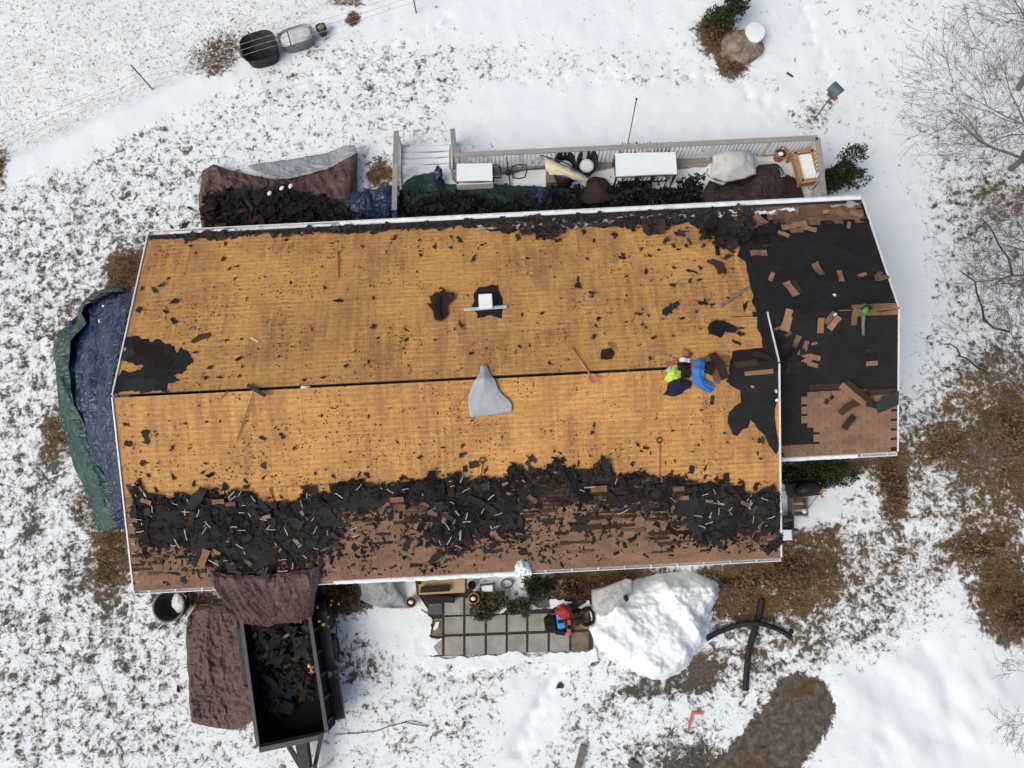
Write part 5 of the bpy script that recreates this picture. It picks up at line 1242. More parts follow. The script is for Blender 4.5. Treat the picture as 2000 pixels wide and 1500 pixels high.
mb = MB(); mb.lathe(at(993, 337, DZ0 + .22), [(.11, 0), (.10, .06), (.05, .12)], 14); mb.build('hub', 'dark_metal', st, smooth=True)
mb = MB(); mb.lathe(at(988, 363, DZ0 + .03), [(.08, 0), (.07, .05)], 10); mb.build('foot', 'dark_metal', st)
# covered grill
def grill():
    c = at(1430, 335, DZ0 + .3); t = thing('covered_grill', 'barbecue grill under a creased pale grey cover on the deck', 'grill', (c[0], c[1], DZ0 + .02))
    z0, z1, z2 = DZ0 + .06, DZ0 + .95, DZ0 + 1.22
    ring = lambda pts, z: [at(x, y, z) for x, y in pts]
    R0 = ring([(1396, 352), (1418, 356), (1446, 352), (1466, 346), (1466, 324), (1440, 322), (1412, 324), (1398, 328)], z0)
    R1 = ring([(1389, 346), (1415, 355), (1450, 349), (1475, 339), (1474, 306), (1462, 294), (1415, 293), (1393, 303)], z1)
    R2 = ring([(1401, 338), (1420, 343), (1445, 336), (1460, 330), (1461, 306), (1455, 295), (1418, 292), (1406, 300)], z1 + .16)
    R3 = ring([(1416, 326), (1428, 331), (1442, 327), (1452, 320), (1453, 304), (1448, 297), (1424, 296), (1416, 300)], z2)
    rings = []
    src = [R0, R1, R2, R3]
    n = 48
    for r in src:
        r = r + [r[0]]; rings.append(resample(r, n + 1)[:n])
    G = []
    for a, b, k in ((0, 1, 10), (1, 2, 4), (2, 3, 4)):
        for i in range(k): G.append(rings[a] * (1 - i / k) + rings[b] * (i / k))
    G.append(rings[3]); G = np.array(G)
    cc = np.array([c[0], c[1], 0])
    for i in range(len(G)):
        d = G[i] - cc; d[:, 2] = 0
        ang = np.arctan2(d[:, 1], d[:, 0]); f = (np.sin(ang * 9 + i * .1) * .5 + vnoise(ang * 4, np.full(n, i * .25), 3)) * .03 * (1 if i < 12 else .4)
        G[i] += d * f[:, None]; G[i][:, 2] += (vnoise(ang * 3, np.full(n, i * .4), 7) - .5) * .05
    V = G.reshape(-1, 3); m = len(G)
    Fc = [(i * n + k, i * n + (k + 1) % n, (i + 1) * n + (k + 1) % n, (i + 1) * n + k) for i in range(m - 1) for k in range(n)] + [tuple((m - 1) * n + k for k in range(n))]
    mb = MB(); mb.add(V, Fc); mb.build('cover', 'cover_grey', t, smooth=True)
    mb = MB(); mb.tube([at(1383, 330, DZ0 + .6), at(1379, 338, DZ0 + .6), at(1386, 346, DZ0 + .6)], .012, 6); mb.build('side_handle', 'dark_metal', t)
    for q in ((1402, 350), (1462, 344)): mb = MB(); p = at(*q, DZ0 + .05); mb.lathe((p[0], p[1], DZ0 + .02), [(.05, 0), (.05, .06)], 10); mb.build('wheel', 'rubber', t)
    mb = MB(); mb.hexa([at(1462, 345, z0), at(1472, 343, z0), at(1471, 312, z0), at(1461, 313, z0)], [at(1464, 344, z1 - .1), at(1477, 340, z1 - .1), at(1476, 303, z1 - .1), at(1463, 305, z1 - .1)]); mb.build('side_shelf', 'cover_grey', t)
grill()
def pot(px, py, z, r, h, mat, label, snow=True, name='flower_pot', cat='pot'):
    c = at(px, py, z + h); t = thing(name, label, cat, (c[0], c[1], z))
    mb = MB(); mb.lathe((c[0], c[1], z), [(r * .68, 0), (r * .93, h * .82), (r * 1.02, h * .82), (r * 1.02, h), (r * .86, h), (r * .82, h * .72), (r * .3, h * .70)], 24); mb.build('body', mat, t, smooth=False)
    mb = MB(); mb.lathe((c[0], c[1], z + h * .71), [(r * .82, 0), (r * .7, .012), (r * .2, .02)], 16); mb.build('soil', 'soil', t)
    if snow:
        mb = MB(); mb.lathe((c[0] - r * .1, c[1] - r * .05, z + h * .74), [(r * .5, 0), (r * .46, .03), (r * .2, .05)], 12, 1.0, .75); mb.build('snow_patch', 'snow', t, smooth=True)
    return t
pot(1528, 297, DZ0 + .02, .20, .40, 'terracotta', 'terracotta pot standing in the railing corner of the deck')
# cedar raised bed planter on the deck
def planter():
    z1 = DZ0 + .62; P = [at(x, y, z1) for x, y in [(1566, 355), (1602, 350), (1587, 293), (1551, 298)]]; c = sum(P) / 4
    t = thing('raised_planter', 'cedar raised bed planter filled with snow at the deck end', 'planter', (c[0], c[1], DZ0 + .02))
    for i in range(4):
        a, b = P[i], P[(i + 1) % 4]
        mb = MB(); mb.bar((a[0], a[1], z1 - .13), (b[0], b[1], z1 - .13), .05, .28); mb.build('side_board', 'cedar', t)
        mb = MB(); mb.bar((a[0], a[1], z1 + .02), (b[0], b[1], z1 + .02), .13, .025); mb.build('cap_board', 'cedar', t)
        mb = MB(); mb.box((a[0], a[1], (DZ0 + .02 + z1 - .02) / 2), (.08, .08, z1 - .02 - DZ0 - .02)); mb.build('leg', 'cedar', t)
    Q = [c + (p - c) * .86 for p in P]; mb = MB(); mb.hexa([(p[0], p[1], z1 - .2) for p in Q], [(p[0], p[1], z1 - .05) for p in Q]); mb.build('snow_fill', 'snow', t, bevel=.01)
planter()

# tarps and torn shingles thrown down on the deck and ground along the north wall
def tarp(name, rows, mat, label, nu=70, nv=40, amp=.06, fs=1.6, seed=1, aniso=(1, 1), edge=.03, crumple=.0, cat='tarp', flat=0.06):
    o = cloth(name, rows, mat, nu, nv, amp, fs, seed, None, aniso, edge, crumple, flat=flat); return tag(o, label, cat)
d1 = DZ0 + .06
tarp('tarp', [[at(1384, 352, d1 + .02), at(1410, 362, d1 + .05), at(1440, 356, d1 + .15), at(1478, 338, d1 + .35), at(1482, 322, d1 + .5), at(1516, 319, d1 + .4), at(1530, 340, d1 + .2), at(1552, 350, d1 + .1), at(1568, 384, d1)],
              [at(1372, 378, d1 + .15), at(1410, 375, d1 + .25), at(1440, 372, d1 + .4), at(1480, 362, d1 + .6), at(1500, 350, d1 + .6), at(1520, 348, d1 + .5), at(1538, 362, d1 + .3), at(1556, 372, d1 + .15), at(1574, 392, d1)],
              [at(1366, 402, d1 + .2), at(1410, 402, d1 + .4), at(1440, 402, d1 + .5), at(1480, 400, d1 + .6), at(1500, 400, d1 + .6), at(1525, 400, d1 + .5), at(1540, 399, d1 + .3), at(1560, 399, d1 + .2), at(1580, 397, d1)]],
     'tarp_brown_dark', 'dark brown tarp spread on the deck in front of the covered grill', 80, 44, .12, 1.5, 3, (1.6, .5))
tarp('tarp', [[at(1513, 342, d1 + .56), at(1518, 320, d1 + .5)], [at(1530, 346, d1 + .5), at(1530, 338, d1 + .4)], [at(1540, 340, d1 + .35), at(1536, 344, d1 + .3)]], 'tarp_pale', 'small folded pale corner of tarp on the dark brown deck tarp', 12, 12, .02, 3, 4)
tarp('tarp', [[at(783, 372, d1), at(800, 350, d1 + .05), at(830, 339, d1 + .1), at(852, 342, d1 + .25), at(864, 360, d1), at(930, 364, d1), at(1000, 366, d1), at(1060, 366, d1), at(1130, 368, d1)],
              [at(783, 395, d1 + .1), at(800, 378, d1 + .35), at(830, 366, d1 + .3), at(852, 362, d1 + .4), at(866, 376, d1 + .2), at(930, 380, d1 + .3), at(1000, 382, d1 + .3), at(1060, 382, d1 + .3), at(1140, 388, d1 + .2)],
              [at(783, 432, d1 + .2), at(800, 430, d1 + .4), at(830, 428, d1 + .4), at(852, 426, d1 + .4), at(866, 424, d1 + .4), at(930, 420, d1 + .4), at(1000, 417, d1 + .4), at(1060, 414, d1 + .4), at(1140, 411, d1 + .3)]],
     'tarp_green_dark', 'dark green tarp on the deck buried under torn shingles', 110, 44, .14, 1.8, 9, (1, .7))
tarp('tarp', [[at(848, 334, d1 + .5), at(855, 323, d1 + .5), at(864, 331, d1 + .45)], [at(850, 344, d1 + .45), at(858, 338, d1 + .5), at(864, 342, d1 + .4)], [at(850, 354, d1 + .4), at(857, 352, d1 + .4), at(862, 350, d1 + .35)]], 'tarp_blue', 'blue turned-over tip of the dark green deck tarp', 20, 16, .04, 3, 10)
tarp('tarp', [[at(1046, 376, d1 + .45), at(1060, 366, d1 + .5), at(1070, 376, d1 + .45)], [at(1030, 398, d1 + .5), at(1058, 386, d1 + .65), at(1082, 396, d1 + .5)], [at(1005, 414, d1 + .5), at(1050, 412, d1 + .55), at(1094, 410, d1 + .5)]], 'tarp_blue', 'crumpled blue tarp patch emerging from the shingles against the eave', 36, 24, .12, 3, 12)
tarp('tarp', [[at(1148, 350, d1 + .2), at(1160, 346, d1 + .3), at(1178, 348, d1 + .1)], [at(1140, 372, d1 + .3), at(1170, 366, d1 + .45), at(1204, 372, d1 + .1)], [at(1120, 400, d1 + .4), at(1170, 396, d1 + .5), at(1226, 386, d1 + .1)]], 'shingle_back', 'dark brown paper sheet leaning beside the long snowy table', 30, 24, .06, 2, 14)
kD = lambda z0: (lambda u, v, h: (at(u, v, z0 + h), None))
pile_stuff('shingle_debris', 1700, SCR * 2 + SCRB * 2 + SCK + TABB, lambda u, v: (1 if v > 388 - 10 * math.sin(u * .03) else .10 if v > 372 else 0) * (1 if u < 1100 else .9), kD(d1 + .5), .3, 'torn black shingles heaped on the green deck tarp below the eave', 61, (785, 1130), (370, 432), .35, .9, .35)
pile_stuff('shingle_debris', 1300, SCR * 2 + SCRB * 2 + SCK, lambda u, v: 1 if v > 366 + 12 * math.sin(u * .05) - (8 if 1230 < u < 1330 else 0) else .04, kD(DZ0 + .05), .45, 'torn black shingles heaped on the deck beside the long table', 62, (1120, 1372), (345, 412), .35, .9, .35)
pile_stuff('shingle_debris', 40, SCR, lambda u, v: .5, kD(DZ0 + .05), .02, 'stray felt scraps on the deck snow', 63, (1330, 1380), (338, 362), .2, .9, .2)
o = tag(roof_plate('felt_piece', [(1352, 342), (1356, 338), (1364, 354), (1362, 366), (1352, 360)], 'N', -2.0, .01, 'shingle_dark', .03, 2), 'black curled felt piece standing on deck snow left of grill', 'felt piece')
# brown tarp with a pale folded edge on the ground, left
g1 = .12
tarp('tarp', [[at(396, 352, g1), at(402, 330, g1 + .1), at(418, 322, g1 + .25), at(440, 330, g1 + .15), at(470, 338, g1 + .1), at(540, 352, g1), at(600, 342, g1), at(650, 320, g1 + .1), at(690, 298, g1 + .3), at(698, 300, g1)],
              [at(388, 385, g1), at(405, 370, g1 + .2), at(430, 362, g1 + .25), at(450, 365, g1 + .2), at(480, 368, g1 + .2), at(540, 372, g1 + .2), at(600, 366, g1 + .2), at(650, 352, g1 + .3), at(684, 340, g1 + .4), at(697, 340, g1 + .05)],
              [at(392, 420, g1), at(410, 410, g1 + .2), at(430, 405, g1 + .3), at(450, 405, g1 + .35), at(480, 405, g1 + .4), at(540, 405, g1 + .4), at(600, 400, g1 + .4), at(650, 394, g1 + .4), at(680, 388, g1 + .4), at(695, 385, g1 + .05)],
              [at(396, 460, g1), at(410, 458, g1 + .3), at(430, 456, g1 + .4), at(450, 455, g1 + .5), at(480, 453, g1 + .5), at(540, 448, g1 + .5), at(600, 444, g1 + .5), at(650, 440, g1 + .5), at(680, 438, g1 + .4), at(695, 436, g1 + .05)]],
     'tarp_brown', 'brown tarp on the snow north of the house, buried in shingles', 130, 70, .17, 1.7, 21, (1.5, .6))
tarp('tarp', [[at(482, 323, g1 + .05), at(530, 317, g1 + .05), at(580, 309, g1 + .05), at(640, 299, g1 + .1), at(672, 285, g1 + .35), at(692, 283, g1 + .5)], [at(505, 338, g1 + .12), at(540, 336, g1 + .14), at(590, 330, g1 + .15), at(645, 314, g1 + .2), at(678, 298, g1 + .45), at(695, 292, g1 + .5)], [at(530, 347, g1 + .24), at(560, 349, g1 + .26), at(600, 342, g1 + .27), at(650, 325, g1 + .32), at(682, 308, g1 + .48), at(696, 300, g1 + .5)]],
     'tarp_silver', 'pale silver turned-over edge of the brown ground tarp', 70, 16, .05, 1.5, 22, (1.5, 1))
pile_stuff('shingle_debris', 2300, SCR * 2 + SCRB * 3 + SCK * 2 + TABB, lambda u, v: min(1, max(0, (v - (378 + 10 * math.sin(u * .04)) + (20 if 480 < u < 560 else 0)) / 22)) * (1 if u < 690 else .4), kD(.64), .25, 'torn black shingles heaped on the brown ground tarp', 64, (398, 720), (355, 452), .35, .9, .3)
for (px, py) in ((527, 378), (551, 368), (568, 364)):
    mb = MB(); c = at(px, py, .85); mb.lathe(c, [(.08, 0), (.085, .03), (.05, .05)], 10, 1, .7, rnd.uniform(0, 3)); tag(mb.build('snow_lump', 'snow', smooth=True), 'small white snow lump on the brown ground tarp', 'snow lump', 'snow lumps on the brown tarp')
for (px, py, s, an) in ((404, 408, 34, 20), (578, 410, 34, 25), (505, 388, 26, 60), (472, 412, 22, 15), (500, 428, 24, 30), (430, 440, 22, 10)):
    o = link('shingle_piece', rnd.choice(TABB)); k_ = s / 64 / .38; o.matrix_world = slope_matrix(at(px, py, .92), None, math.radians(an), .15, .1, (k_, k_, 1)); tag(o, 'brown shingle tab face up in the heap on the ground tarp', 'shingle piece', 'brown tabs on the ground heap')
for (px, py, s) in ((372, 408, 14), (308, 420, 10), (362, 440, 30), (335, 444, 12), (385, 452, 14)):
    o = link('roofing_scrap', rnd.choice(SCR)); k_ = s / 64 / .2; o.matrix_world = slope_matrix(gp(px, py, .03), None, rnd.uniform(0, 6), 0, 0, (k_, k_, 1)); tag(o, 'black shingle scrap lying on the snow left of the brown tarp', 'roofing scrap', 'scraps on the snow by the brown tarp')
tarp('tarp', [[at(680, 380, .6), at(710, 376, .7), at(740, 368, .95), at(752, 362, 1.1), at(770, 366, 1.0), at(780, 385, .7)], [at(676, 398, .6), at(710, 392, .95), at(738, 388, 1.1), at(755, 380, 1.1), at(772, 385, 1.0), at(782, 400, .7)], [at(690, 410, .6), at(715, 405, .85), at(738, 408, 1.1), at(755, 408, 1.15), at(772, 408, 1.0), at(780, 415, .7)], [at(700, 424, .5), at(720, 424, .5), at(740, 426, .6), at(755, 428, .7), at(770, 428, .8), at(780, 430, .6)]],
     'tarp_blue', 'crumpled dark blue tarp bundle beside the deck stairs', 60, 44, .26, 2.2, 31, (1, 1), .02, .1)
mb = MB(); mb.bar(at(772, 402, 1.2), at(770, 434, 1.9), .12, .02); tag(mb.build('tarp_strap', 'tarp_green'), 'teal tarp edge hanging from the eave next to the railing', 'tarp')

# ------------------------------------------------------------------ TARP HANGING AT THE WEST GABLE
def gabt(y, z, dx): return np.array([-dx, y, z])
tarp('tarp', [[at(258, 572, 1.2), at(252, 600, 1.9), at(238, 660, 2.3), at(222, 740, 2.6), at(216, 775, 2.7), at(222, 820, 2.5), at(232, 900, 2.2), at(240, 980, 1.6), at(247, 1032, 1.0)],
              [at(222, 577, .5), at(208, 610, .8), at(192, 660, .8), at(178, 730, .8), at(176, 780, .8), at(190, 840, .8), at(210, 910, .7), at(222, 980, .5), at(232, 1032, .4)],
              [at(190, 584, .12), at(175, 615, .2), at(155, 660, .22), at(138, 730, .2), at(150, 790, .2), at(170, 850, .2), at(196, 915, .2), at(212, 985, .15), at(218, 1034, .12)],
              [at(172, 600, .08), at(152, 632, .1), at(128, 670, .1), at(122, 730, .1), at(136, 800, .1), at(156, 860, .1), at(180, 925, .1), at(200, 985, .1), at(204, 1036, .08)]],
     'tarp_blue', 'large blue tarp hanging down the left gable end onto the snow', 150, 100, .36, 1.0, 41, (.5, 1.1), .03)
tarp('tarp', [[at(246, 574, 1.25), at(222, 577, 1.10), at(200, 582, 0.90), at(180, 592, 0.80), at(168, 612, 0.78), at(176, 634, 0.80), at(160, 650, 0.76), at(140, 668, 0.75), at(136, 720, 0.72), at(150, 790, 0.72), at(176, 845, 0.72), at(206, 895, 0.75), at(224, 935, 0.80), at(229, 980, 0.85), at(240, 1026, 0.85)],
              [at(238, 570, 0.92), at(212, 573, 0.82), at(190, 580, 0.62), at(172, 592, 0.62), at(160, 610, 0.62), at(162, 630, 0.64), at(140, 652, 0.62), at(124, 672, 0.64), at(122, 730, 0.62), at(134, 800, 0.62), at(158, 865, 0.67), at(184, 920, 0.72), at(200, 960, 0.72), at(204, 990, 0.67), at(214, 1034, 0.62)],
              [at(240, 568, .1), at(205, 572, .05), at(180, 584, .05), at(166, 600, .05), at(158, 622, .05), at(142, 638, .05), at(120, 652, .05), at(111, 680, .05), at(112, 735, .05), at(122, 810, .05), at(140, 875, .05), at(166, 935, .05), at(184, 980, .05), at(194, 1010, .05), at(200, 1034, .05)]],
     'tarp_green', 'green underside turned up along the outer edge of the blue tarp', 160, 30, .16, 1.2, 43, (.5, 1.7), .03, 0, 'tarp', 0)
mb = MB(); mb.bar(at(182, 620, .45), at(254, 596, 2.05), .26, .03); tag(mb.build('felt_strip', 'shingle_dark'), 'black felt strip lying across the upper blue tarp', 'felt strip')
for (px, py, s) in ((205, 609, 8), (196, 628, 9), (203, 624, 8), (199, 640, 11), (202, 648, 9), (197, 656, 8), (190, 668, 5), (203, 598, 6)):
    mb = MB(); c = at(px, py, 1.05); r_ = s / 64 * .55; mb.lathe(c, [(r_, 0), (r_ * .8, .03), (r_ * .3, .045)], 8, 1.2, .7, rnd.uniform(0, 3)); tag(mb.build('snow_lump', 'snow', smooth=True), 'small white snow lump resting on the blue gable tarp', 'snow lump', 'snow lumps on the blue tarp')

# ------------------------------------------------------------------ DUMP TRAILER
def trailer():
    z1 = 1.38
    FL, FR_, BL = at(503, 1455, z1), at(640, 1424, z1), at(470, 1205, z1)
    u = Vector((BL - FL)); u.z = 0; u.normalize(); s = Vector((u.y, -u.x, 0)); W = Vector(FR_ - FL).dot(s); LN = 4.5
    o = Vector((float(FL[0]), float(FL[1]), 0))
    P = lambda x, y, z: o + s * x + u * y + Vector((0, 0, z))
    cen = P(W / 2, LN / 2, 0)
    t = thing('dump_trailer', 'black dump trailer full of torn shingles parked under the eave', 'trailer', cen)
    def bx(x0, x1, y0, y1, za, zb, name, mat='black_steel', par=None, bevel=0.0):
        mb = MB(); mb.hexa([P(x0, y0, za), P(x1, y0, za), P(x1, y1, za), P(x0, y1, za)], [P(x0, y0, zb), P(x1, y0, zb), P(x1, y1, zb), P(x0, y1, zb)]); return mb.build(name, mat, par or t, bevel=bevel)
    bx(.02, W - .02, -.01, LN - .02, .52, .58, 'bed', 'bed_steel')
    for nm, x0, x1 in (('side_wall', 0, .05), ('side_wall', W - .05, W)):
        wl = bx(x0, x1, 0, LN, .58, z1, nm, 'bed_steel')
        bx(x0 - .02, x1 + .02, -.02, LN + .02, z1, z1 + .06, 'top_rail', 'grey_steel', wl)
        for i in range(8):
            xx = x0 - .05 if x0 < .1 else x1; bx(xx, xx + .05, .15 + i * .58, .23 + i * .58, .5, z1, 'stake', 'black_steel', wl)
    bx(0, W, -.05, 0, .58, z1 - .0, 'front_wall', 'bed_steel')
    bx(.02, W - .25, -.20, -.06, z1 - .12, z1 + .02, 'tarp_housing', 'grey_steel', bevel=.02)
    bx(0, W, LN, LN + .05, .58, z1 - .05, 'tailgate')
    for sx in (-.62 + .3, W + .04):     # fenders and wheels
        mb = MB(); xs = sx; prof = [(1.3, .62), (1.45, .88), (1.7, .95), (2.9, .95), (3.15, .88), (3.3, .62)]
        V = [P(xs, y, z) for y, z in prof] + [P(xs + .28, y, z) for y, z in prof] + [P(xs, y, z - .03) for y, z in prof] + [P(xs + .28, y, z - .03) for y, z in prof]
        n = 6; Fc = []
        for i in range(n - 1): Fc += [(i, n + i, n + i + 1, i + 1), (2 * n + i, 2 * n + i + 1, 3 * n + i + 1, 3 * n + i), (i, i + 1, 2 * n + i + 1, 2 * n + i), (n + i, 3 * n + i, 3 * n + i + 1, n + i + 1)]
        mb.add(V, Fc); mb.build('fender', 'black_steel', t)
        for y in (1.88, 2.72):
            mb = MB(); c = P(xs + .14, y, .37)
            rings = []
            for k, (q, r) in enumerate(((-.11, .30), (-.09, .36), (.09, .36), (.11, .30), (.11, .2), (-.11, .2))):
                rings.append([c + s * q + u * (math.cos(a) * r) + Vector((0, 0, math.sin(a) * r)) for a in (2 * math.pi * j / 20 for j in range(20))])
            V = [v for g in rings for v in g]; Fc = [(i * 20 + j, i * 20 + (j + 1) % 20, ((i + 1) % 6) * 20 + (j + 1) % 20, ((i + 1) % 6) * 20 + j) for i in range(6) for j in range(20)]
            mb.add(V, Fc); wh = mb.build('wheel', 'rubber', t, smooth=True)
            mb = MB(); mb.tube([c - s * .07, c + s * .09], .2, 14); mb.build('rim', 'grey_steel', wh)
    # ramp / tool tray on the right side with ribs
    bx(W + .03, W + .30, .05, 1.15, .62, .70, 'side_tray', 'grey_steel')
    for i in range(3): bx(W + .06 + .08 * i, W + .09 + .08 * i, .1, 1.1, .70, .72, 'tray_rib', 'black_steel')
    bx(W + .06, W + .30, 3.35, 3.9, .55, .95, 'tool_box', 'black_steel', bevel=.02)
    mb = MB(); mb.tube([P(W + .30, 2.1, .7), P(W + .44, 2.25, .75), P(W + .46, 2.6, .75), P(W + .34, 2.9, .8)], .018, 6); mb.build('hose_loop', 'rubber', t)
    # A-frame tongue, jack, coupler
    for xa in (.35, W - .35):
        mb = MB(); mb.bar(P(xa, -.05, .50), P(W / 2, -1.45, .46), .09, .13); mb.build('tongue_beam', 'black_steel', t)
    mb = MB(); mb.hexa([P(.75, -.25, .57), P(W - .75, -.25, .57), P(W / 2 + .16, -1.0, .57), P(W / 2 - .16, -1.0, .57)], [P(.75, -.25, .80), P(W - .75, -.25, .80), P(W / 2 + .16, -1.0, .76), P(W / 2 - .16, -1.0, .76)]); mb.build('pump_box', 'black_steel', t, bevel=.03)
    mb = MB(); mb.tube([P(W / 2 + .12, -1.25, .05), P(W / 2 + .12, -1.25, 1.0)], .04, 10); mb.build('jack', 'black_steel', t)
    bx(W / 2 - .06, W / 2 + .06, -1.75, -1.4, .42, .52, 'coupler', 'black_steel')
    # green spill sheet under the tongue
    return P, W, LN
TP, TW, TL = trailer()
def in_trailer(u, v): return 1.0
def tr_pos(u, v, h):   # u,v in 0..1 across / along
    q = TP(.12 + u * (TW - .24), .25 + v * (TL - .4), 0)
    ht = .60 + max(0, (v - .22)) * .55 + (.16 if v > .4 else 0)
    return (np.array([q.x, q.y, ht + h]), None)
pile_stuff('shingle_debris', 900, SCR * 3 + SCRB * 3 + STRP + SCK * 3 + TABB, lambda u, v: min(1, max(.0, (v - .06 + .03 * math.sin(u * 7)) * 9)), tr_pos, .28, 'torn shingles filling the black dump trailer', 71, (0, 1), (0, 1), .35, 1.0, .28)
for (u, v, an, nm) in ((.42, .80, 1.5, 'tall upright'), (.55, .80, 1.5, 'second upright'), (.60, .55, .5, 'wide slanted'), (.22, .46, 1.0, 'narrow left'), (.66, .68, 1.5, 'thin'), (.3, .62, .3, 'dull'), (.5, .36, .4, 'low')):
    P_, _ = tr_pos(u, v, .33); o = link('shingle_piece', rnd.choice(TABL if nm in ('wide slanted', 'second upright', 'tall upright') else TABB)); o.matrix_world = slope_matrix(P_, None, an, .2, .2, (.55, .6, 1)); tag(o, nm + ' brown shingle tab on the load of the dump trailer', 'shingle piece', 'brown tabs in the trailer')
P_, _ = tr_pos(.88, .30, .12); mb = MB(); mb.lathe(P_, [(.10, 0), (.13, .07), (.07, .14)], 9, 1.2, .8, .4); tag(mb.build('crumpled_bag', 'pink_red', smooth=True), 'small crumpled red and white bag in the dump trailer', 'bag')
mb = MB(); mb.lathe(P_ + np.array([-.09, .10, .05]), [(.05, 0), (.06, .05), (.03, .09)], 8, 1.2, .8, 1.4); tag(mb.build('crumpled_paper', 'white_cloth', smooth=True), 'white scrap of paper beside the red bag in the trailer', 'paper')
for i in range(10):
    u_, v_ = rnd.uniform(612, 664), rnd.uniform(1172, 1228); c = at(u_, v_, .95 if u_ > 640 else 1.42); mb = MB(); mb.lathe(c, [(.022, 0), (.034, .012), (.02, .02)], 7, 1.3, .8, rnd.uniform(0, 3)); tag(mb.build('leaf', 'chip'), 'curled tan dead leaf at the rear corner of the dump trailer', 'leaf', 'dead leaves at the trailer corner')
# brown tarp chute from the eave into the trailer
tarp('tarp', [[on(408, 1112, 'S', .10), on(450, 1122, 'S', .2), on(500, 1124, 'S', .22), on(560, 1118, 'S', .22), on(626, 1105, 'S', .10)],
              [on(415, 1142, 'S', .08), on(455, 1142, 'S', .10), on(500, 1140, 'S', .10), on(560, 1137, 'S', .10), on(624, 1134, 'S', .08)],
              [at(436, 1170, 2.2), at(470, 1172, 2.1), at(510, 1172, 2.1), at(565, 1166, 2.2), at(618, 1160, 2.3)],
              [at(462, 1198, 1.6), at(490, 1202, 1.5), at(520, 1204, 1.45), at(570, 1200, 1.5), at(614, 1190, 1.6)],
              [at(470, 1212, 1.35), at(495, 1216, 1.25), at(525, 1216, 1.2), at(575, 1210, 1.2), at(610, 1204, 1.3)]],
     'tarp_brown', 'brown tarp chute hanging from the eave into the dump trailer', 90, 60, .20, 1.5, 51, (1.7, .35))
for (px, py, s) in ((520, 1128, 30), (455, 1110, 40), (556, 1135, 16), (430, 1098, 24), (545, 1187, 20)):
    o = link('felt_piece', rnd.choice(SCRB)); k_ = s / 68 / .44; o.matrix_world = slope_matrix(on(px, py, 'S', .34) if py < 1150 else at(px, py, 1.95), 'S', rnd.uniform(0, 6), 0, 0, (k_, k_, 1)); tag(o, 'dark felt scrap lying on the brown tarp chute', 'roofing scrap', 'scraps on the tarp chute')
# brown tarp on the ground left of the trailer
tarp('tarp', [[at(368, 1205, .10), at(385, 1180, .2), at(410, 1178, .25), at(430, 1180, .25), at(455, 1192, .45), at(472, 1205, .8)],
              [at(364, 1240, .08), at(390, 1235, .2), at(415, 1232, .2), at(440, 1232, .3), at(460, 1238, .45), at(476, 1240, .8)],
              [at(368, 1330, .08), at(395, 1328, .15), at(420, 1326, .15), at(445, 1324, .2), at(468, 1322, .4), at(486, 1320, .75)],
              [at(374, 1412, .08), at(400, 1416, .1), at(425, 1422, .12), at(450, 1426, .12), at(472, 1422, .3), at(494, 1408, .6)]],
     'tarp_brown', 'crumpled brown tarp spread on the snow left of the dump trailer', 90, 120, .17, 2.4, 53, (1, 1), .03, .12)
tarp('tarp', [[at(402, 1174, .3), at(440, 1184, .8), at(476, 1206, 1.3)], [at(410, 1180, .35), at(440, 1194, .6), at(474, 1214, .95)]], 'tarp_brown_dark', 'shadowed fold of brown tarp between eave and trailer', 30, 12, .1, 2, 54, (1, 1), .03)  # shade of this fold is put into its colour, a darker tarp brown

# ------------------------------------------------------------------ SOUTH SIDE: TUB, PATIO, POTS, SHRUBS
def tub():
    c = at(330, 1184, .55); t = thing('planter_tub', 'large round brown planter tub with snow inside below the eave', 'planter', (c[0], c[1], 0)); r = .42
    mb = MB(); mb.lathe((c[0], c[1], 0), [(r * .78, 0), (r, .55), (r * 1.04, .56), (r * 1.04, .58), (r * .94, .58), (r * .9, .50), (r * .72, .15), (.05, .14)], 32); mb.build('body', 'bark_dark', t, smooth=True)
    mb = MB(); mb.lathe((c[0], c[1], .565), [(r * .95, 0), (r * 1.055, 0), (r * 1.055, .03), (r * .95, .03), (r * .95, 0)], 32, cap=False); mb.build('rim', 'grey_wood', t)
    mb = lump((c[0] + .13, c[1] + .05, .20), .20, .28, .14, 3, 22, 8, .6); mb.build('snow_fill', 'snow', t, smooth=True)
tub()
patio = thing('patio', 'grid of square concrete pavers with dark joints in front of the house', 'patio', at(990, 1235, 0))
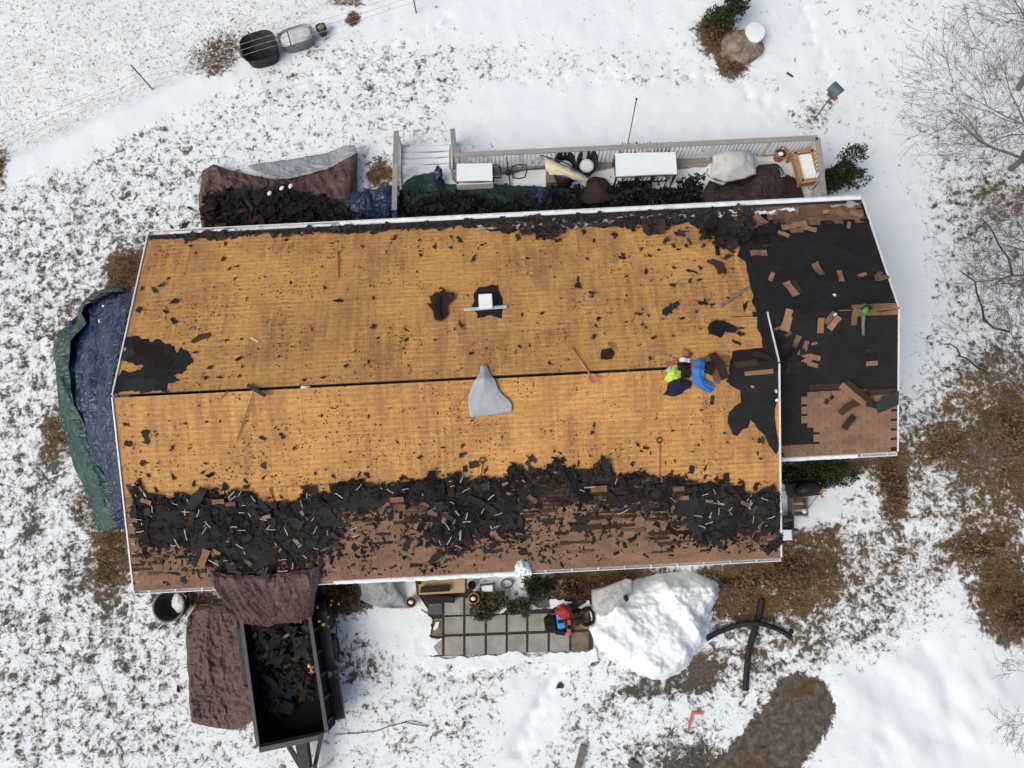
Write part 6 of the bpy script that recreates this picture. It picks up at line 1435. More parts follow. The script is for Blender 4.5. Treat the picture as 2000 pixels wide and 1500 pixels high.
def pavers():
    # grid corners in the survey
    mb = MB(); P = [at(x, y, 0) for x, y in [(838, 1282), (1158, 1268), (1156, 1185), (960, 1196), (920, 1150), (815, 1158), (836, 1190)]]
    plate([Vector((p[0], p[1])) for p in P], lambda x, y: .02, .035).build('joint_bed', 'joint', patio)
    def slab(q, mat='concrete'):
        W = [at(x, y, .07) for x, y in q]; c = sum(W) / 4; W = [c + (p - c) * .985 for p in W]
        mb = MB(); zt = rnd.uniform(.062, .076); mb.hexa([(p[0], p[1], .02) for p in W], [(p[0], p[1], zt) for p in W]); mb.build('paver', mat, patio, bevel=.006)
    X0 = [866, 907, 949, 990, 1030, 1072, 1114, 1152]
    g = 4.0
    for i in range(7):
        for (ya, yb) in ((1244, 1281), (1205, 1239)):
            a, b = X0[i] + g / 2, X0[i + 1] - g / 2; sk = lambda x, y: y - (x - 866) * .036
            q = [(a, sk(a, yb)), (b, sk(b, yb)), (b, sk(b, ya)), (a, sk(a, ya))]
            slab(q, 'concrete_stained' if (i == 6) else 'concrete')
    for (a, b) in ((868, 905), (909, 940)): slab([(a, 1202 - (a - 866) * .036), (b, 1202 - (b - 866) * .036), (b, 1166), (a, 1168)])
    slab([(843, 1242), (864, 1242), (864, 1207), (848, 1208)], 'concrete_stained'); slab([(846, 1280), (864, 1280), (864, 1247), (850, 1247)])
    slab([(836, 1200), (864, 1200), (863, 1178), (837, 1179)], 'slate')
pavers()
P = [at(x, y, .08) for x, y in [(846, 1228), (852, 1215), (858, 1214), (856, 1224), (850, 1231)]]
plate([Vector((p[0], p[1])) for p in P], lambda x, y: .072, .05, .1).build('snow_lump', 'snow', patio)
def snow_bank(pts, seed, th=.035):
    P = [at(x, y, 0) for x, y in pts]; rr = random.Random(seed)
    mb = plate(ragged([Vector((p[0], p[1])) for p in P], .16, 4, rr), lambda x, y: .03 + .05 * float(fbm(x * 4, y * 4, seed, 2)), th, .12)
    tag(mb.build('snow_edge', 'snow', smooth=False, bevel=.02), kind='stuff')['label'] = 'ragged snow lying along the edge of the patio'
snow_bank([(826, 1284), (862, 1284), (900, 1280), (960, 1279), (1020, 1276), (1080, 1274), (1150, 1271), (1160, 1262), (1168, 1290), (1100, 1296), (1000, 1300), (900, 1303), (830, 1304)], 1)
snow_bank([(822, 1190), (836, 1200), (846, 1210), (842, 1230), (838, 1242), (864, 1246), (848, 1262), (856, 1276), (826, 1290), (806, 1250)], 3)
snow_bank([(968, 1198), (990, 1190), (1020, 1192), (1060, 1186), (1078, 1188), (1090, 1180), (1120, 1184), (1154, 1182), (1150, 1172), (1100, 1170), (1040, 1176), (1000, 1172), (975, 1180)], 4)
# potting bench with tan top and two black trays
def bench():
    z = .62; P = [at(x, y, z) for x, y in [(816, 1162), (910, 1157), (910, 1126), (813, 1130)]]; c = sum(P) / 4
    t = thing('potting_bench', 'tan topped work bench standing under the south eave', 'bench', (c[0], c[1], 0))
    mb = MB(); mb.hexa([(p[0], p[1], z - .03) for p in P], [(p[0], p[1], z) for p in P]); mb.build('bench_top', 'tan_board', t)
    for p in P: mb = MB(); q = c + (p - c) * .96; mb.box((q[0], q[1], (z - .03) / 2), (.05, .05, z - .03)); mb.build('leg', 'dark_metal', t)
    for a, b in ((0, 3), (1, 2)): mb = MB(); mb.bar(P[a] - np.array([0, 0, .01]), P[b] - np.array([0, 0, .01]), .06, .05); mb.build('end_rail', 'dark_metal', t)
    for (q, lab, zz) in (([(820, 1158), (879, 1155), (879, 1143), (822, 1146)], 'long black window tray lying on the tan bench', z + .005), ([(830, 1175), (888, 1178), (889, 1166), (834, 1163)], 'long black window tray fallen in front of the bench', .12)):
        W = [at(x, y, zz + .16) for x, y in q]; cc = sum(W) / 4
        mb = MB(); mb.hexa([(p[0], p[1], zz) for p in [cc + (w_ - cc) * .9 for w_ in W]], [(p[0], p[1], zz + .16) for p in W]); b_ = mb.build('tray', 'black_cloth', None, bevel=.01); tag(b_, lab, 'tray')
        mb = MB(); W2 = [cc + (w_ - cc) * .93 for w_ in W]; mb.hexa([(p[0], p[1], zz + .161) for p in W2], [(p[0], p[1], zz + .166) for p in W2]); mb.build('tray_soil', 'soil', b_)
    P2 = [at(x, y, z + .02) for x, y in [(822, 1137), (826, 1139), (832, 1137), (837, 1134), (838, 1128), (824, 1129)]]
    tag(plate(ragged(P2, .03, 2), lambda x, y: z + .004, .03, .05).build('green_rag', 'bright_green'), 'bright green rag lying on the tan bench', 'rag')
    mb = MB(); p = at(819, 1138, z + .04); mb.box((p[0], p[1], z + .04), (.09, .08, .07)); tag(mb.build('black_box', 'black_cloth', bevel=.01), 'small black box at the left corner of the tan bench', 'box')
bench()
pot(803, 1176, .03, .155, .26, 'terracotta', 'terracotta pot with snow left of the tan bench')
pot(925, 1169, .08, .155, .26, 'terracotta', 'terracotta pot with snow on the pavers right of the bench')
pot(922, 1143, .02, .12, .24, 'terracotta_dark', 'dark maroon pot behind the terracotta pot right of bench', False)
def basket():
    c = at(955, 1150, .2); t = thing('wire_planter', 'dark metal planter stand with snow in it beside the maroon pot', 'planter', (c[0], c[1], 0))
    mb = MB(); q = [at(x, y, .25) for x, y in [(938, 1158), (966, 1158), (965, 1140), (938, 1143)]]
    mb.tube(q + [q[0]], .025, 6); mb.build('rim', 'bark_dark', t)
    for p in q: m2 = MB(); m2.tube([p, (p[0], p[1], 0.0)], .02, 5); m2.build('leg', 'bark_dark', t)
    cc = sum(q) / 4; m3 = MB(); m3.hexa([(p[0], p[1], .05) for p in [cc + (w_ - cc) * .75 for w_ in q]], [(p[0], p[1], .22) for p in [cc + (w_ - cc) * .8 for w_ in q]]); m3.build('snow_fill', 'snow', t, bevel=.02)
basket()
def ringo(px, py): 
    mb = MB(); c = at(px, py, .1); mb.tube([(c[0] + .16 * math.cos(a), c[1] + .12 * math.sin(a), .06 + .05 * math.sin(a * 2)) for a in (2 * math.pi * k / 12 for k in range(13))], .025, 5); tag(mb.build('vine_wreath', 'bark'), 'small ring of twisted vine half sunk in snow near the eave', 'wreath')
ringo(990, 1140)
tarp('tarp', [[at(702, 1136, .5), at(730, 1135, .6), at(766, 1134, .55)], [at(706, 1160, .3), at(735, 1155, .5), at(780, 1156, .3)], [at(706, 1172, .2), at(742, 1178, .2), at(792, 1172, .12)], [at(738, 1182, .06), at(760, 1186, .08), at(800, 1188, .06)]], 'tarp_silver', 'grey tarp spread under the eave left of the tan bench', 44, 36, .10, 1.5, 61, (1, 1), .02)
mb = MB(); mb.bar(at(705, 1174, .06), at(746, 1180, .06), .12, .05); tag(mb.build('felt_roll', 'shingle_dark'), 'dark roll of felt along the lower edge of the grey tarp', 'felt roll')
tarp('tarp', [[at(1155, 1152, .5), at(1180, 1146, .6), at(1222, 1130, .8), at(1234, 1132, .8)], [at(1156, 1170, .5), at(1185, 1168, .7), at(1215, 1160, .85), at(1236, 1152, .8)], [at(1158, 1182, .5), at(1178, 1190, .6), at(1196, 1186, .7), at(1226, 1166, .7)], [at(1164, 1190, .35), at(1174, 1206, .3), at(1182, 1210, .3), at(1204, 1190, .5)]], 'tarp_pale', 'stiff pale grey tarp leaning on the snow heap', 40, 36, .10, 1.2, 63, (1, 1), .01)
mb = MB(); c = at(1222, 1168, .95); mb.lathe(c, [(.06, 0), (.07, .05), (.03, .09)], 8, 1, 1.3, .4); tag(mb.build('glove', 'navy_cloth', smooth=True), 'dark navy glove at the corner of the pale grey tarp', 'glove')
# contractor's tools on the patio corner
def tools():
    z = .075
    def bag(px, py, sx, sy, h, rz, mat, name, lab, cat, handle=True):
        c = at(px, py, z + h * .5); t = thing(name, lab, cat, (c[0], c[1], z)); R = Matrix.Rotation(rz, 3, 'Z')
        mb = MB(); mb.box((c[0], c[1], z + h / 2), (sx, sy, h), rz); mb.build('body', mat, t, bevel=min(sx, sy) * .2)
        mb = MB(); mb.box((c[0], c[1], z + h * .98), (sx * .8, sy * .25, .03), rz); mb.build('flap', 'black_cloth', t, bevel=.01)
        if handle:
            o = Vector((c[0], c[1], z + h)); mb = MB(); mb.tube([o + R @ Vector((-sx * .3, 0, 0)), o + R @ Vector((-sx * .2, 0, .10)), o + R @ Vector((sx * .2, 0, .10)), o + R @ Vector((sx * .3, 0, 0))], .015, 6); mb.build('handle', 'black_cloth', t)
    bag(1075, 1218, .34, .42, .26, .1, 'black_cloth', 'tool_bag', 'black tool bag at the left of the tool heap on the pavers', 'bag')
    bag(1094, 1232, .30, .22, .2, -.2, 'navy_cloth', 'tool_bag', 'dark bag in front of the blue bag on the pavers', 'bag')
    bag(1095, 1212, .22, .40, .34, .08, 'blue_bag', 'shopping_bag', 'bright blue bag in the middle of the tool heap', 'bag', False)
    bag(1111, 1224, .12, .42, .22, -.05, 'red_paint', 'nail_gun_case', 'narrow rust red case right of the blue bag', 'case')
    bag(1126, 1208, .16, .34, .25, .1, 'soil', 'tool_bag', 'dark brown leather bag between red case and black hose', 'bag')
    # red jacket thrown on the heap
    rows = [[at(1088, 1192, .35), at(1100, 1184, .45), at(1113, 1190, .35)], [at(1089, 1197, .4), at(1102, 1194, .6), at(1114, 1197, .4)], [at(1090, 1203, .3), at(1103, 1204, .4), at(1114, 1203, .3)]]
    tag(cloth('red_jacket', rows, 'red_cloth', 24, 18, .12, 5, 71, None, (1, 1), .02), 'crumpled red jacket above the blue bag', 'jacket')
    # coiled black hose
    c = at(1146, 1204, .15); mb = MB(); pts = []
    for k in range(70):
        a = k * .52; r = .20 + .03 * math.sin(k * .7); pts.append((c[0] + r * math.cos(a), c[1] + r * math.sin(a) * 1.1, z + .03 + k * .0032))
    mb.tube(pts, .018, 5); tag(mb.build('air_hose', 'rubber', smooth=True), 'coiled black air hose at the right of the tool heap', 'hose')
    mb = MB(); pts = [(c[0] + .23 * math.cos(k * .3 + 2), c[1] - .06 + .24 * math.sin(k * .3 + 2), z + .2 + .02 * math.sin(k)) for k in range(14)]; mb.tube(pts, .008, 5); tag(mb.build('yellow_twine', 'yellow_paint'), 'thin yellow twine looped over the black hose', 'twine')
    mb = MB(); mb.bar(at(1112, 1186, .1), at(1142, 1168, .12), .14, .05); mb.bar(at(1118, 1190, .1), at(1144, 1175, .12), .05, .1); tag(mb.build('felt_roll', 'shingle_dark'), 'dark folded felt lying above the tool heap by the bare shrub', 'felt roll')
    mb = MB(); q = [at(x, y, .12) for x, y in [(1036, 1178), (1048, 1166), (1070, 1168), (1074, 1186), (1050, 1188)]]
    tag(plate(ragged(q, .06, 2), lambda x, y: .04, .07, .1).build('slate_slab', 'slate'), 'dark slate slab in the snow above the pavers', 'slab')
tools()

# foliage
def leafy(name, label, cat, c, rx, ry, rz, n, mat, seed, leaf=(.05, .11), stems=7, group=None, shape=None, stem_mat='bark_dark', up=.6, lobes=5):
    t = thing(name, label, cat, (c[0], c[1], c[2]), group); r = np.random.RandomState(seed)
    lob = [(r.uniform(-.55, .55), r.uniform(-.55, .55), r.uniform(.25, .8), r.uniform(.3, .55)) for _ in range(lobes)]
    V = []; Fc = []; k = 0
    while k < n:
        lx, ly, lz, lr = lob[r.randint(len(lob))]
        d = r.normal(size=3); d /= np.linalg.norm(d); q = lr * r.uniform(.55, 1.05)
        p = np.array([(lx + d[0] * q) * rx, (ly + d[1] * q) * ry, max(.02, (lz + d[2] * q * .8)) * rz])
        if vnoise(p[0] * 4 + 9, p[1] * 4 + p[2] * 3, seed) < .30: continue
        k += 1; L = r.uniform(*leaf); a = d * .7 + r.normal(size=3) * .5 + np.array([0, 0, up]); a /= np.linalg.norm(a)
        b = np.cross(a, r.normal(size=3)); b /= np.linalg.norm(b) + 1e-9
        i = len(V); V += [p - b * L * .22, p + a * L * .5 - b * L * .3, p + a * L, p + a * L * .5 + b * L * .3]; Fc += [(i, i + 1, i + 2, i + 3)]
    V = [v + np.array([c[0], c[1], c[2]]) for v in V]
    mb = MB(); mb.add(V, Fc); mb.build('foliage', mat, t)
    for s_ in range(stems):
        lx, ly, lz, lr = lob[s_ % len(lob)]; mb = MB(); e = np.array([lx * rx, ly * ry, lz * rz])
        mb.tube([np.array(c) + np.array([r.uniform(-.05, .05), r.uniform(-.05, .05), -.05]), np.array(c) + e * .5 + r.normal(size=3) * .04, np.array(c) + e], [.025, .018, .008], 5); mb.build('stem', stem_mat, t)
    return t
def gc(px, py): p = gp(px, py); return np.array([p[0], p[1], p[2]])
leafy('evergreen_shrub', 'tall dark evergreen shrub at the right end of the deck', 'shrub', at(1640, 362, 0), .75, .70, 1.5, 3600, 'needle_green', 3, (.06, .13), 9, lobes=9)
leafy('evergreen_shrub', 'bushy evergreen beside the boulder in the back yard', 'shrub', at(1408, 48, 0), .62, .68, 1.3, 3600, 'needle_green', 4, (.06, .13), 9, lobes=8)
leafy('evergreen_shrub', 'broad green shrub in the shade south of the wing', 'shrub', at(1590, 922, 0), 1.35, .62, .9, 6500, 'leaf_green', 5, (.05, .11), 10, lobes=12)
leafy('evergreen_shrub', 'second green shrub tucked in the corner against the gable', 'shrub', at(1548, 938, 0), .55, .5, .7, 2400, 'leaf_green', 6, (.05, .10), 6, lobes=6)
leafy('juniper_shrub', 'small dark green juniper directly under the south gutter', 'shrub', at(1054, 1142, 0), .52, .50, .7, 2600, 'needle_green', 7, (.05, .10), 6)
leafy('juniper_shrub', 'olive flattened shrub right of the terracotta pot', 'shrub', at(958, 1182, 0.02), .62, .40, .42, 2600, 'needle_olive', 8, (.05, .12), 6, up=.2, lobes=7)
leafy('juniper_shrub', 'smaller olive tuft at the patio edge right of the flattened shrub', 'shrub', at(1012, 1182, 0.02), .34, .30, .35, 1300, 'needle_olive', 9, (.05, .11), 5, up=.2)
leafy('dead_shrub', 'brown dead perennial clump left of the snow heap', 'shrub', at(1130, 1140, 0), .50, .30, .4, 1300, 'dry_leaf', 10, (.05, .10), 6)
leafy('dead_shrub', 'low brown leaf clump above the tool heap', 'shrub', at(1115, 1172, 0), .50, .22, .3, 1000, 'dry_leaf', 11, (.05, .10), 5)
leafy('dead_shrub', 'dark leafless clump at the rear of the dump trailer', 'shrub', at(664, 1162, 0), .45, .40, .5, 1100, 'dry_leaf', 12, (.05, .10), 7)
for i, (px, py, rx, ry, lab) in enumerate([(1738, 950, .55, 1.2, 'dark brown dead fern bed right of the green shrub'), (1855, 870, 1.0, .6, 'brown dead brush below the wing rake'), (1970, 830, .9, 1.2, 'brown brush heap at the right edge under the bare tree'), (1545, 1095, 1.0, .7, 'rust brown leaf bed at the front right house corner'), (1440, 1135, 1.6, .28, 'dry brown bed along the south gutter right of the heap'), (1900, 1070, 1.0, .45, 'brown matted brush at the lower right edge'), (1980, 1190, .5, .7, 'dark brush clump lowest on the right edge')]):
    leafy('dead_brush', lab, 'brush', at(px, py, 0), rx, ry, .16, 620, 'dry_leaf' if i in (0, 3, 6) else 'dry_grass', 30 + i, (.05, .13), 8, None, up=.1, lobes=16)

# ------------------------------------------------------------------ THINGS LYING ON THE ROOF
def sp(px, py, k, h): return on(px, py, k, h)
def shovel(name, h0, h1, k, mat, label, blade=None, bmat=None, grip=True, cat='shovel', bw=.22, bl=.18):
    a, b = Vector(sp(*h0, k, .05)), Vector(sp(*h1, k, .04)); t = thing(name, label, cat, b); d = (b - a).normalized(); n = pln(k); s = n.cross(d)
    mb = MB(); mb.tube([a, b], .020, 8); mb.build('handle', mat, t, smooth=True)
    if grip:
        mb = MB(); p = a; mb.tube([p, p - d * .05 + s * .06, p - d * .12 + s * .06, p - d * .14, p - d * .12 - s * .06, p - d * .05 - s * .06, p], .014, 6); mb.build('grip', 'black_cloth' if mat != 'orange_paint' else mat, t)
    if bw:
        L = bl; V = []; Fc = []
        for i in range(4):
            q = i / 3; wd = bw * (.35 if i == 0 else .9 + .1 * q) / 2; c = b + d * L * q
            for e in (-1, -.5, 0, .5, 1): V.append(c + s * wd * e + n * (.02 * (e * e) + .01))
        V2 = [v - n * .006 for v in V]
        for i in range(3):
            for j in range(4): Fc.append((i * 5 + j, i * 5 + j + 1, i * 5 + j + 6, i * 5 + j + 5)); Fc.append((20 + i * 5 + j + 5, 20 + i * 5 + j + 6, 20 + i * 5 + j + 1, 20 + i * 5 + j))
        ring = [0, 1, 2, 3, 4, 9, 14, 19, 18, 17, 16, 15, 10, 5]
        for q in range(len(ring)): e, f = ring[q], ring[(q + 1) % len(ring)]; Fc.append((f, e, 20 + e, 20 + f))
        mb = MB(); mb.add(V + V2, Fc); mb.build('blade', bmat or mat, t)
    return t
shovel('shingle_shovel', (1288, 866), (1287, 930), 'S', 'pink_red', 'red handled shovel standing out above the black heap on the right', bw=.17, bl=.14)
shovel('shingle_shovel', (1117, 679), (1153, 732), 'N', 'pink_red', 'salmon pink shovel lying across the ridge', bw=.20, bl=.22, grip=False)
shovel('shingle_shovel', (659, 544), (660, 492), 'N', 'orange_paint', 'bright orange shovel near the top of the north slope', bw=.16, bl=.06, grip=False)
shovel('shingle_shovel', (941, 905), (936, 934), 'S', 'yellow_paint', 'short yellow handled tool at the top of the black heap', bw=0)
shovel('shingle_shovel', (526, 954), (535, 984), 'S', 'red_paint', 'short red shovel half buried at the left of the heap', bw=.14, bl=.1, grip=False)
shovel('snow_shovel', (272, 950), (292, 980), 'S', 'white_paint', 'snow shovel with clear grey blade at the left end of heap', bmat='clear_grey', bw=.34, bl=.42)
mb = MB(); mb.tube([sp(272, 950, 'S', .07), sp(278, 960, 'S', .065)], .026, 8); mb.build('handle_sleeve', 'pink_red', bpy.data.objects['snow_shovel'])
bt = thing('push_broom', 'dark push broom lying across the ridge near the left end', 'broom', sp(500, 765, 'N', .04))
mb = MB(); mb.tube([sp(497, 762, 'S', .08), sp(462, 860, 'S', .04)], .014, 6); mb.build('handle', 'wood_handle', bt)
a, b = Vector(sp(484, 752, 'N', .07)), Vector(sp(517, 772, 'N', .10)); mb = MB(); mb.bar(a, b, .09, .06, pln('N')); mb.build('head', 'bark_dark', bt, bevel=.01)
mb = MB(); mb.bar(a - Vector((0, 0, .05)), b - Vector((0, 0, .05)), .07, .05, pln('N')); mb.build('bristles', 'black_cloth', bt)
mb = MB(); mb.tube([sp(431, 778, 'S', .02), sp(445, 764, 'N', .02)], .014, 6); tag(mb.build('wood_sliver', 'wood_handle'), 'short wood sliver poking over the ridge left of the broom', 'sliver')
a, b = Vector(sp(588, 756.5, 'N', .07)), Vector(sp(602, 755.5, 'N', .07)); ct = thing('caulk_tube', 'white caulk tube lying on the ridge slot', 'tube', a)
mb = MB(); mb.tube([a, b], .028, 10); mb.build('cartridge', 'white_paint', ct, smooth=True)
mb = MB(); mb.tube([b, b + (b - a) * .3], [.014, .006], 8); mb.build('nozzle', 'white_paint', ct, smooth=True)
mb = MB(); mb.bar(sp(490, 660, 'N', .015), sp(505, 668, 'N', .015), .06, .012, pln('N')); tag(mb.build('paper_scrap', 'cover_grey'), 'small pale grey wrapper on the left of the north slope', 'wrapper')
# pale grey sheet draped over the ridge
rows = [[sp(938, 716, 'N', .05), sp(943, 713, 'N', .07), sp(949, 715, 'N', .05)],
        [sp(937, 730, 'N', .06), sp(946, 727, 'N', .12), sp(957, 732, 'N', .06)],
        [sp(928, 745, 'S', .10), sp(945, 742, 'N', .16), sp(966, 742, 'S', .10)],
        [sp(918, 765, 'S', .04), sp(946, 760, 'S', .12), sp(976, 764, 'S', .04)],
        [sp(915, 788, 'S', .03), sp(950, 784, 'S', .05), sp(998, 786, 'S', .05)],
        [sp(918, 814, 'S', .02), sp(955, 811, 'S', .03), sp(1000, 803, 'S', .03)]]
tag(cloth('grey_sheet', rows, 'silver_cloth', 30, 40, .035, 2.0, 81, None, (1, 1), .008), 'folded pale grey sheet draped over the middle of the ridge', 'sheet')
mb = MB(); mb.tube([sp(909, 774, 'S', .02), sp(896, 787, 'S', .015)], .012, 5); tag(mb.build('string_end', 'rose_cloth'), 'thin reddish string end beside the grey sheet', 'string')
for i, (p, q) in enumerate((((1258, 725), (1263, 757)), ((1226, 721), (1230, 730)))):
    k = 'S'; mb = MB(); mb.tube([sp(*p, k, .012), sp(*q, k, .012)], .007, 5); tag(mb.build('yellow_string', 'yellow_paint'), ('long' if i == 0 else 'short') + ' yellow string lying just below the ridge left of the clothes', 'string')
# clothes left by the ridge
def garment(name, mat, rows, label, seed, amp=.10, cat='jacket', k='N', nu=34, nv=28, fs=3.0):
    return tag(cloth(name, [[sp(x, y, kk, h * .6) for (x, y, h, kk) in r] for r in rows], mat, nu, nv, amp * .8, fs, seed, None, (1, 1), .02, .08), label, cat)
N_, S_ = 'N', 'S'
garment('hivis_vest', 'hivis', [[(1314, 716, .05, N_), (1320, 713, .10, N_), (1328, 718, .05, N_)], [(1307, 728, .05, N_), (1316, 728, .16, N_), (1328, 732, .08, S_)], [(1300, 736, .04, S_), (1312, 738, .14, S_), (1328, 742, .06, S_)], [(1297, 742, .03, S_), (1308, 746, .06, S_), (1326, 745, .03, S_)]], 'crumpled fluorescent yellow vest on the ridge', 1)
garment('grey_glove', 'cover_grey', [[(1303, 718, .04, N_), (1312, 714, .06, N_)], [(1299, 724, .05, N_), (1309, 722, .08, N_)], [(1304, 728, .04, N_), (1310, 726, .05, N_)]], 'small grey cloth at the upper left of the yellow vest', 2, .03, 'cloth', nu=12, nv=12)
garment('black_shirt', 'black_cloth', [[(1325, 706, .08, N_), (1336, 706, .12, N_), (1348, 708, .08, N_)], [(1323, 718, .10, N_), (1336, 718, .18, N_), (1348, 720, .10, N_)], [(1326, 730, .08, S_), (1336, 732, .16, S_), (1347, 732, .08, S_)], [(1328, 737, .05, S_), (1338, 738, .08, S_), (1345, 737, .04, S_)]], 'black folded shirt between yellow vest and blue jacket', 3, .06)
garment('white_band', 'white_cloth', [[(1327, 699, .10, N_), (1337, 699, .16, N_), (1348, 702, .10, N_)], [(1326, 707, .11, N_), (1337, 707, .19, N_), (1348, 709, .11, N_)]], 'white folded cloth along the top of the black shirt', 4, .02, 'cloth', nu=20, nv=10)
garment('navy_hoodie', 'navy_cloth', [[(1310, 743, .04, S_), (1330, 740, .10, S_), (1348, 744, .05, S_)], [(1304, 752, .05, S_), (1326, 752, .18, S_), (1349, 752, .06, S_)], [(1303, 762, .05, S_), (1320, 764, .14, S_), (1338, 760, .05, S_)], [(1296, 771, .04, S_), (1310, 773, .08, S_), (1328, 768, .03, S_)]], 'dark navy hoodie below the yellow vest', 5)
garment('blue_jacket', 'blue_cloth', [[(1362, 706, .06, N_), (1368, 702, .14, N_), (1376, 705, .08, N_)], [(1357, 720, .06, N_), (1366, 720, .20, N_), (1375, 724, .08, N_)], [(1354, 736, .05, S_), (1364, 738, .18, S_), (1375, 740, .08, S_)], [(1355, 748, .05, S_), (1368, 750, .14, S_), (1384, 746, .06, S_)], [(1368, 756, .04, S_), (1380, 758, .10, S_), (1392, 752, .05, S_)], [(1378, 762, .03, S_), (1386, 764, .05, S_), (1393, 759, .03, S_)]], 'bright blue jacket spread by the tan shingle strips', 6)
garment('blue_rag', 'blue_cloth', [[(1394, 744, .05, S_), (1400, 741, .07, S_)], [(1395, 750, .05, S_), (1405, 750, .05, S_)]], 'small blue cloth corner right of the blue jacket', 7, .03, 'cloth', nu=10, nv=10)
garment('rose_sweatshirt', 'rose_cloth', [[(1350, 704, .04, N_), (1357, 704, .06, N_)], [(1348, 718, .05, N_), (1357, 718, .07, N_)], [(1348, 734, .04, S_), (1354, 734, .05, S_)]], 'dusty rose garment between the black shirt and blue jacket', 8, .05, nu=14, nv=24)
garment('rose_sleeve', 'rose_cloth', [[(1304, 708, .03, N_), (1324, 702, .05, N_)], [(1302, 714, .03, N_), (1322, 710, .05, N_)]], 'dusty rose sleeve above the yellow vest', 9, .03, 'cloth', nu=20, nv=10)
cp = thing('work_cap', 'rust orange cap at the top of the pile of clothes', 'cap', sp(1339, 690, 'N', .02))
cc = sp(1339, 690, 'N', .02); mb = MB(); mb.lathe(cc, [(.10, 0), (.10, .03), (.07, .06), (.03, .07)], 14); mb.build('crown', 'rose_cloth', cp, smooth=True)
mb = MB(); mb.lathe(cc + np.array([.07, -.05, .01]), [(.09, 0), (.085, .012)], 12, 1.1, .8); mb.build('brim', 'door_brown', cp, smooth=True)
# cordless leaf blower on the felt of the wing
lb = thing('leaf_blower', 'green and black leaf blower lying on the black felt of the wing', 'leaf blower', sp(1687, 610, 'X', .02))
mb = MB(); mb.tube([sp(1687, 612, 'X', .12), sp(1686, 630, 'X', .10), sp(1686, 655, 'X', .07)], [.055, .045, .035], 12); mb.build('tube', 'grey_plastic', lb, smooth=True)
mb = MB(); c = sp(1685, 606, 'X', .02); mb.lathe(c, [(.09, 0), (.12, .06), (.11, .15), (.06, .2)], 14, .8, 1.25, .1); mb.build('motor_housing', 'green_plastic', lb, smooth=True)
mb = MB(); mb.tube([sp(1683, 604, 'X', .2), sp(1688, 597, 'X', .26), sp(1696, 597, 'X', .2), sp(1698, 604, 'X', .12)], .025, 8); mb.build('handle', 'dark_metal', lb, smooth=True)
mb = MB(); c = sp(1696, 603, 'X', .05); mb.box(c, (.12, .09, .11), .3); mb.build('battery', 'black_cloth', lb, bevel=.01)
mb = MB(); c = sp(1694, 610, 'X', .1); mb.lathe(c, [(.03, 0), (.03, .04)], 8); mb.build('trim_cap', 'green_plastic', lb)
# odds on the wing felt
for (px, py, k, m, lab, s) in ((1631, 614, 'X', 'white_paint', 'tiny white paper scrap at the tan shingle pair', .05), (1630, 576, 'N', 'white_paint', 'tiny white scrap alone on the black felt', .04), (1500, 611, 'N', 'yellow_paint', 'small yellow string end at top of the white rake', .03), (1516, 764, 'S', 'cream_canvas', 'pale yellow scrap against the white rake', .045), (1518, 781, 'S', 'white_cloth', 'white scrap lower down against the white rake', .05), (1470, 755, 'S', 'chip', 'tiny tan chip on the black felt near the ridge', .05)):
    mb = MB(); c = sp(px, py, k, .02); mb.lathe(c, [(s, 0), (s * .8, .03), (s * .3, .05)], 7, 1.2, .8, px); tag(mb.build('scrap_bit', m), lab, 'scrap')
# clod of snow on the gutter
c = on(1020, 1108, 'S', .0); mb = lump(c, .17, .20, .20, 4, 26, 10, 1.0); m2 = lump(c + np.array([-.12, -.14, -.02]), .12, .10, .12, 9, 20, 8, 1.0); mb.add(m2.V, m2.F); m2 = lump(c + np.array([.13, -.05, -.02]), .09, .12, .10, 12, 20, 8, 1.0); mb.add(m2.V, m2.F)
tag(mb.build('snow_clump', 'snow', smooth=True), 'big clump of snow sitting on the south gutter', 'snow clump')

# ------------------------------------------------------------------ BACK YARD
def stock_tank(px, py, rx, ry, rz, z1, mat, label, name, cat, pw, fill=None, fillz=.3, rim='rubber'):
    c = at(px, py, z1); zb = gz(c[0], c[1]); c = at(px, py, z1 + zb); t = thing(name, label, cat, (c[0], c[1], zb)); fillz += zb
    mb = MB(); mb.lathe((c[0], c[1], zb - .05), [(rx * .9, 0), (rx * .98, z1 - .03), (rx * 1.04, z1 - .02), (rx * 1.04, z1 + .01), (rx * .96, z1 + .01), (rx * .88, .16), (.05, .15)], 36, 1, ry / rx, rz, pw); mb.build('wall', mat, t, smooth=True)
    if fill: mb = MB(); mb.lathe((c[0], c[1], fillz), [(rx * .93, 0), (rx * .9, .015), (.1, .02)], 32, 1, ry / rx, rz, pw); mb.build('contents', fill, t, smooth=True)
    return t, c
t_, c_ = stock_tank(504, 88, .56, .50, .25, .46, 'rubber', 'large black rubber stock tub standing empty by the wire fence', 'stock_tub', 'tub', 3.2)
t2_, c2_ = stock_tank(576, 67, .57, .31, .30, .46, 'galvanised', 'oval metal stock tank with ice on its water', 'stock_tank', 'tank', 3.0, 'ice', .34)
mb = MB(); mb.lathe((c2_[0] + .30, c2_[1] + .10, .40 + gz(c2_[0], c2_[1])), [(.20, 0), (.18, .012), (.05, .016)], 16, 1, 1.1); mb.build('open_water', 'cover_grey', t2_, smooth=True)
mb = MB(); a = at(561, 60, .6); b = at(569, 90, .6); mb.bar(a, b, .03, .03); mb.build('crossbar', 'dark_metal', t2_)
mb = MB(); pts = [at(541 + 4 * math.sin(i), 78 + i * 5.5, .5 - .12 * i if i < 4 else .04) for i in range(7)]; mb.tube(pts, .03, 6); tag(mb.build('water_hose', 'white_paint', smooth=True), 'pale hose hanging between the two stock tanks', 'hose')
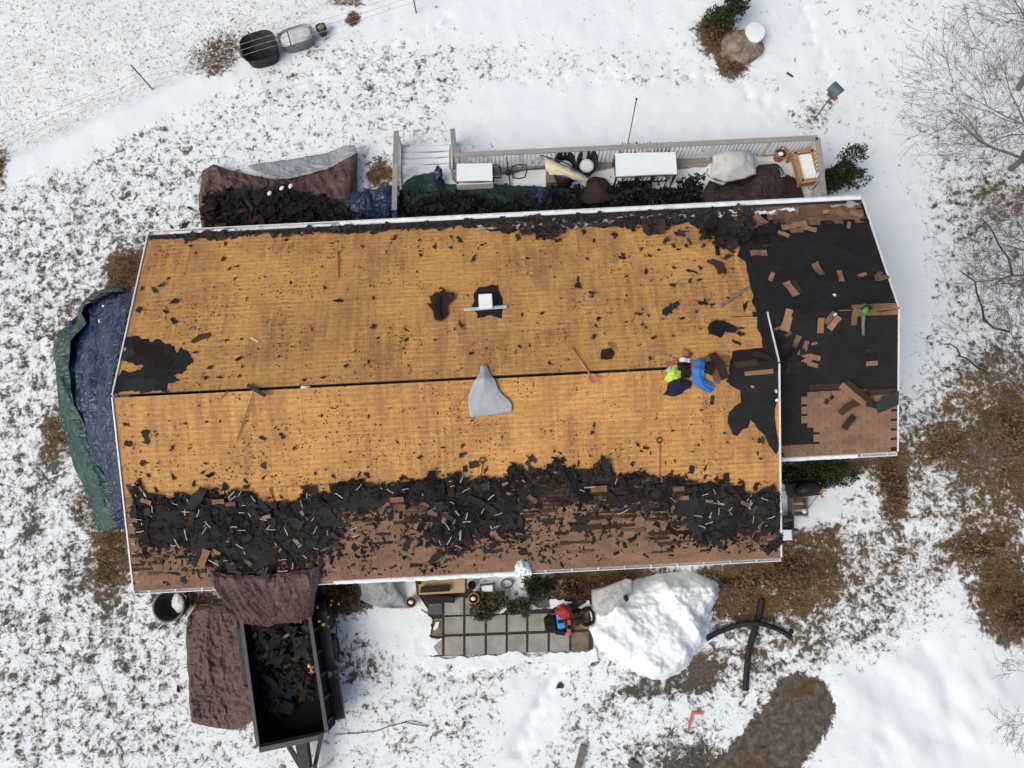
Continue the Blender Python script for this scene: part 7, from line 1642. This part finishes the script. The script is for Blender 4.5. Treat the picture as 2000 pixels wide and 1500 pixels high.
mb = MB(); P = ragged([at(x, y, .02) for x, y in [(468, 98), (475, 118), (500, 125), (530, 119), (545, 108), (540, 80), (480, 75)]], .06, 2); tag(plate(P, lambda x, y: gz(x, y) - .04, .06, .2).build('mud', 'mud'), kind='structure')
bk = thing('bucket', 'small dark bucket beside the oval stock tank', 'bucket', at(627, 55, 0)); c = at(627, 54, .3)
mb = MB(); mb.lathe((c[0], c[1], 0), [(.12, 0), (.16, .3), (.17, .31), (.15, .31), (.13, .2), (.02, .19)], 18, 1, 1, .3, 3.0); mb.build('body', 'dark_metal', bk, smooth=True)
mb = MB(); mb.lathe((c[0], c[1] + .03, .24), [(.13, 0), (.11, .07), (.03, .10)], 9, 1, .9, .5, 2.6); mb.build('stone_lid', 'rock', bk)
# wire fence along the field edge
fn = thing('wire_fence', 'thin three wire fence on steel posts along the field edge', 'fence', at(505, 112, 0))
fpost = [(-40, 330), (303, 180), (520, 118), (813, 26), (1010, -60)]
FP = [at(x, y, 0) for x, y in fpost]
for p, q in zip(FP, fpost):
    lean = (0, .1) if q[0] > 700 else (-.15, .15)
    mb = MB(); mb.tube([(p[0], p[1], -.1), (p[0] + lean[0], p[1] + lean[1], 1.25)], .022, 6); mb.build('post', 'grey_steel', fn)
for z in (.55, .80, 1.05):
    mb = MB(); pts = []
    for a, b in zip(FP[:-1], FP[1:]):
        for i in range(6): f = i / 6; p = a * (1 - f) + b * f; pts.append((p[0], p[1], z - .06 * math.sin(math.pi * f)))
    pts.append((FP[-1][0], FP[-1][1], z)); mb.tube(pts, .0065, 4); mb.build('wire', 'strip', fn)
# boulder with a round cap of snow
def boulder():
    c = at(1446, 92, 0); t = thing('boulder', 'big brown boulder with a round cap of snow in the back yard', 'boulder', c); n = 26; m = 14; V = []
    for i in range(m):
        ph = math.pi * .5 * i / (m - 1)
        for k in range(n):
            a = 2 * math.pi * k / n; d = np.array([math.cos(a) * math.cos(ph), math.sin(a) * math.cos(ph), math.sin(ph)])
            q = .72 + .5 * float(fbm(np.array(d[0] * 1.6 + 5), np.array(d[1] * 1.6 + d[2] * 2), 91, 4))
            V.append((c[0] + d[0] * q * .74, c[1] + d[1] * q * .68, d[2] * q * .55 - .02))
    Fc = [(i * n + k, i * n + (k + 1) % n, (i + 1) * n + (k + 1) % n, (i + 1) * n + k) for i in range(m - 1) for k in range(n)]
    mb = MB(); mb.add(V, Fc); mb.build('rock', 'rock', t)
    c2 = at(1475, 62, .48); mb = MB(); mb.lathe((c2[0], c2[1], 0), [(.36, 0), (.34, .3), (.32, .40)], 20, .95, 1.1); mb.build('ledge', 'rock', t)
    P = [(c2[0] + .31 * math.cos(a) * (1 + .06 * math.sin(a * 3 + 1)), c2[1] + .35 * math.sin(a), 0) for a in (2 * math.pi * k / 18 for k in range(18))]
    plate(ragged(P, .06, 2), lambda x, y: .40 - .06 * ((x - c2[0]) ** 2 + (y - c2[1]) ** 2) * 3, .09, .1).build('snow_cap', 'snow', t, bevel=.02)
boulder()
leafy('dead_shrub', 'brown leaf litter in front of the boulder', 'leaf litter', at(1432, 128, 0), .34, .30, .14, 700, 'dry_leaf', 61, (.05, .1), 3, up=.1)
leafy('dead_shrub', 'brown stems at the foot of the yard evergreen', 'shrub', at(1392, 80, 0), .36, .36, .3, 800, 'dry_leaf', 62, (.05, .1), 5, up=.2)
# bird house on a leaning pole
bh = thing('bird_house', 'teal roofed bird house on a thin pole in the back yard', 'bird house', at(1590, 232, 0))
base = at(1590, 234, 0); top = at(1622, 190, 1.62)
mb = MB(); mb.tube([base - np.array([0, 0, .1]), top], .018, 6); mb.build('pole', 'grey_steel', bh)
mb = MB(); c = top + np.array([.03, .05, .18]); mb.box(c, (.22, .22, .30), .65); mb.build('box', 'door_brown', bh)
V = []; R = Matrix.Rotation(.65, 3, 'Z')
nn = 9
for e in (-1, 1):
    for i in range(nn): a = math.pi * i / (nn - 1); V.append(Vector(c) + R @ Vector((math.cos(a) * .18, e * .18, .10 + math.sin(a) * .17)))
mb = MB(); mb.add(V + [v - Vector((0, 0, .02)) for v in V], [(i, i + 1, nn + i + 1, nn + i) for i in range(nn - 1)] + [(2 * nn + nn + i, 2 * nn + nn + i + 1, 2 * nn + i + 1, 2 * nn + i) for i in range(nn - 1)] + [tuple(range(nn))[::-1], tuple(range(nn, 2 * nn))]); mb.build('roof', 'teal_shell', bh, smooth=False)
mb = MB(); mb.box(Vector(c) + R @ Vector((-.02, -.16, -.13)), (.16, .1, .02), .65); mb.build('perch', 'pink_red', bh)
hk = thing('shepherd_hook', 'tall thin grey pole standing in the snow behind the railing', 'pole', at(1226, 280, 0)); b0 = at(1226, 282, 0); t0 = at(1243, 194, 2.3)
mb = MB(); mb.tube([b0, t0], .016, 6); mb.build('pole', 'grey_steel', hk); mb = MB(); mb.lathe(t0, [(.03, -.02), (.035, .02), (.015, .05)], 8); mb.build('knob', 'dark_metal', hk)
mb = MB(); mb.tube([gp(1536, 143, .03), gp(1548, 151, .03)], .03, 6); tag(mb.build('stick', 'bark_dark'), 'short dark stick on the open snow between boulder and bird house', 'stick')

# ------------------------------------------------------------------ FRONT YARD
def pipe(pts, r, label, z=.1, mat='rubber', name='drain_pipe', cat='pipe', ribs=True):
    P = np.array([at(x, y, z + (q[0] if q else 0)) for (x, y, *q) in pts]); Q = resample(P, 60); Q = np.array([Q[max(0, i - 2):i + 3].mean(0) for i in range(60)])
    mb = MB(); mb.tube(list(Q), [r * (1 + (.06 if ribs and i % 2 else 0)) for i in range(60)], 10); return tag(mb.build(name, mat, smooth=False), label, cat)
pipe([(1489, 1168), (1484, 1195), (1477, 1222), (1468, 1250), (1461, 1280), (1458, 1315), (1456, 1352)], .085, 'longer black drain pipe running toward the dirt pad')
pipe([(1376, 1250, 0), (1400, 1236, 0), (1430, 1224, 0), (1458, 1218, .14), (1475, 1217, .20), (1492, 1219, .16), (1515, 1227, 0), (1532, 1236, 0), (1548, 1246, 0)], .07, 'arched black drain pipe crossing over the longer one')
mb = MB(); c = at(1546, 1233, .1); mb.lathe(c, [(.05, -.08), (.07, 0), (.04, .06)], 8); tag(mb.build('pipe_cap', 'rubber'), 'black end cap beside the tip of the arched pipe', 'pipe cap')
mb = MB(); mb.bar(gp(1352, 1390, .05), gp(1344, 1424, .05), .06, .05); mb.bar(gp(1352, 1392, .052), gp(1373, 1392, .052), .06, .05); tag(mb.build('angle_bar', 'pink_red'), 'red L shaped bar lying on the snow', 'bar')
mb = MB(); mb.bar(gp(1140, 1454, .07), gp(1128, 1500, .07), .17, .12); tag(mb.build('fence_post', 'grey_wood'), 'weathered grey timber lying at the bottom edge', 'timber')
mb = MB(); mb.bar(gp(1228, 1488, .06), gp(1252, 1502, .06), .2, .08); tag(mb.build('flat_stone', 'slate'), 'flat grey stone at the bottom edge near the dirt pad', 'stone')
def twig(pts, r, label):
    mb = MB(); mb.tube([gp(x, y, .03) for x, y in pts], r, 5); tag(mb.build('fallen_twig', 'bark'), label, 'twig')
twig([(655, 1434), (690, 1432), (735, 1428), (760, 1418), (790, 1411), (815, 1415), (838, 1418)], .011, 'long thin twig lying on the snow right of the trailer')
twig([(178, 1298), (195, 1330), (212, 1368), (222, 1390)], .008, 'thin bluish stalk lying on the snow at left')
twig([(785, 1411), (805, 1407), (826, 1412)], .008, 'short side twig crossing the long one')
for (px, py, s, lab) in ((315, 1227, 10, 'dark clod on the snow under the round tub'), (280, 1362, 11, 'dark clod farthest left of the ground tarp'), (350, 1345, 16, 'dark felt scrap touching the ground tarp'), (1092, 1338, 16, 'black rag lying on the snow below the patio'), (1126, 1312, 6, 'tiny black scrap on the snow below the tool heap'), (1410, 1145, 22, 'black scrap at the right end of the snow heap'), (1172, 1250, 9, 'dark stone at the foot of the snow heap'), (1180, 1370, 9, 'brown clod beside the footpath'), (1540, 1105, 8, 'rust clod in the leaf bed')):
    o = link('felt_clod', rnd.choice(SCR)); k_ = s / 62 / .2; o.matrix_world = slope_matrix(gp(px, py, .06) if px != 1410 else at(px, py, .3), None, rnd.uniform(0, 6), .2, .2, (k_, k_, 2)); tag(o, lab, 'clod')
# corner by the wing: fire box, wood crate, snowy stand, long red tool
def corner():
    g = thing('barbecue', 'black covered barbecue in the corner south of the wing', 'barbecue', at(1570, 955, 0)); c = at(1572, 955, .55)
    mb = MB(); mb.box((c[0], c[1], .5), (.82, .42, .5), .05); mb.build('body', 'black_steel', g, bevel=.05)
    mb = MB(); mb.lathe((c[0], c[1], .74), [(.36, 0), (.33, .12), (.2, .22), (.05, .25)], 16, 1.1, .6, .05); mb.build('lid', 'black_steel', g, smooth=True)
    for dx in (-.33, .33): mb = MB(); mb.box((c[0] + dx, c[1], .13), (.06, .3, .26)); mb.build('leg', 'black_steel', g)
    P = [at(x, y, .42) for x, y in [(1549, 1007), (1577, 1006), (1576, 971), (1548, 972)]]; cc = sum(P) / 4
    k = thing('wooden_crate', 'small grey wooden crate of firewood beside the barbecue', 'crate', (cc[0], cc[1], 0))
    for i in range(4): a, b = P[i], P[(i + 1) % 4]; mb = MB(); mb.bar((a[0], a[1], .22), (b[0], b[1], .22), .05, .42); mb.build('side_panel', 'grey_wood', k)
    for i in range(5): f = (i + .6) / 5.4; a = P[0] * (1 - f) + P[3] * f; b = P[1] * (1 - f) + P[2] * f; a, b = a * .85 + b * .15, a * .15 + b * .85; mb = MB(); mb.tube([(a[0], a[1], .30), (b[0], b[1], .27 + .05 * (i % 2))], .05, 7); mb.build('log', 'tan_board' if i % 2 else 'bark', k)
    mb = MB(); q = cc + np.array([.12, -.14, 0]); mb.lathe((q[0], q[1], .36), [(.08, 0), (.07, .05), (.02, .07)], 9); mb.build('snow_lump', 'snow', k, smooth=True)
    for (pp, z, lab) in (([(1521, 1058), (1548, 1056), (1546, 1034), (1521, 1035)], .55, 'small black stand topped with snow at the right gable'),):
        P2 = [at(x, y, z) for x, y in pp]; c3 = sum(P2) / 4; s = thing('plant_stand', lab, 'stand', (c3[0], c3[1], 0))
        mb = MB(); mb.hexa([(p[0], p[1], z - .08) for p in P2], [(p[0], p[1], z - .03) for p in P2]); mb.build('stand_top', 'black_steel', s)
        plate(ragged([c3 + (p - c3) * .92 for p in P2], .04, 2), lambda x, y: z - .028, .06, .1).build('snow_cover', 'snow', s)
        for p in P2: q = c3 + (p - c3) * .9; mb = MB(); mb.box((q[0], q[1], (z - .08) / 2), (.05, .05, z - .08)); mb.build('leg', 'black_steel', s)
    b = thing('bench', 'black slatted bench against the right gable', 'bench', at(1535, 1018, 0))
    for i, y in enumerate((1010, 1017, 1024, 1031)):
        a, e = at(1518, y, .45), at(1549 - i, y - 1, .45); mb = MB(); mb.bar(a, e, .09, .03); mb.build('slat', 'black_steel' if i != 1 else 'grey_steel', b)
    for x in (1522, 1544): a, e = at(x, 1010, .2), at(x, 1032, .2); mb = MB(); mb.bar(a, e, .05, .4); mb.build('leg', 'black_steel', b)
    P = ragged([at(x, y, .02) for x, y in [(1520, 958), (1533, 958), (1541, 985), (1546, 1004), (1580, 1012), (1570, 1024), (1548, 1022), (1530, 1000)]], .05, 2); tag(plate(P, lambda x, y: .0, .07, .1).build('snow_patch', 'snow', None, bevel=.02), kind='structure')
    r = thing('pruning_pole', 'long tool with red handle leaning beside the wooden crate', 'tool', at(1590, 975, .3))
    mb = MB(); mb.tube([at(1579, 991, .15), at(1600, 965, .7)], .014, 6); mb.build('shaft', 'cedar', r)
    mb = MB(); mb.tube([at(1599, 966, .68), at(1608, 953, .85)], .035, 8); mb.build('handle', 'pink_red', r)
    mb = MB(); mb.bar(at(1593, 946, .8), at(1602, 944, .8), .04, .03); tag(mb.build('red_scrap', 'pink_red'), 'short red stick above the long red handled tool', 'stick')
    mb = MB(); mb.bar(at(1604, 968, .3), at(1608, 972, .3), .06, .04); tag(mb.build('red_clip', 'pink_red'), 'tiny red clip below the long red handled tool', 'clip')
corner()

# ------------------------------------------------------------------ BARE TREES AT THE RIGHT EDGE
def tree(base, height, seed, label, spread, nlimb, lean=(-.3, 0), mat='bark', name='bare_tree', r0=.10, depth=4, group='bare trees at the right edge', lim=(.9, 1.6)):
    r = random.Random(seed); t = thing(name, label, 'tree', base, group); tr = MB(); cr = MB()
    b = Vector([float(v) for v in base])
    def grow(p, d, L, rad, lev):
        n = 5; pts = [p]; rr = [rad]; q = p.copy(); dd = d.copy()
        for i in range(n):
            dd = (dd + Vector((r.gauss(0, .13), r.gauss(0, .13), r.gauss(.0, .10)))).normalized(); q = q + dd * L / n; 
            if q.z < .25: q.z = .25; dd.z = abs(dd.z)
            pts.append(q.copy()); rr.append(max(.0038, rad * (1 - .75 * (i + 1) / n)))
        (cr if lev > 0 else tr).tube(pts, rr, 5 if rad > .02 else 3, cap=False)
        if lev >= depth: return
        k = {0: nlimb, 1: 7, 2: 6, 3: 4}.get(lev, 3)
        for j in range(k):
            f = r.uniform(.35 if lev else .25, 1.0); i = min(n - 1, int(f * n)); o = pts[i].lerp(pts[i + 1], f * n - i)
            base_d = (pts[i + 1] - pts[i]).normalized()
            if lev == 0:
                a = r.gauss(math.pi + .0, 1.0); nd = Vector((math.cos(a), math.sin(a), r.uniform(.1, .8))).normalized(); LL = spread * r.uniform(.75, 1.15)
            else:
                ax = Vector((r.gauss(0, 1), r.gauss(0, 1), r.gauss(0, .5))).normalized(); nd = (base_d + ax * r.uniform(.5, .95)); nd.z = nd.z * .8 + .06; nd.normalize(); LL = L * r.uniform(.36, .62)
            grow(o, nd, LL, max(.0042, rr[i] * r.uniform(.35, .6)), lev + 1)
    grow(b - Vector((0, 0, .1)), Vector((lean[0], lean[1], 1)).normalized(), height, r0, 0)
    tr.build('trunk', 'bark', t); cr.build('crown', mat, t)
    return t
def gb(px, py): p = at(px, py, 0); return (p[0], p[1], 0)
tree(gb(1975, 330), 3.6, 5, 'bare tree uppermost on the right edge, its pale twigs over clean snow', 2.9, 11, (.0, .1))
tree(gb(1995, 560), 3.6, 8, 'bare tree middle of the right edge, twigs reaching toward the wing rake', 2.8, 11, (.0, .0))
tree(gb(1990, 175), 3.2, 12, 'bare tree in the top right corner with fine twigs', 2.3, 6, (.1, .3))
tree(gb(2005, 850), 2.8, 15, 'low bare tree above the brown brush at the right edge', 2.4, 6, (.05, -.1))
tree(gb(2020, 1290), 2.4, 19, 'small bare sapling low on the right edge over smooth snow', 1.8, 5, (-.1, .0))
def limb(pts, r, label):
    mb = MB(); n = len(pts); mb.tube([at(x, y, z) for x, y, z in pts], [r * (1 - .6 * i / (n - 1)) for i in range(n)], 6); tag(mb.build('dead_limb', 'bark_dark'), label, 'branch')
limb([(1972, 648, .6), (1940, 640, .6), (1922, 625, .7), (1918, 600, .8), (1907, 570, .9), (1905, 550, .9), (1890, 540, 1.0), (1874, 528, 1.0)], .038, 'thick dark dead limb curving right of the wing')
limb([(1978, 540, .8), (1970, 505, .9), (1952, 480, 1.0), (1940, 455, 1.0), (1930, 440, 1.1), (1916, 425, 1.1)], .034, 'dark dead limb above the thickest one at the right edge')
limb([(1930, 730, .4), (1905, 715, .5), (1888, 700, .5), (1876, 696, .5), (1868, 680, .6), (1856, 672, .6), (1840, 672, .6)], .030, 'dark crooked dead limb below the thickest one')
